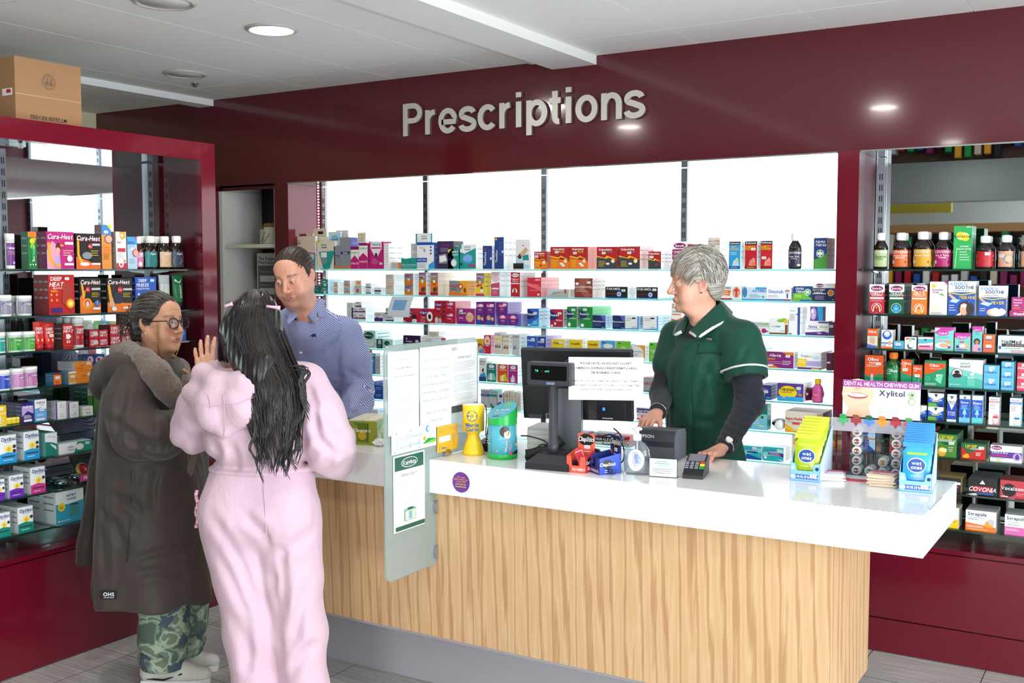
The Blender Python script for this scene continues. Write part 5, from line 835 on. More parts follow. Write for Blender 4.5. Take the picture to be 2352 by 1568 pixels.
stock('side', 7, 'B', f'''
-60 36 1075|f2f2f0 d8dce0|{OPT}p 7a2ac0 0,.36 .5,.42 1,.36 1,0 0,0;r .12 .22 .9 .27 d|white carton with purple base at the frame edge|d=.06 n=2
72 188 1035|f2f2f0 d8dce0|{OPT}p 7a2ac0 0,.36 .5,.42 1,.36 1,0 0,0;r .12 .22 .9 .27 d;L .2 .14 .8 1 .05 w|white carton with yellow flower and purple base|n=2 d=.055
245 367 970|f2f2f0 d8dce0|{OPT}p d83a90 0,.34 .5,.4 1,.34 1,0 0,0;r .12 .2 .9 .25 d;L .2 .12 .8 1 .05 w|white carton with yellow flower and pink base|n=2 d=.06''')
stock('side', 8, 'B', f'''
-30 80 1345|f2f2f0 d8dce0|{OPT}p 148a7a 0,.36 .5,.42 1,.36 1,0 0,0;r .12 .22 .9 .27 d|white carton with green base at the frame edge|n=2 d=.055
142 268 1295|f2f2f0 d8dce0|{OPT}p 148a7a 0,.36 .5,.42 1,.36 1,0 0,0;r .12 .22 .9 .27 d;L .2 .14 .8 1 .05 w|white carton with yellow flower and green base|n=3 d=.05
452 682 1160|f2f4f2 d8e4e0|p 2a9ab8 0,.62 .4,.58 1,.64 1,0 0,0;T .55 .86 .1 b safe+;t .55 .75 .1 d sound;c .2 .52 .13 y;L .12 .56 .28 3 .04 d;r .5 .2 .8 .55 3a8a80;e .65 .55 .16 .03 d;r .42 .25 .45 .5 5a9aa0;r .85 .25 .88 .5 5a9aa0;r .06 .06 .1 .12 w;L .12 .1 .5 1 .05 w|big white and teal carton picturing a beaker|n=2 d=.1''')
spare_stock()
# pill box tray
t = empty('pill_box_tray', (-4.12, 2.93, LEVELS[6]), math.pi/2, 'clear display tray of round red pill boxes with a magenta name strip', 'tray')
CLR = glass_sheet('clear_acrylic', 'eef2f4', 1.0)
m = MB(); m.box(0, 0, 0, .30, .16, .003, CLR); m.box(0, 0, .003, .30, .003, .05, CLR); m.box(0, .157, .003, .3, .16, .05, CLR); m.box(0, .003, .003, .003, .157, .05, CLR); m.box(.297, .003, .003, .3, .157, .05, CLR); m.build('tray_body', t)
m = MB(); m.box(.10, -.004, .012, .21, -.001, .042, cm('c8388a')); decorate(m, 'T .5 .5 .5 w Pill Box', .11, .03, lambda u, v, o: (.10+u, -.0042-o, .012+v)); m.build('name_strip', t)
for i, (x, y) in enumerate(((.13, .03), (.235, .03), (.04, .05), (.06, .11), (.16, .11))):
    o = MB(); o.lathe([(.026, 0), (.03, .004), (.03, .012), (.026, .018), (.001, .019)], cm('j', .25) if i < 2 else CHROME, 28); b = o.build('pill_box')
    k = MB(); k.lathe([(.023, .0185), (.022, .021), (.001, .0225)], cm('a01c20', .2) if i < 2 else cm('s', .2), 24); k.build('lid', b)
    b.location = (-4.12-y, 2.93+x, LEVELS[6]+(.06 if i < 2 else .005)); b.rotation_euler = (0, 0 if i > 1 else 1.2, 0)
    tag(b, ['round gold-rimmed red pill box propped nearest the viewer', 'round gold-rimmed red pill box propped nearest the coat', 'silver pill box lying at the tray corner', 'silver pill box lying at the back of the tray', 'silver pill box lying between the others'][i], 'pill box', 'pill boxes in the clear tray')
# carton stored on top of the side unit
t = empty('cardboard_carton', (-4.25, 2.86, 2.3125), math.pi/2, 'brown cardboard shipping carton on top of the maroon side unit', 'box')
KR = mat('a9805a', .8, var=.06, vscale=30); m = MB(); m.box(0, .0, 0, .33, .25, .305, KR)
m.box(.0, -.0008, .145, .33, -.0002, .147, cm('c8b890')); 
for r in (.036, .03, .029, .021): 
    p = arc(.165, .215, r, n=28); q = arc(.165, .215, r-.0012, n=28); m.add([(u, -.0006, v) for u, v in p+q], [(i, (i+1) % 28, 28+(i+1) % 28, 28+i) for i in range(28)], cm('3a2c20'))
for k in range(7): x = .148+k*.0055; m.box(x, -.0008, .2, x+.0025, -.0003, .2+.012+.01*((k*7) % 3), cm('3a2c20'))
V, F, tw = layout('MT26338 REV005', True); s_ = .018/.72
m.flat([(.25-x*s_*.93, .062-y*s_) for x, y in V], F, lambda u, v: (u, -.0008, v), cm('2a2018'))
m.build('carton_body', t); m = MB(); m.box(-.001, .02, .14, -.0003, .09, .17, cm('w')); m.box(-.0016, .03, .15, -.0008, .06, .165, cm('r')); m.build('side_label', t)
# jars, urn and notice in the white niche
def drug_jar(x, y, z, s, label):
    o = MB(); JW = mat('e2ddd0', .3, var=.05, vscale=40); o.lathe([(.038*s, 0), (.043*s, .01), (.044*s, .08*s), (.04*s, .095*s), (.034*s, .105*s)], JW, 28)
    for k in range(9): a = -2.6+.25*k*.8; r = .0447*s; o.flat([(-.005, -.006), (.006, -.003), (.003, .008)], [(0, 1, 2)], lambda u, v, a=a, r=r, k=k: (r*math.cos(a+u/r), r*math.sin(a+u/r), .025+.012*(k % 5)+v), cm(random.choice(['n', 'd', '6a7a4a'])))
    for k in range(2): o.flat([(-.03, 0), (.03, 0), (.03, .004), (-.03, .004)], [(0, 1, 2, 3)], lambda u, v, k=k, r=.0449*s: (r*math.cos(-1.2+u/r), r*math.sin(-1.2+u/r), .05+.012*k+v), cm('e'))
    b = o.build('drug_jar', None, (x, y, z)); o = MB(); o.lathe([(.036*s, .105*s), (.039*s, .108*s), (.036*s, .125*s), (.001, .13*s)], cm('8a6a2a', .35), 28); o.build('lid', b); tag(b, label, 'jar', 'painted drug jars in the niche')
drug_jar(-4.875, 5.0, 1.8555, .95, 'painted white drug jar half behind its twin'); drug_jar(-4.80, 4.96, 1.8555, 1.05, 'painted white drug jar next to the footed urn')
o = MB(); o.lathe([(.05, 0), (.052, .008), (.02, .03), (.022, .05), (.06, .09), (.085, .14), (.088, .18), (.07, .225), (.05, .24)], mat('ddd8cc', .3, var=.08, vscale=35), 32)
for k in range(14): a = -3+.2*k; o.flat([(-.008, -.006), (.006, -.008), (.004, .009)], [(0, 1, 2)], lambda u, v, a=a, k=k: (.0885*math.cos(a+u/.09), .0885*math.sin(a+u/.09), .13+.013*(k % 5)+v), cm(random.choice(['n', '5a6a4a', 'd'])))
b = o.build('painted_urn', None, (-4.668+.0, 5.03, 1.8555)); b.scale = (.8, .8, .8); o = MB(); o.tube([(-.06, -.06, .235), (-.075, -.075, .225), (-.075, -.08, .2), (-.06, -.068, .19), (-.048, -.056, .2), (-.05, -.052, .225)], .006, mat('e8e4da', .3), closed=True); o.build('handle', b); tag(b, 'footed white urn with painted sprays in the niche', 'urn')
t = empty('framed_notice', (-4.98, 5.02, 1.498), 0, 'framed pharmacist notice leaning in the niche behind the man', 'notice')
m = MB(); m.box(0, 0, 0, .36, .012, .305, cm('s')); m.box(.005, -.002, .005, .355, 0, .30, cm('d8d8d6')); m.build('frame', t)
m = MB(); m.box(.012, -.004, .01, .35, -.0022, .225, cm('5a5a54')); decorate(m, 'L .05 .82 .35 1 .1 s;r .05 .52 .42 .7 s;L .05 .42 .4 1 .1 s;r .05 .15 .42 .33 s', .338, .215, lambda u, v, o: (.012+u, -.0042-o, .01+v))
decorate(m, 'T .32 .6 .3 d The Responsible;T .34 .25 .3 d Pharmacist Notice', .35, .07, lambda u, v, o: (.01+u, -.0024-o, .228+v)); m.build('sheet', t)
# ------------------------------------------------------------ service counter
ZT = 1.0
def wood(nt):
    b = N(nt, 'ShaderNodeBsdfPrincipled'); tc = N(nt, 'ShaderNodeTexCoord')
    mp = N(nt, 'ShaderNodeMapping'); mp.inputs['Scale'].default_value = (1, 1, .045); nt.links.new(tc.outputs['Object'], mp.inputs[0])
    wv = N(nt, 'ShaderNodeTexWave', i_Scale=13.0, i_Distortion=6.0, i_Detail=4.0, i_Detail_Scale=2.0); wv.inputs['Detail Roughness'].default_value = .62
    wv.bands_direction = 'DIAGONAL'; nt.links.new(mp.outputs[0], wv.inputs['Vector'])
    n = N(nt, 'ShaderNodeTexNoise', i_Scale=60.0, i_Detail=8.0); nt.links.new(mp.outputs[0], n.inputs['Vector'])
    r = N(nt, 'ShaderNodeValToRGB'); e = r.color_ramp.elements; e[0].color = lin('a87a4e'); e[0].position = .0; e[1].color = lin('dcb98c'); e[1].position = .45
    e.new(.16).color = lin('c59868'); e.new(1.0).color = lin('cfa878')
    nt.links.new(wv.outputs['Fac'], r.inputs[0])
    r2 = N(nt, 'ShaderNodeValToRGB'); r2.color_ramp.elements[0].color = lin('b98a5c'); r2.color_ramp.elements[1].color = lin('e3c59c'); nt.links.new(n.outputs['Fac'], r2.inputs[0])
    mx = N(nt, 'ShaderNodeMix', data_type='RGBA'); mx.inputs[0].default_value = .38; nt.links.new(r.outputs[0], mx.inputs[6]); nt.links.new(r2.outputs[0], mx.inputs[7])
    nt.links.new(mx.outputs[2], b.inputs['Base Color']); b.inputs['Roughness'].default_value = .42
    return b.outputs[0]
WOOD = nodes_mat('pale_striped_laminate', wood); WHT = mat('f0f0ee', .16, coat=.2)
m = MB(); m.box(-3.34, 3.165, .875, -.553, 3.738, ZT, WHT, bev=.003)
for k in range(16): x = -.86+.017*k+random.random()*.008; m.box(x, 3.1662+.0, .9985-random.random()*.002, x+.004+random.random()*.006, 3.169, 1.0003, mat('8a8c90', .6))
for k in range(7): y = 3.26+.03*k; m.box(-.5562, y, .996, -.5526, y+.014, 1.0003, mat('8a8c90', .6))
tag(m.build('counter_worktop'), 'thick glossy white counter top running past the wood front', 'counter')
t = empty('service_counter', (-2.0, 3.2, 0), 0, 'counter body with striped pale wood front and grey plinth', 'counter')
m = MB(); m.box(-1.3, .005, .32, 1.162, .03, .875, WOOD); m.build('front_panel', t)
m = MB(); m.box(1.162, .005, .32, 1.18, .51, .875, WOOD); m.build('end_panel', t)
m = MB(); m.box(-1.3, .29, .0, 1.16, .31, .32, GREY); m.build('plinth', t)
m = MB(); m.box(-1.3, .03, .3, 1.162, .48, .32, GREY); m.build('underside', t)
def at(px, py, z=ZT): return Vector(onz(px, py, z))
def std(p, name, label, cat, rz=0, group=None): return empty(name, (p[0], p[1], ZT), rz, label, cat, group)
# --- glass screen with notices
t = empty('glass_screen', (-2.285, 2.9, .6), 0, 'frosted grey-green glass screen clipped to the counter end', 'screen')
def frosted(nt):
    d = N(nt, 'ShaderNodeBsdfDiffuse'); d.inputs[0].default_value = lin('b4c4c0'); tl = N(nt, 'ShaderNodeBsdfTranslucent'); tl.inputs[0].default_value = lin('b6c8c6')
    tr = N(nt, 'ShaderNodeBsdfTransparent'); tr.inputs[0].default_value = lin('cfdedc'); g = N(nt, 'ShaderNodeBsdfGlossy'); g.inputs['Roughness'].default_value = .15
    return mixsh(nt, .06, mixsh(nt, .16, mixsh(nt, .45, d.outputs[0], tl.outputs[0]), tr.outputs[0]), g.outputs[0])
FROST = nodes_mat('frosted_glass', frosted); FEDGE = shelf_edge('screen_edge', 'cfe6e2')
def glass_poly():
    # outline in (y, z): lower part stops at the counter front, upper part stands over the worktop
    r = .035; P = []
    P += [(.04+r*math.cos(a)-.04+.0+.0, 0) for a in []]
    P += [(r-r*math.sin(a), r-r*math.cos(a)) for a in np.linspace(0, math.pi/2, 6)]
    P += [(r-r*math.cos(a), .80+r*math.sin(a)) for a in np.linspace(0, math.pi/2, 6)]
    P += [(.592-r+r*math.sin(a), .80+r*math.cos(a)) for a in np.linspace(0, math.pi/2, 6)]
    P += [(.592, .402), (.264, .402), (.264, .274), (.304, .274), (.304, .0)]
    return P
G = glass_poly(); m = MB(); n = len(G)
m.add([(.0, y, z) for y, z in G], [tuple(range(n))], FROST)
m.add([(-.003, y, z) for y, z in G]+[(.003, y, z) for y, z in G], [(i, (i+1) % n, n+(i+1) % n, n+i) for i in range(n)], FEDGE); m.build('glass_pane', t)
for z in (.045, .215):
    m = MB(); p = [(.304+.016*math.cos(a), z+.026*math.sin(a)) for a in np.linspace(math.pi/2, 1.5*math.pi, 10)]; m.prism(p+[(.31, z-.026), (.31, z+.026)], -.012, .012, CHROME, 'x'); m.build('clip', t)
m = MB(); m.prism([(.37+.022*math.cos(a), .402+.022*math.sin(a)) for a in np.linspace(0, math.pi, 12)], -.012, .014, CHROME, 'x'); m.build('clip', t)
def paper(y0, y1, z0, z1, spec, name, label, cat, base='f6f7f7', lift=.004, skew=0, back=None):
    m = MB(); w, h = y1-y0, z1-z0
    m.box(0, -.0006, 0, w, 0, h, cm(base)); decorate(m, spec, w, h, lambda u, v, o: (u, -.0006-o-.0002, v))
    o = m.build(name, None, (-2.285+lift, y0, z0), math.pi/2); o.rotation_euler = (0, skew, math.pi/2); tag(o, label, cat); return o
paper(2.917, 3.097, 1.118, 1.412, 't .5 .9 .02 e Knights Pharmacy;t .5 .8 .035 e Customer Notice;t .5 .7 .022 e Violent and Aggressive Behaviour;L .14 .6 .86 4 .02 s;L .14 .48 .86 3 .022 s;L .14 .4 .86 3 .022 s;L .14 .31 .86 3 .022 s;L .14 .22 .86 4 .022 s', 'paper_notice', 'white notice on the glass screen with small grey paragraphs, nearest the viewer', 'notice')
paper(3.1, 3.297, 1.116, 1.417, ';'.join(f't .5 {v} .042 b4b8ba {x}' for v, x in ((.84, 'All patient medication'), (.735, 'returns must be emptied'), (.64, "out & made 'visible'"), (.545, 'before being accepted by'), (.45, 'the pharmacy to ensure'), (.355, 'the safety of our staff'), (.2, 'Thank you for your'), (.1, 'cooperation.'))), 'paper_notice', 'white notice in large pale lettering about returned medication', 'notice', lift=.0075)
paper(3.303, 3.482, 1.155, 1.416, 'e .12 .93 .08 .02 d;e .12 .93 .06 .012 w;t .5 .8 .035 e REFUND POLICY;L .08 .74 .92 7 .022 s;L .08 .55 .92 5 .022 s;L .08 .42 .92 6 .022 s;L .08 .27 .92 5 .022 s;r 0 0 1 .1 3a3c40', 'paper_notice', 'white refund notice with a black oval mark, farthest on the glass screen', 'notice')
paper(2.929, 3.197, 1.05, 1.133, 't .2 .62 .2 a4b4c0 Ddeall;t .26 .25 .2 a4b4c0 Dementia;t .5 .66 .2 a4b4c0 Dementia;t .52 .3 .2 a4b4c0 Friendly;c .8 .82 .045 c;c .81 .82 .03 w;p g .68,.18 .8,.4 .98,.34 .98,.18;p 6ac83a .68,.18 .9,.3 .98,.3 .98,.18;c .72 .42 .03 O;c .1 .88 .01 c;c .4 .9 .01 c;c .05 .1 .01 c;c .6 .08 .01 c', 'window_sticker', 'white bilingual dementia friendly sticker with a green hill on the glass', 'sticker', lift=.0085)
paper(3.204, 3.34, 1.018, 1.115, 'L .08 .9 .4 3 .06 j;L .55 .9 .95 3 .06 j;r .08 .38 .62 .6 w;L .12 .52 .55 1 .08 s;e .8 .52 .07 .13 j;r .77 .2 .79 .42 j;c .14 .15 .06 j;T .32 .15 .08 z Marie', 'flyer', 'yellow flyer standing at the foot of the glass screen', 'flyer', base='e8b030', lift=.0085)
paper(2.944, 3.13, .768, 1.042, 'r .04 .8 .96 .98 1f5a44;e .5 .89 .26 .065 w;e .5 .89 .245 .057 1f5a44;T .5 .89 .06 w Knights;t .5 .74 .04 e Delivery Notice:;L .25 .72 .75 1 .01 e;t .5 .64 .03 b4b8ba We would like to inform you that;t .5 .595 .03 b4b8ba deliveries are for Housebound;t .5 .55 .03 b4b8ba patients ONLY;t .5 .455 .03 b4b8ba Please do not request deliveries if;t .5 .41 .03 b4b8ba you or a carer are able to collect,;t .5 .365 .03 b4b8ba this takes up delivery slots from;t .5 .32 .03 b4b8ba those who need them.;r .32 .12 .68 .28 8aa89a;r .34 .13 .66 .25 c8d8c0;r .45 .14 .55 .24 7aa8b8;e .5 .28 .1 .015 1f5a44;r .04 .02 .96 .075 1f5a44', 'paper_notice', 'delivery notice with dark green head and foot bands low on the glass screen', 'notice')
m = MB(); p = [(-.035, .06), (.02, .06)]+[(.0+.052*math.cos(a), .0+.052*math.sin(a)) for a in np.linspace(1.1, -4.2, 26)]
m.flat(p, [tuple(range(len(p)))], lambda u, v: (u, 0, v), mat('e4e4e6', .3)); p = arc(.003, .0, .0375, n=36); m.flat(p, [tuple(range(36))], lambda u, v: (u, -.0008, v), cm('6a2c90'))
decorate(m, ';'.join(f'T .5 {v} .085 {c} {x}' for v, c, x in ((.76, 'O', 'Ask your'), (.65, 'O', 'pharmacist for'), (.54, 'O', 'a free NHS'), (.42, 'y', 'sore throat'), (.3, 'y', 'consultation'))), .075, .075, lambda u, v, o: (u-.0345, -.0012-o, v-.0375))
q = ony(1058, 1107, 3.165); tag(m.build('round_sticker', None, (q[0], 3.1638, q[2])), 'round purple sticker with yellow lettering on the counter edge', 'sticker')
# --- collecting tins
q = at(1081, 1044); t = std((q.x, q.y+.02), 'collecting_tin', 'yellow hand-held collecting tin with blue flower emblem', 'collecting tin', .45)
YL = cm('f2c81a', .3); m = MB(); m.lathe([(.040, 0), (.042, .004), (.042, .01), (.037, .025), (.022, .07), (.022, .078), (.03, .086), (.041, .09), (.0415, .185), (.041, .19)], YL, 36); m.build('tin_body', t)
m = MB(); m.lathe([(.0395, .188), (.0395, .191), (.001, .1915)], cm('w'), 36); m.build('lid', t)
bl = cm('2a5ab8'); m = MB(); W = .11
decorate(m, 'c .5 .62 .19 2a5ab8;'+';'.join('p y '+' '.join(f'{.5+.155*math.cos(a+d)*k:.3f},{.62+.155*math.sin(a+d)*k*1.1:.3f}' for d, k in ((-.42, .5), (-.3, .95), (0, 1.05), (.3, .95), (.42, .5), (0, .12))) for a in [math.pi/2+i*math.pi/3 for i in range(6)])+';c .5 .62 .055 y;c .5 .62 .045 2a5ab8;c .5 .62 .02 y;T .5 .29 .15 2a5ab8 Marie;T .5 .12 .15 2a5ab8 Curie', W, .1, lambda u, v, o: ((.0418+o)*math.cos(-math.pi/2+(u-W/2)/.0418), (.0418+o)*math.sin(-math.pi/2+(u-W/2)/.0418), .088+v)); m.build('label', t)
m = MB(); m.tube([(.038, .0, .19), (.047, .0, .185), (.05, .005, .15), (.047, .006, .1), (.046, .004, .07)], .0022, BLACK); m.build('cord', t)
q = at(1141, 1054); t = std((q.x, q.y+.04), 'donation_tin', 'green and teal donation tin with slanted top and a mother photo', 'collecting tin', .42)
R_ = .056; GRN = cm('22b04a', .3); TEAL = cm('58b4c4', .3); m = MB(); m.lathe([(R_, 0), (R_, .018), (R_*.97, .02)], GRN, 40); 
n = 40; V = []; top = lambda a: .168+.036*math.sin(a-.0)
zt = [(.150+.044*(math.cos(2*math.pi*k/n-.9)+1)*.62) for k in range(n)]
for k in range(n): a = 2*math.pi*k/n; V.append((R_*math.cos(a), R_*math.sin(a), .128))
for k in range(n): a = 2*math.pi*k/n; V.append((R_*math.cos(a), R_*math.sin(a), zt[k]))
m.build('foot_band', t); m = MB(); m.add(V, [(k, (k+1) % n, n+(k+1) % n, n+k) for k in range(n)], GRN, True); m.build('head_band', t)
m = MB(); m.add([(R_*.965*math.cos(2*math.pi*k/n), R_*.965*math.sin(2*math.pi*k/n), zt[k]+.001) for k in range(n)], [tuple(range(n))], TEAL); m.add([(R_*math.cos(2*math.pi*k/n), R_*math.sin(2*math.pi*k/n), zt[k]) for k in range(n)], [tuple(range(n))], GRN)
def hp(u, v, o):
    # lettering on the slanted lid; the low edge faces the viewer
    ux, uy = math.cos(-.42), math.sin(-.42); x = u*ux-v*uy; y = u*uy+v*ux; r = math.hypot(x, y); a = math.atan2(y, x)
    return (x, y, .150+.044*.62*(r/R_*math.cos(a-.9)+1)+.0016+o)
V, F, tw = layout('ty hafan', True); s_ = .062/tw; m.flat([(x*s_-.031, y*s_+.002) for x, y in V], F, lambda u, v: hp(u+.004, v-.008, .0004), cm('w'))
m.flat(arc(.006, .032, .013, n=24), [tuple(range(24))], lambda u, v: hp(u, v, .0003), cm('9ac83a')); m.flat(arc(.006, .030, .007, n=20), [tuple(range(20))], lambda u, v: hp(u, v, .0006), cm('58b4c4'))
for k, (a, b, c) in enumerate(((-.025, .025, 'w'), (-.02, .022, 'w'), (-.022, .012, 'O'))): m.flat([(a, -.018-.006*k), (b, -.018-.006*k), (b, -.0165-.006*k), (a, -.0165-.006*k)], [(0, 1, 2, 3)], lambda u, v: hp(u, v, .0005), cm(c))
m.flat([(-.02, -.042), (.01, -.042), (.01, -.039), (-.02, -.039)], [(0, 1, 2, 3)], lambda u, v: hp(u, v, .0006), BLACK); m.build('lid', t)
m = MB(); W = .176; m.lathe([(R_*.975, .018), (R_*.975, .13)], TEAL, 40)
decorate(m, 'r 0 0 1 1 58b4c4;p 8fc8d0 0,0 .3,0 .3,1 0,1;p d8c8b8 .55,.6 .95,.6 .95,1 .55,1;p 8a9ab0 .42,.05 .62,.5 .72,.55 .8,.3 .75,.05;p b8bcc8 .44,.1 .6,.46 .68,.5 .66,.1;e .62 .78 .1 .18 3a2a24;e .68 .68 .075 .14 f0c8b4;p 3a2a24 .52,.8 .6,.95 .72,.92 .66,.78 .58,.66;p 8a9ab0 .62,.3 .9,.42 .95,.34 .7,.2;e .93 .32 .05 .06 f0c8b4;p 4ab0e0 .7,.12 .98,.3 .98,.02 .7,.0;p 1e2038 .76,.0 .98,.14 .98,0;p d84a6a .7,.0 .76,.12 .8,.0;L .1 .6 .28 4 .08 w', W, .11, lambda u, v, o: ((R_*.98+o)*math.cos(-math.pi/2-.1+(u-W/2)/R_), (R_*.98+o)*math.sin(-math.pi/2-.1+(u-W/2)/R_), .019+v)); m.build('photo_wrap', t)
# --- customer display on its pole
DKG = mat('33353b', .45, spec=.5); t = empty('pole_display', (-1.816, 3.275, ZT), .12, 'dark customer display on a pole beside the monitor back', 'till display')
m = MB(); V = [(-.082, -.075), (.082, -.075), (.082, .075), (-.082, .075)]; I = [(-.05, -.045), (.06, -.045), (.06, .06), (-.05, .06)]
m.add([(x, y, .0) for x, y in V]+[(x, y, .022) for x, y in V]+[(x, y, .05) for x, y in I], [(0, 1, 5, 4), (1, 2, 6, 5), (2, 3, 7, 6), (3, 0, 4, 7), (4, 5, 9, 8), (5, 6, 10, 9), (6, 7, 11, 10), (7, 4, 8, 11), (8, 9, 10, 11)], mat('1e1f23', .5)); m.build('base', t)
m = MB(); m.lathe([(.019, .045), (.019, .085), (.0165, .087), (.0165, .292)], DKG, 24, c=(-.006, 0)); m.build('pole', t)
hd = MB(); hd.box(-.088, -.015, .318, .08, .03, .40, DKG, bev=.006); hd.box(-.072, -.0165, .337, .064, -.0148, .388, mat('050606', .15)); 
hd.box(-.012, -.0172, .322, .018, -.0152, .331, cm('e')); decorate(hd, 'T .5 .5 .6 z EPSON', .03, .009, lambda u, v, o: (-.012+u, -.0174-o, .322+v)); h_ = hd.build('head', t); h_.location = (-.014, 0, -.028)
m = MB(); TXT = emitter('till_text', '48e8c0', 2.2)
for tx, x0 in (('Till', -.056), ('-', -.03), ('end.', -.018)):
    V, F, tw = layout(tx); s_ = .011; m.flat([(x0+x*s_, .366+y*s_) for x, y in V], F, lambda u, v: (u, -.0172, v), TXT)
m.build('screen_text', h_)
# --- monitor (seen from the back)
BLK = mat('0e0e11', .42); t = empty('monitor', (-1.855, 3.47, ZT), .31, 'black all-in-one till monitor seen from its back', 'monitor')
pn = MB(); pn.box(-.215, .0, -.138, .205, .03, .138, BLK, bev=.006); pn.box(-.205, -.012, -.133, .18, .002, .0, BLK, bev=.004); q = pn.build('panel', t); q.location = (.02, .03, .268); q.rotation_euler = (.2, 0, 0)
m = MB(); p = arc(-.02, .075, .029, n=36); p2 = arc(-.02, .075, .0275, n=36); m.flat(p+p2, [(i, (i+1) % 36, 36+(i+1) % 36, 36+i) for i in range(36)], lambda u, v: (u, -.0012, v), cm('e'))
V, F, tw = layout('DELL', True, .06); s_ = .042/tw; m.flat([(-.041+x*s_, .069+y*s_) for x, y in V], F, lambda u, v: (u, -.0012, v), cm('e')); m.build('emblem', q)
m = MB(); m.box(-.125, -.0135, -.132, -.1, -.0122, -.11, cm('e')); m.box(-.12, -.014, -.128, -.105, -.0134, -.114, cm('k')); m.box(-.19, -.0135, -.132, -.14, -.0122, -.115, cm('3a3a3e')); m.box(.09, -.0135, -.125, .13, -.0122, -.12, cm('e'))
m.build('rating_label', q)
m = MB(); m.prism([(-.07, .02), (.045, .02), (.042, .26), (-.045, .26)], -.035, .008, mat('55575c', .4)); m.box(-.1, -.03, 0, .09, .13, .016, mat('3a3b40', .4), bev=.004); m.build('stand', t)
for i, x in enumerate((.06, .1, .02)): 
    k = MB(); k.box(x-.004, -.032, -.09+.006*i, x+.004, -.012, -.08+.006*i, BLACK); k.box(x-.0045, -.036, -.0905+.006*i, x+.0045, -.032, -.0795+.006*i, emitter('led_ring', '3a8ae8', 2.0) if i == 1 else BLACK); k.build('plug', q)
# paper notice taped to the monitor back
t0 = empty('credit_card_notice', (-1.775, 3.30, 1.085), .44, 'white notice about declined cards fixed over the monitor back', 'notice')
m = MB(); a, b = .262, .152; m.box(0, 0, 0, a, .0015, b, cm('f4f4f4')); 
decorate(m, 'r .23 .82 .77 .9 e4e0d4;r .17 .71 .83 .79 e4e0d4;r .32 .6 .68 .69 e4e0d4;T .5 .86 .05 d PLEASE NOTE WE DO NOT ACCEPT;T .5 .75 .05 d AMERICAN EXPRESS CREDIT/DEBIT CARDS;T .5 .645 .05 d OR BUSINESS CARDS;I .5 .45 .045 e IF YOU TRY TO USE THEM THE CREDIT CARD TERMINAL;I .5 .35 .045 e WILL NEED TO REBOOT AND MAY TAKE SOME TIME;I .5 .25 .045 e THANK YOU FOR YOUR COOPERATION', a, b, lambda u, v, o: (u, -.0002-o, v))
s = m.build('sheet', t0); s.location = (0, 0, .155); s.rotation_euler = (.05, 0, 0)
m = MB(); m.box(.07, .002, .0, .1, .004, .17, CLR); m.box(.02, -.02, 0, .15, .03, .003, CLR); m.build('holder', t0)
# paper tower behind the pole: stacked paper
m = MB(); 
for k in range(16): o_ = random.random()*.003; m.box(-.05+o_, 0, .006*k, .05+o_, .14, .006*k+.0056, cm(['d4d2ce', 'dddbd6', 'cac8c4'][k % 3]))
tag(m.build('paper_ream', None, (-2.01, 3.50, ZT), .2), 'block of grey-white paper under the monitor corner', 'paper')
# telephone and cables
t = std(at(1118, 1040), 'telephone', 'black telephone handset propped behind the yellow tin', 'telephone', .3)
m = MB(); m.tube([(0, .05, .02), (0, .055, .08), (.006, .06, .13), (.02, .07, .165)], [.02, .014, .014, .018], BLACK, 12); m.build('handset', t)
m = MB(); m.box(-.06, .03, 0, .06, .2, .03, BLACK, bev=.008); m.build('phone_base', t)
def cable(pts, r, label, name='cable'):
    P = [Vector(p) for p in pts]; out = []
    for i in range(len(P)-1):
        a, b, c, d = P[max(i-1, 0)], P[i], P[i+1], P[min(i+2, len(P)-1)]
        for k in range(8): s_ = k/8; out.append(.5*((2*b)+(c-a)*s_+(2*a-5*b+4*c-d)*s_*s_+(3*b-a-3*c+d)*s_**3))
    m = MB(); m.tube(out+[P[-1]], r, BLACK, 6); tag(m.build(name), label, 'cable', 'cables behind the till')
cable([(-1.99, 3.33, 1.09), (-1.95, 3.34, 1.088), (-1.9, 3.36, 1.07), (-1.88, 3.38, 1.03), (-1.9, 3.4, 1.005)], .003, 'thin black cable looping left of the display pole')
cable([(-1.95, 3.36, 1.004), (-1.93, 3.35, 1.05), (-1.9, 3.36, 1.06), (-1.87, 3.37, 1.03), (-1.86, 3.38, 1.004)], .0028, 'small upright cable loop by the paper block')
cable([(-1.66, 3.43, 1.13), (-1.62, 3.41, 1.1), (-1.64, 3.4, 1.03), (-1.7, 3.38, 1.006), (-1.78, 3.4, 1.006)], .0028, 'black cable hanging from the monitor plug to the worktop')
cable([(-1.7, 3.42, 1.1), (-1.64, 3.38, 1.115), (-1.6, 3.38, 1.08), (-1.61, 3.4, 1.02), (-1.66, 3.41, 1.005)], .0026, 'black cable arching beside the lip balm trays')
cable([(-1.78, 3.36, 1.03), (-1.72, 3.35, 1.055), (-1.67, 3.36, 1.04), (-1.65, 3.38, 1.01), (-1.72, 3.39, 1.004)], .0055, 'thick black cable coil right of the display pole')
cable([(-1.79, 3.38, 1.02), (-1.73, 3.34, 1.03), (-1.68, 3.33, 1.02), (-1.66, 3.35, 1.006)], .0055, 'thick black cable lying below the coil')
cable([(-1.78, 3.40, 1.04), (-1.71, 3.37, 1.06), (-1.66, 3.37, 1.03), (-1.68, 3.36, 1.006), (-1.76, 3.35, 1.008)], .005, 'thick black cable crossing the coil')
H_ = []
for i in range(150): a = i*.9; x = i/150; H_.append((-1.955+.14*x+.0*math.cos(a), 3.315+.05*x+.017*math.sin(a), 1.02+.02*math.sin(x*3)+.017*math.cos(a)))
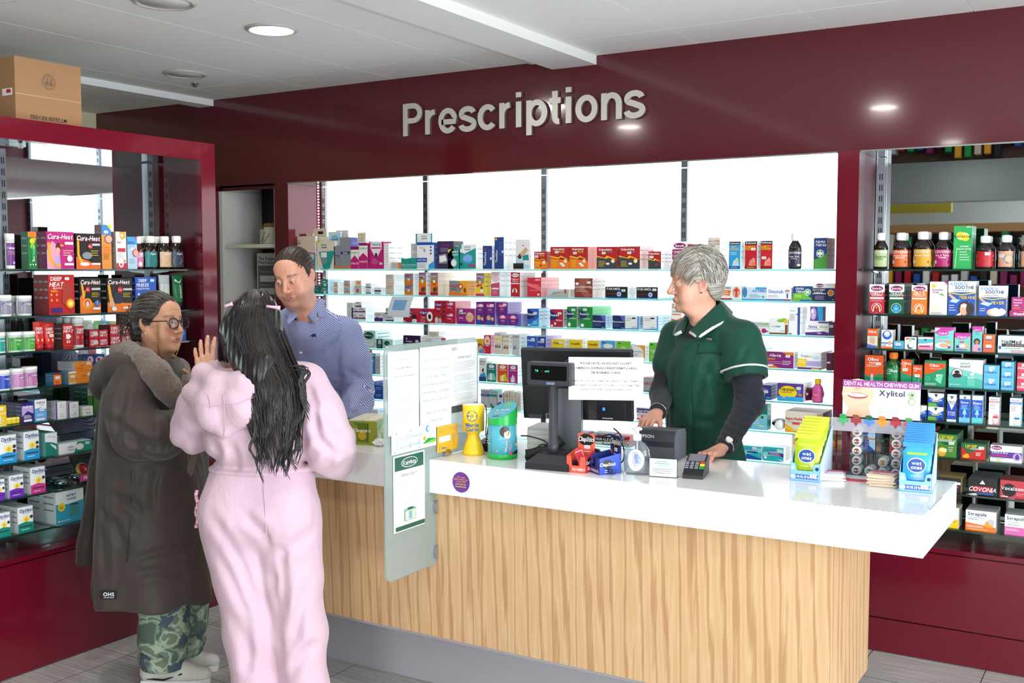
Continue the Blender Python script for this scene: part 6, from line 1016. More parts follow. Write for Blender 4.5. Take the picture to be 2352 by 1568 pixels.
m = MB(); m.tube(H_, .0045, BLACK, 6); tag(m.build('coiled_cord'), 'black coiled telephone cord behind the display base', 'cable')
m = MB(); m.tube([(0, 0, .015), (.06, .015, .028), (.1, .02, .05), (.125, .03, .075)], [.018, .016, .02, .026], BLACK, 10); tag(m.build('barcode_scanner', None, (-1.99, 3.37, ZT), .2), 'black hand scanner lying behind the donation tin', 'scanner')
# --- lip balm trays
def balm_tray(p, rz, w, d, c1, c2, word, label, tilt_word):
    t = empty('lip_balm_tray', (p[0], p[1], ZT), rz, label, 'tray'); m = MB(); A, B = cm(c1), cm(c2); th = .0015
    m.box(0, 0, 0, w, d, th, A)
    F = [(0, 0), (w, 0), (w, .056), (w*.72, .056), (w*.68, .024), (w*.28, .024), (w*.24, .056), (0, .056)]
    m.prism(F, 0, th, A); m.prism([(0, 0), (d, 0), (d, .07), (0, .056)], 0, th, A, 'x', cap=A); m.prism([(0, 0), (d, 0), (d, .07), (0, .056)], w-th, w, B, 'x', cap=B)
    m.box(0, d-th, 0, w, d, .07, A); decorate(m, f'T .62 .2 .16 w {tilt_word};c .2 .2 .09 u', w, .056, lambda u, v, o: (u, -.0002-o, v)); m.build('tray_body', t)
    m = MB(); m.box(w*.1, d-.0005, .0, w*.98, d+.001, .125, A); decorate(m, f'e .5 .82 .46 .17 k;I .5 .84 .16 w {word};q .55 .62;L .3 .5 .9 1 .05 w;c .14 .55 .1 u', w*.88, .125, lambda u, v, o: (w*.1+u, d-.0007-o, v)); m.build('back_card', t)
    decorate(s2 := MB(), f'e .38 .62 .24 .3 k;I .38 .62 .2 w {word};L .25 .28 .8 2 .12 w', d, .056, lambda u, v, o: (w+.0003+o, u, v)); s2.build('side_print', t)
    return t
q = at(1301, 1083); balm_tray((q.x, q.y), .08, .072, .085, 'e8604a', 'c83040', 'ChapStick', 'coral strawberry lip balm tray with black-topped back card', 'STRAWBERRY')
q = at(1350, 1081); balm_tray((q.x+.0, q.y), -.62, .085, .085, '22307e', '2446b8', 'ChapStick', 'royal blue lip balm tray standing askew', 'ORIGINAL')
m = MB(); m.box(-.013, 0, 0, .013, .0015, .075, cm('q')); m.box(-.011, -.003, .004, .011, 0, .07, cm('c02030')); o = m.build('lip_balm_pack', None, (-1.672, 3.238, ZT+.006)); o.rotation_euler = (-.25, -.45, .3); tag(o, 'red lip balm pack leaning in the coral tray', 'lip balm')
for i in range(2): 
    m = MB(); m.lathe([(.007, 0), (.007, .05), (.0072, .05), (.0072, .066)], cm('2a3a7a'), 14); o = m.build('lip_balm_stick', None, (-1.628+.012*i, 3.28, ZT+.0095)); o.rotation_euler = (math.pi/2-.05, 0, .9); tag(o, ['blue lip balm stick lying in the blue tray, front one', 'blue lip balm stick lying in the blue tray, rear one'][i], 'lip balm')
# --- sanitiser
def gel(nt):
    tr = N(nt, 'ShaderNodeBsdfTransparent'); tr.inputs[0].default_value = lin('dbe6ee'); g = N(nt, 'ShaderNodeBsdfGlossy'); g.inputs['Roughness'].default_value = .05
    lw = N(nt, 'ShaderNodeLayerWeight'); lw.inputs[0].default_value = .35; return mixsh(nt, lw.outputs['Facing'], mixsh(nt, .12, tr.outputs[0], N(nt, 'ShaderNodeBsdfDiffuse').outputs[0]), g.outputs[0])
GEL = nodes_mat('clear_gel', gel); q = at(1457, 1090); t = empty('hand_sanitiser', (q.x, q.y+.02, ZT), .3, 'clear pump bottle of hand sanitiser with a printed back label', 'bottle')
m = MB(); m.lathe([(.036, 0), (.042, .006), (.045, .03), (.046, .06), (.043, .085), (.03, .105), (.017, .114), (.014, .118)], GEL, 36, sy=.62); m.build('bottle_body', t)
m = MB(); m.lathe([(.014, .116), (.015, .118), (.015, .135), (.0135, .137), (.007, .139), (.007, .15), (.017, .152), (.018, .157), (.012, .161), (.004, .162)], cm('w', .3), 24); m.tube([(0, 0, .158), (0, -.016, .158), (0, -.026, .154)], .005, cm('w', .3), 8); m.tube([(0, 0, .02), (0, 0, .116)], .0035, cm('w'), 8); m.build('pump', t)
m = MB(); decorate(m, 'e .5 .5 .5 .5 e8ecf0;L .3 .85 .7 9 .06 z;L .36 .3 .64 2 .06 z;c .5 .38 .03 r', .056, .075, lambda u, v, o: (u-.028, -(.029*math.sqrt(max(.05, 1-((u-.028)/.047)**2)))-.0008-o, .015+v)); m.build('label', t)
# --- small sign holder, card terminal, receipt printer
q = at(1490, 1094); t = empty('counter_card_sign', (q.x, q.y, ZT), .22, 'small clear stand with a white card in teal and grey print', 'sign')
m = MB(); m.box(0, .003, 0, .098, .005, .068, CLR); m.box(0, -.0, 0, .098, .0015, .066, CLR); m.box(0, 0, 0, .098, .03, .002, CLR); m.build('holder', t)
m = MB(); m.box(.003, -.0012, .003, .095, -.0002, .063, cm('w')); decorate(m, 'L .25 .86 .75 1 .1 t;L .18 .75 .85 1 .1 t;L .35 .64 .68 1 .1 T;L .12 .44 .92 1 .1 e;L .1 .33 .9 1 .1 e;L .2 .22 .8 1 .1 e', .092, .06, lambda u, v, o: (.003+u, -.0015-o, .003+v)); m.build('card', t)
q = at(1566, 1100); t = empty('card_terminal', (q.x+.03, q.y+.02, ZT), .2, 'black card payment terminal with colour keys', 'card terminal')
m = MB(); V = []; prof = [(0, 0), (.0, .012), (.05, .044), (.115, .066), (.125, .06), (.13, .0)]
m.prism(prof, -.034, .034, mat('15161a', .35), 'x'); tb = m.build('body', t)
sl = math.atan2(.025, .065)
def tp(u, v, o):  # along the sloping face
    y = .012+v*.118; z = np.interp(y, [0, .05, .115], [.012, .044, .066]); return (u, y-o*.5, z+o+.0006)
m = MB(); m.flat([(-.028, .44), (.028, .44), (.028, .84), (-.028, .84)], [(0, 1, 2, 3)], lambda u, v: tp(u, v, .0006), mat('7a7684', .2)); m.build('screen', t)
for i in range(3):
    for j in range(4):
        k = MB(); u0 = -.032+.0165*i; v0 = .12+.075*j; k.flat([(u0, v0), (u0+.012, v0), (u0+.012, v0+.055), (u0, v0+.055)], [(0, 1, 2, 3)], lambda u, v: tp(u, v, .0012), cm('8a8c94')); k.build('key', t)
for c, v0 in (('g', .12), ('y', .22), ('u', .32)):
    k = MB(); k.flat([(.017, v0), (.033, v0), (.033, v0+.085), (.017, v0+.085)], [(0, 1, 2, 3)], lambda u, v: tp(u, v, .0012), cm(c)); k.build('key', t)
q = at(1571, 1064); t = empty('receipt_printer', (q.x-.18, q.y-.03, ZT), .12, 'dark grey receipt printer in front of the woman in green', 'printer')
PG = mat('4a4c52', .45); m = MB(); pr = [(0, 0), (0, .07), (.01, .1), (.03, .118), (.14, .108), (.155, .09), (.155, 0)]
m.prism(pr, 0, .15, PG, 'x', cap=mat('62656d', .45)); m.build('case', t); m = MB(); m.prism([(-.001, .055), (-.001, .075), (.008, .1), (.02, .112), (.02, .055)], .004, .146, mat('2c2e33', .3), 'x'); decorate(m, 'T .3 .5 .6 s EPSON', .15, .02, lambda u, v, o: (u, .0015-o, .082+v)); m.build('cover', t)
# --- tissue cartons
q = at(797, 1020); t = empty('tissue_pack_tray', (q.x, q.y-.0, ZT), .34, 'green tray of tissue packs on the low end of the counter', 'box')
KG = cm('7a8a1e', .35); m = MB(); w, d, h = .125, .21, .095; m.box(0, 0, 0, w, d, h, KG, top=cm('c8c8a8')); 
decorate(m, 'p 9aa030 0,0 1,0 1,1 0,1;r .36 .12 .7 .92 5a7a14;e .52 .4 .14 .2 c8a820;I .5 .62 .16 w Kleenex;I .1 .12 .07 w Kleenex;c .9 .12 .05 x;r .7 .1 .73 .9 3a5a10;c .3 .9 .05 g', w, h, lambda u, v, o: (u, -.0003-o, v)); 
decorate(m, 'r 0 0 1 1 5a9a1a;p 8ab020 0,.6 1,1 1,.4 0,0;I .62 .6 .4 w Kleenex;r .05 .1 .22 .5 w;L .06 .46 .21 4 .08 k', d, h, lambda u, v, o: (w+.0003+o, u, v)); m.build('tray_body', t)
for i in range(2):
    for j in range(4): k = MB(); k.box(.006+.058*i, .006+.05*j, h-.001, .06+.058*i, .052+.05*j, h+.004, cm('d8d4b8'), bev=.002); k.build('tissue_pack', t)
t = empty('tissue_carton', (-2.555, 3.45, ZT), .3, 'tall green tissue carton partly behind the glass screen', 'box'); m = MB(); m.box(0, 0, 0, .11, .06, .165, KG); decorate(m, 'r 0 0 1 1 7a8a1e;p 9aa82a 0,.5 1,.9 1,.4 0,0;I .55 .72 .2 w Kleenex', .11, .165, lambda u, v, o: (u, -.0003-o, v)); m.build('carton_body', t)
m = MB(); V = []; bm = bmesh.new(); bmesh.ops.create_icosphere(bm, subdivisions=3, radius=.022); 
for v in bm.verts: v.co *= 1+.35*math.sin(v.co.x*400+v.co.z*300)*math.cos(v.co.y*350)
m.add([(v.co.x, v.co.y, v.co.z*.7+.016) for v in bm.verts], [[v.index for v in f.verts] for f in bm.faces], cm('f0f0ee')); bm.free(); q = at(872, 1024); tag(m.build('crumpled_tissue', None, (q.x, q.y, ZT)), 'crumpled white tissue beside the green tray', 'tissue')
# --- wet wipes in their display boxes
def pouch(w, h, th, c1, c2, band, name, spec):
    m = MB(); nx, nz = 8, 10; V = []
    for s in (-1, 1):
        for j in range(nz+1):
            for i in range(nx+1):
                u, v = i/nx, j/nz; b = th/2*(max(0, math.sin(math.pi*u))**.5)*(max(0, math.sin(math.pi*min(1, max(0, (v-.03)/.87))))**.6); V.append(((u-.5)*w*(1-.04*math.sin(math.pi*v)), s*b, v*h))
    K = (nx+1)*(nz+1); Fs = []
    for s in (0, 1):
        for j in range(nz):
            for i in range(nx): a = s*K+j*(nx+1)+i; Fs.append((a, a+1, a+nx+2, a+nx+1) if s == 0 else (a, a+nx+1, a+nx+2, a+1))
    m.add(V, Fs, cm(c1, .2), True)
    def P(u, v, o): uu, vv = u/w, v/h; return ((uu-.5)*w, -th/2*(max(0, math.sin(math.pi*uu))**.5)*(max(0, math.sin(math.pi*min(1, max(0, (vv-.03)/.87))))**.6)-.0006-o, v)
    decorate(m, spec, w, h, P); return m.build(name)
def wipes_box(p, rz, n, c1, c2, label, plabel, front, sp):
    w, d, h = .098, .2, .165; t = empty('wipes_display_box', (p[0], p[1], ZT), rz, label, 'display box'); th = .0018; A = cm('8ac4ec', .4); S2 = cm('d4e6f6', .4)
    m = MB(); F = [(0, 0), (w, 0), (w, .062), (w*.82, .058), (w*.77, .035), (w*.23, .035), (w*.18, .058), (0, .062)]; m.prism(F, 0, th, A); m.box(0, 0, 0, w, d, th, A)
    sd = [(0, 0), (d, 0), (d, h), (d*.93, h), (.012, .062), (0, .062)]; m.prism(sd, 0, th, A, 'x'); m.prism(sd, w-th, w, A, 'x', cap=S2); m.box(0, d-th, 0, w, d, h, S2)
    decorate(m, 'c .1 .7 .06 w;c .9 .7 .06 B;r .08 .12 .95 .36 3a5ab8;T .5 .24 .14 w KILLS 99.9% OF BACTERIA;c .12 .24 .08 a;q .78 .32', w, .062, lambda u, v, o: (u, -.0003-o, v)); m.build('box_body', t)
    for k in range(n):
        o = pouch(.086, .15, (d-.04)/n*.9, c1, c2, 'y', 'wipes_pack', sp) if k == 0 else None
        if k == 0: first = o
        else: o = first.copy(); COL.objects.link(o)
        y = .02+k*(d-.04)/n; R = Matrix.Rotation(rz, 4, 'Z'); L = R @ Vector((w/2+.0015*math.sin(k*2), y, 0)); o.location = (p[0]+L.x, p[1]+L.y, ZT+.003+.05*k/n); o.rotation_euler = (-.16+.02*k/n, 0, rz)
        lb = plabel[0] if k == 0 else plabel[1]
        tag(o, lb, 'wet wipes', None if k == 0 else plabel[1])
    return t
WSP = 'r 0 .9 1 1 {b};e .5 .52 .3 .14 1a4a9a;e .5 .52 .33 .16 w;e .5 .52 .3 .14 1a4a9a;T .5 .57 .08 w wet;T .5 .48 .08 w ones;r .15 .74 .85 .79 {c};L .3 .3 .7 1 .03 w;L .2 .2 .8 2 .03 {d}'
q = at(1814, 1102); wipes_box((q.x, q.y), .06, 7, 'b4cc28', 'g', 'pale blue display box holding lime wet wipes', ('lime green wet wipes pack at the front of its box', 'lime green wet wipes pack further back in the lime box'), 'l', WSP.format(b='dce03a', c='c8d840', d='6a7a1a'))
q = at(2064, 1127); wipes_box((q.x, q.y), .1, 10, '3aa4e4', 'b', 'pale blue display box holding blue wet wipes at the counter end', ('sky blue wet wipes pack at the front of its box', 'sky blue wet wipes pack further back in the blue box'), 'b', WSP.format(b='2a90dc', c='9ad83a', d='1a5ab0'))
# --- chewing gum dispenser
q = at(1912, 1092); GX, GY = q.x, q.y+.04; t = empty('gum_dispenser', (GX, GY, ZT), .06, 'clear acrylic chewing gum dispenser with smiling poster', 'dispenser')
W, D, H = .262, .085, .155; m = MB(); m.box(0, D-.002, 0, W, D, .33, CLR); m.box(-.02, 0, 0, -.018, D, .21, CLR); m.box(W, 0, 0, W+.002, D, .2, CLR); m.box(-.02, 0, 0, W, D, .002, CLR); m.box(-.02, 0, 0, W, .0015, .075, CLR); m.box(-.02, 0, .15, W, .0015, .195, glass_sheet('milky_acrylic', 'f4f2f8', .8, .45, 'f4f2f8')); m.build('acrylic_body', t)
for k in range(7): 
    m = MB(); m.box(.002+k*.0425, .002, .002, .0035+k*.0425, D-.003, .15, CLR); m.build('divider', t)
m = MB(); m.box(.004, D-.006, .19, W-.004, D-.003, .318, cm('f4f4f4'))
pw, ph = W-.008, .128
decorate(m, 'e .2 .62 .21 .42 f2c4a4;p f2c4a4 .05,.0 .1,.5 .32,.5 .38,.0;e .2 .58 .13 .08 b83a40;e .2 .595 .12 .05 w;p e0a888 .17,.75 .23,.75 .24,.86 .2,.9 .16,.86;p w .01,.6 .1,.59 .1,.64 .01,.66;r 0 .82 1 1 a03a98;T .5 .91 .11 w DENTAL HEALTH CHEWING GUM;T .64 .69 .15 2a2a40 Xylitol;L .46 .56 .8 1 .05 s;L .46 .46 .84 2 .06 s;L .46 .32 .82 2 .06 s;L .46 .18 .8 1 .06 s;c .9 .67 .045 8ab84a;c .9 .67 .036 w;c .9 .67 .022 4a8a3a;c .9 .49 .045 8ab84a;c .9 .49 .036 e4ecd8', pw, ph, lambda u, v, o: (.004+u, D-.0063-o, .19+v)); ps = m.build('poster', t)
for k, (c, f) in enumerate((('4aa86a', 'g'), ('a02c3c', 'n'), ('4a8ad8', 'G'), ('ef9a2a', 'o'), ('c02c40', 'R'), ('e06a98', '4a9a4a'))):
    m = MB(); w_ = .038; decorate(m, f'r .05 .4 .95 .75 {c};p {c} .3,.4 .7,.4 .5,.05;e .5 .88 .3 .2 {f};e .35 .95 .18 .14 {f}', w_, .04, lambda u, v, o: (.003+k*.0425+u, -.001-o, .165+v)); m.build('flavour_tab', t)
cols = [('n', '7a3a24', [.022, .055, .088, .121]), ('r', 'a03028', [.022, .055, .088, .121, .154]), ('c', '3a8a5a', [.022]), ('o', 'e88a2a', [.022, .055]), ('r', 'a02040', [.022, .055, .088, .121, .154]), ('r', '8a2a3a', [.022, .055])]
gm = None
def gum(c1, c2):
    m = MB(); m.lathe([(.0155, 0), (.016, .003), (.016, .06), (.0145, .064), (.007, .072)], cm('f2f0ee', .3), 20); 
    p = arc(0, 0, .0095, n=18); m.add([(u, v, -.0006) for u, v in p], [tuple(reversed(range(18)))], cm(c2)); m.add([(-.008, -.002, -.0009), (.008, -.002, -.0009), (.008, .002, -.0009), (-.008, .002, -.0009)], [(3, 2, 1, 0)], cm('w')); m.add([(-.003, -.003, -.0011), (.005, -.002, -.0011), (.001, .006, -.0011)], [(2, 1, 0)], cm('g')); return m.build('gum_roll')
R = Matrix.Rotation(.06, 4, 'Z')
for k, (c1, c2, zs) in enumerate(cols):
    if k == 0: continue
    first = None
    for i, z in enumerate(zs):
        if first is None: o = first = gum(c1, c2)
        else: o = first.copy(); COL.objects.link(o)
        L = R @ Vector((.0245+.0425*(k-.0), .006, 0)); o.location = (GX+L.x-.0425*.0, GY+L.y, ZT+z-.005); o.rotation_euler = (-math.pi/2, 0, .06)
        nm = {1: 'white gum roll with cinnamon picture', 2: 'white gum roll with mint picture', 3: 'white gum roll with orange picture', 4: 'white gum roll with red berry picture', 5: 'white gum roll with melon picture'}[k]
        tag(o, nm+' in the clear dispenser', 'chewing gum', nm+' rolls')
# leaflets beside the dispenser
def leaflets(p, rz, n, c, label, grp):
    first = None
    for k in range(n):
        if first is None:
            m = MB(); m.box(-.042, -.04, 0, .042, .04, .0028, cm(c)); decorate(m, 'r .0 .62 1 1 c83a78;T .5 .8 .16 q Free Sample;e .3 .4 .14 .06 u;L .1 .3 .8 2 .1 s', .084, .08, lambda u, v, o: (u-.042, v-.04, .0029+o)); o = first = m.build('leaflet')
        else: o = first.copy(); COL.objects.link(o)
        o.location = (p[0]+.004*math.sin(k*1.7)-.003*k/n, p[1]+.003*math.cos(k*2.3)+.006*k/n, ZT+.0005+.0031*k); o.rotation_euler = (0, 0, rz+.08*math.sin(k*2.1)); tag(o, label, 'leaflet', grp)
q = at(1908, 1100); leaflets((q.x, q.y+.005), .25, 7, 'f0ece8', 'white-edged leaflet in the fanned pile by the lime wipes', 'white-edged leaflets')
q = at(2025, 1116); leaflets((q.x, q.y+.02), .05, 12, 'ecd2b8', 'peach-edged leaflet in the tall pile by the blue wipes', 'peach-edged leaflets')
m = MB(); m.box(-.06, -.02, 0, .06, .02, .002, cm('c8404a')); decorate(m, 'p y .6,0 1,0 1,.6 .8,.5;L .1 .5 .5 1 .1 q', .12, .04, lambda u, v, o: (u-.06, v-.02, .0021+o)); q = at(1975, 1104); tag(m.build('promo_card', None, (q.x, q.y, ZT), .05), 'flat red and yellow card between the leaflet piles', 'card')
# ------------------------------------------------------------ figures: smooth implicit bodies turned into meshes
def vec(*a): return np.array(a, float)
class SD:
    """signed distance field built up on a regular grid; primitives touch only the cells near them"""
    def __init__(s, lo, hi, h):
        s.lo = np.array(lo, float); s.h = h; s.n = np.ceil((np.array(hi)-s.lo)/h).astype(int)+1
        s.F = np.full(s.n, 1.0, np.float32); s.ax = [s.lo[i]+h*np.arange(s.n[i]) for i in range(3)]
    def sub(s, lo, hi):
        a = np.clip(np.floor((np.array(lo)-s.lo)/s.h).astype(int), 0, s.n); b = np.clip(np.ceil((np.array(hi)-s.lo)/s.h).astype(int)+1, 0, s.n)
        if (b <= a).any(): return None, None
        sl = tuple(slice(a[i], b[i]) for i in range(3))
        X = s.ax[0][sl[0]][:, None, None]; Y = s.ax[1][sl[1]][None, :, None]; Z = s.ax[2][sl[2]][None, None, :]
        return sl, (X, Y, Z)
    def put(s, sl, d, k, op):
        A = s.F[sl]; d = d.astype(np.float32)
        if op == 'u':
            if k > 0: hh = np.maximum(k-np.abs(A-d), 0)/k; s.F[sl] = np.minimum(A, d)-hh*hh*k*.25
            else: s.F[sl] = np.minimum(A, d)
        else:
            if k > 0: hh = np.maximum(k-np.abs(A+d), 0)/k; s.F[sl] = np.maximum(A, -d)+hh*hh*k*.25
            else: s.F[sl] = np.maximum(A, -d)
    def cap(s, a, b, ra, rb=None, k=.02, op='u', sq=None):
        """tapered limb from a to b; sq = (axis, factor) flattens it along an axis"""
        rb = ra if rb is None else rb; a = np.array(a, float); b = np.array(b, float); m = max(ra, rb)*(1 if sq is None else max(1, 1/sq[1]))+k+2*s.h
        sl, q = s.sub(np.minimum(a, b)-m, np.maximum(a, b)+m)
        if sl is None: return s
        ab = b-a; px, py, pz = q[0]-a[0], q[1]-a[1], q[2]-a[2]; L = max(ab@ab, 1e-9)
        t = np.clip((px*ab[0]+py*ab[1]+pz*ab[2])/L, 0, 1)
        dx, dy, dz = px-t*ab[0], py-t*ab[1], pz-t*ab[2]
        if sq is not None:
            n, f = sq; w = (dx*n[0]+dy*n[1]+dz*n[2])*(f-1); dx, dy, dz = dx+n[0]*w, dy+n[1]*w, dz+n[2]*w
        s.put(sl, np.sqrt(dx*dx+dy*dy+dz*dz)-(ra+(rb-ra)*t), k, op); return s
    def chain(s, pts, rs, k=.02, op='u', sq=None):
        for i in range(len(pts)-1): s.cap(pts[i], pts[i+1], rs[i], rs[i+1], k, op, sq)
        return s
    def ell(s, c, r, R=None, k=.02, op='u'):
        c = np.array(c, float); r = np.array(r, float); R = np.eye(3) if R is None else R
        m = np.sqrt(((R*r[None, :])**2).sum(1))+k+2*s.h; sl, q = s.sub(c-m, c+m)
        if sl is None: return s
        px, py, pz = q[0]-c[0], q[1]-c[1], q[2]-c[2]; u = [R[0, i]*px+R[1, i]*py+R[2, i]*pz for i in range(3)]
        k0 = np.sqrt(sum((u[i]/r[i])**2 for i in range(3))); k1 = np.sqrt(sum((u[i]/r[i]**2)**2 for i in range(3)))+1e-9
        s.put(sl, k0*(k0-1)/k1, k, op); return s
    def half(s, n, d, k=0.):
        """keep only the side where p.n < d"""
        X, Y, Z = s.ax[0][:, None, None], s.ax[1][None, :, None], s.ax[2][None, None, :]
        s.put((slice(None),)*3, -(X*n[0]+Y*n[1]+Z*n[2]-d)+0*s.F, k, 's'); return s
    def fn(s, f):
        X, Y, Z = s.ax[0][:, None, None], s.ax[1][None, :, None], s.ax[2][None, None, :]
        s.F = f(s.F, X, Y, Z).astype(np.float32); return s
    def mesh(s):
        F = s.F; S_ = F < 0; nx, ny, nz = F.shape
        C = [(i, j, k) for i in (0, 1) for j in (0, 1) for k in (0, 1)]
        sl = lambda c: (slice(c[0], nx-1+c[0]), slice(c[1], ny-1+c[1]), slice(c[2], nz-1+c[2]))
        cnt = sum(S_[sl(c)].astype(np.int8) for c in C); I = np.argwhere((cnt > 0) & (cnt < 8))
        if len(I) == 0: return np.zeros((0, 3)), np.zeros((0, 4), int)
        v = {c: F[I[:, 0]+c[0], I[:, 1]+c[1], I[:, 2]+c[2]] for c in C}
        acc = np.zeros((len(I), 3)); num = np.zeros(len(I))
        for c in C:
            for ax in range(3):
                if c[ax] == 0:
                    e = list(c); e[ax] = 1; a, b = v[c], v[tuple(e)]; m = (a < 0) != (b < 0); t = np.where(m, a/np.where(m, a-b, 1), 0)
                    p = np.array(c, float)[None, :].repeat(len(I), 0); p[:, ax] = t; acc += p*m[:, None]; num += m
        P = s.lo+s.h*(I+acc/num[:, None]); idx = np.full(F.shape, -1, np.int32); idx[I[:, 0], I[:, 1], I[:, 2]] = np.arange(len(I))
        Q = []
        for ax in range(3):
            a1, a2 = (ax+1) % 3, (ax+2) % 3; s0 = [slice(None)]*3; s1 = [slice(None)]*3; s0[ax] = slice(0, -1); s1[ax] = slice(1, None)
            A = S_[tuple(s0)]; B = S_[tuple(s1)]; E_ = np.argwhere(A != B); E_ = E_[(E_[:, a1] > 0) & (E_[:, a2] > 0) & (E_[:, a1] < F.shape[a1]-1) & (E_[:, a2] < F.shape[a2]-1)]
            o = np.zeros(3, int); g = []
            for d1, d2 in ((1, 1), (0, 1), (0, 0), (1, 0)): w = E_.copy(); w[:, a1] -= d1; w[:, a2] -= d2; g.append(idx[w[:, 0], w[:, 1], w[:, 2]])
            g = np.stack(g, 1); fl = A[E_[:, 0], E_[:, 1], E_[:, 2]]; g[~fl] = g[~fl][:, ::-1]; Q.append(g)
        return P, np.concatenate(Q)
def relax(P, Q, it=2, lam=.5):
    """light smoothing of a quad mesh"""
    e = np.concatenate([Q[:, [0, 1]], Q[:, [1, 2]], Q[:, [2, 3]], Q[:, [3, 0]]])
    for _ in range(it):
        A = np.zeros_like(P); n = np.zeros(len(P))
        for a, b in ((0, 1), (1, 0)): 
            for k in range(3): A[:, k] += np.bincount(e[:, a], P[e[:, b], k], len(P))
            n += np.bincount(e[:, a], None, len(P))
        P = P+lam*(A/np.maximum(n, 1)[:, None]-P)
    return P
def skin_mesh(name, parts, parent, mats, base):
    """parts: list of (verts, quads, colour array or None, material index) joined into ONE mesh"""
    V = np.concatenate([p[0] for p in parts])-np.array(base); off = 0; F = []; mi = []; cl = []
    for v, q, c, m in parts:
        F += (np.asarray(q)+off).tolist() if not isinstance(q, list) else [tuple(i+off for i in x) for x in q]; mi += [m]*len(q); off += len(v)
        cl.append(np.ones((len(v), 4)) if c is None else np.concatenate([c, np.ones((len(c), 1))], 1))
    me = bpy.data.meshes.new(name); me.from_pydata(V.tolist(), [], F); me.polygons.foreach_set('material_index', mi); me.polygons.foreach_set('use_smooth', [True]*len(F))
    at_ = me.attributes.new('tone', 'FLOAT_COLOR', 'POINT'); at_.data.foreach_set('color', np.concatenate(cl).astype(np.float32).ravel())
    for m in mats: me.materials.append(m)
    me.update(); o = bpy.data.objects.new(name, me); COL.objects.link(o); o.parent = parent; return o
def rotm(yaw, pitch=0., roll=0.):
    """head frame: local -y is where the face points; yaw turns about z, pitch > 0 looks down, roll tilts"""
    cz, sz, cx, sx, cy, sy = math.cos(yaw), math.sin(yaw), math.cos(pitch), math.sin(pitch), math.cos(roll), math.sin(roll)
    return np.array([[cz, -sz, 0], [sz, cz, 0], [0, 0, 1]]) @ np.array([[1, 0, 0], [0, cx, -sx], [0, sx, cx]]) @ np.array([[cy, 0, sy], [0, 1, 0], [-sy, 0, cy]])
def waves(seed, n, f0, f1):
    r = np.random.RandomState(seed); D = r.normal(size=(n, 3)); D /= np.linalg.norm(D, axis=1)[:, None]; return [(d*r.uniform(f0, f1), r.uniform(0, 6.28)) for d in D]
def wob(W, X, Y, Z): return sum(np.sin(d[0]*X+d[1]*Y+d[2]*Z+p) for d, p in W)/len(W)
def sskin(nt):
    b = N(nt, 'ShaderNodeBsdfPrincipled'); a = N(nt, 'ShaderNodeAttribute', attribute_name='tone'); nt.links.new(a.outputs['Color'], b.inputs['Base Color'])
    b.inputs['Roughness'].default_value = .5; b.inputs['Subsurface Weight'].default_value = .12; b.inputs['Subsurface Radius'].default_value = (.9, .35, .2); b.inputs['Subsurface Scale'].default_value = .006
    n = N(nt, 'ShaderNodeTexNoise', i_Scale=220.0, i_Detail=3.0); bu = N(nt, 'ShaderNodeBump', i_Strength=.12, i_Distance=.002); nt.links.new(n.outputs['Fac'], bu.inputs['Height']); nt.links.new(bu.outputs[0], b.inputs['Normal'])
    return b.outputs[0]
SKIN = nodes_mat('skin', sskin)
def cloth_mat(name, h, rough=.85, weave=400, bump=.15, sheen=.2, var=.05, big=6.0, bigb=.0):
    def f(nt):
        b = N(nt, 'ShaderNodeBsdfPrincipled'); c = lin(h); tc = N(nt, 'ShaderNodeTexCoord'); n = N(nt, 'ShaderNodeTexNoise', i_Scale=float(weave), i_Detail=2.0); nt.links.new(tc.outputs['Object'], n.inputs['Vector'])
        mx = N(nt, 'ShaderNodeMix', data_type='RGBA'); mx.inputs[6].default_value = tuple(v*(1-var) for v in c[:3])+(1,); mx.inputs[7].default_value = tuple(min(1, v*(1+var)) for v in c[:3])+(1,)
        nt.links.new(n.outputs['Fac'], mx.inputs[0]); nt.links.new(mx.outputs[2], b.inputs['Base Color'])
        bu = N(nt, 'ShaderNodeBump', i_Strength=bump, i_Distance=.002); nt.links.new(n.outputs['Fac'], bu.inputs['Height'])
        if bigb:
            m2 = N(nt, 'ShaderNodeMapping'); m2.inputs['Scale'].default_value = (1, 1, .45); nt.links.new(tc.outputs['Object'], m2.inputs[0])
            n2 = N(nt, 'ShaderNodeTexNoise', i_Scale=big, i_Detail=3.0, i_Distortion=1.2); nt.links.new(m2.outputs[0], n2.inputs['Vector'])
            b2 = N(nt, 'ShaderNodeBump', i_Strength=bigb, i_Distance=.03); nt.links.new(n2.outputs['Fac'], b2.inputs['Height']); nt.links.new(bu.outputs[0], b2.inputs['Normal']); nt.links.new(b2.outputs[0], b.inputs['Normal'])
        else: nt.links.new(bu.outputs[0], b.inputs['Normal'])
        b.inputs['Roughness'].default_value = rough; b.inputs['Sheen Weight'].default_value = sheen; b.inputs['Specular IOR Level'].default_value = .25
        return b.outputs[0]
    return nodes_mat(name, f)
def hair_mat(name, c0, c1, rough=.38):
    def f(nt):
        b = N(nt, 'ShaderNodeBsdfPrincipled'); a = N(nt, 'ShaderNodeAttribute', attribute_name='tone'); tc = N(nt, 'ShaderNodeTexCoord'); n = N(nt, 'ShaderNodeTexNoise', i_Scale=60.0, i_Detail=3.0); nt.links.new(tc.outputs['Object'], n.inputs['Vector'])
        mx = N(nt, 'ShaderNodeMix', data_type='RGBA'); mx.inputs[6].default_value = lin(c0); mx.inputs[7].default_value = lin(c1); nt.links.new(a.outputs['Fac'], mx.inputs[0]); nt.links.new(mx.outputs[2], b.inputs['Base Color'])
        b.inputs['Roughness'].default_value = rough; return b.outputs[0]
    return nodes_mat(name, f)
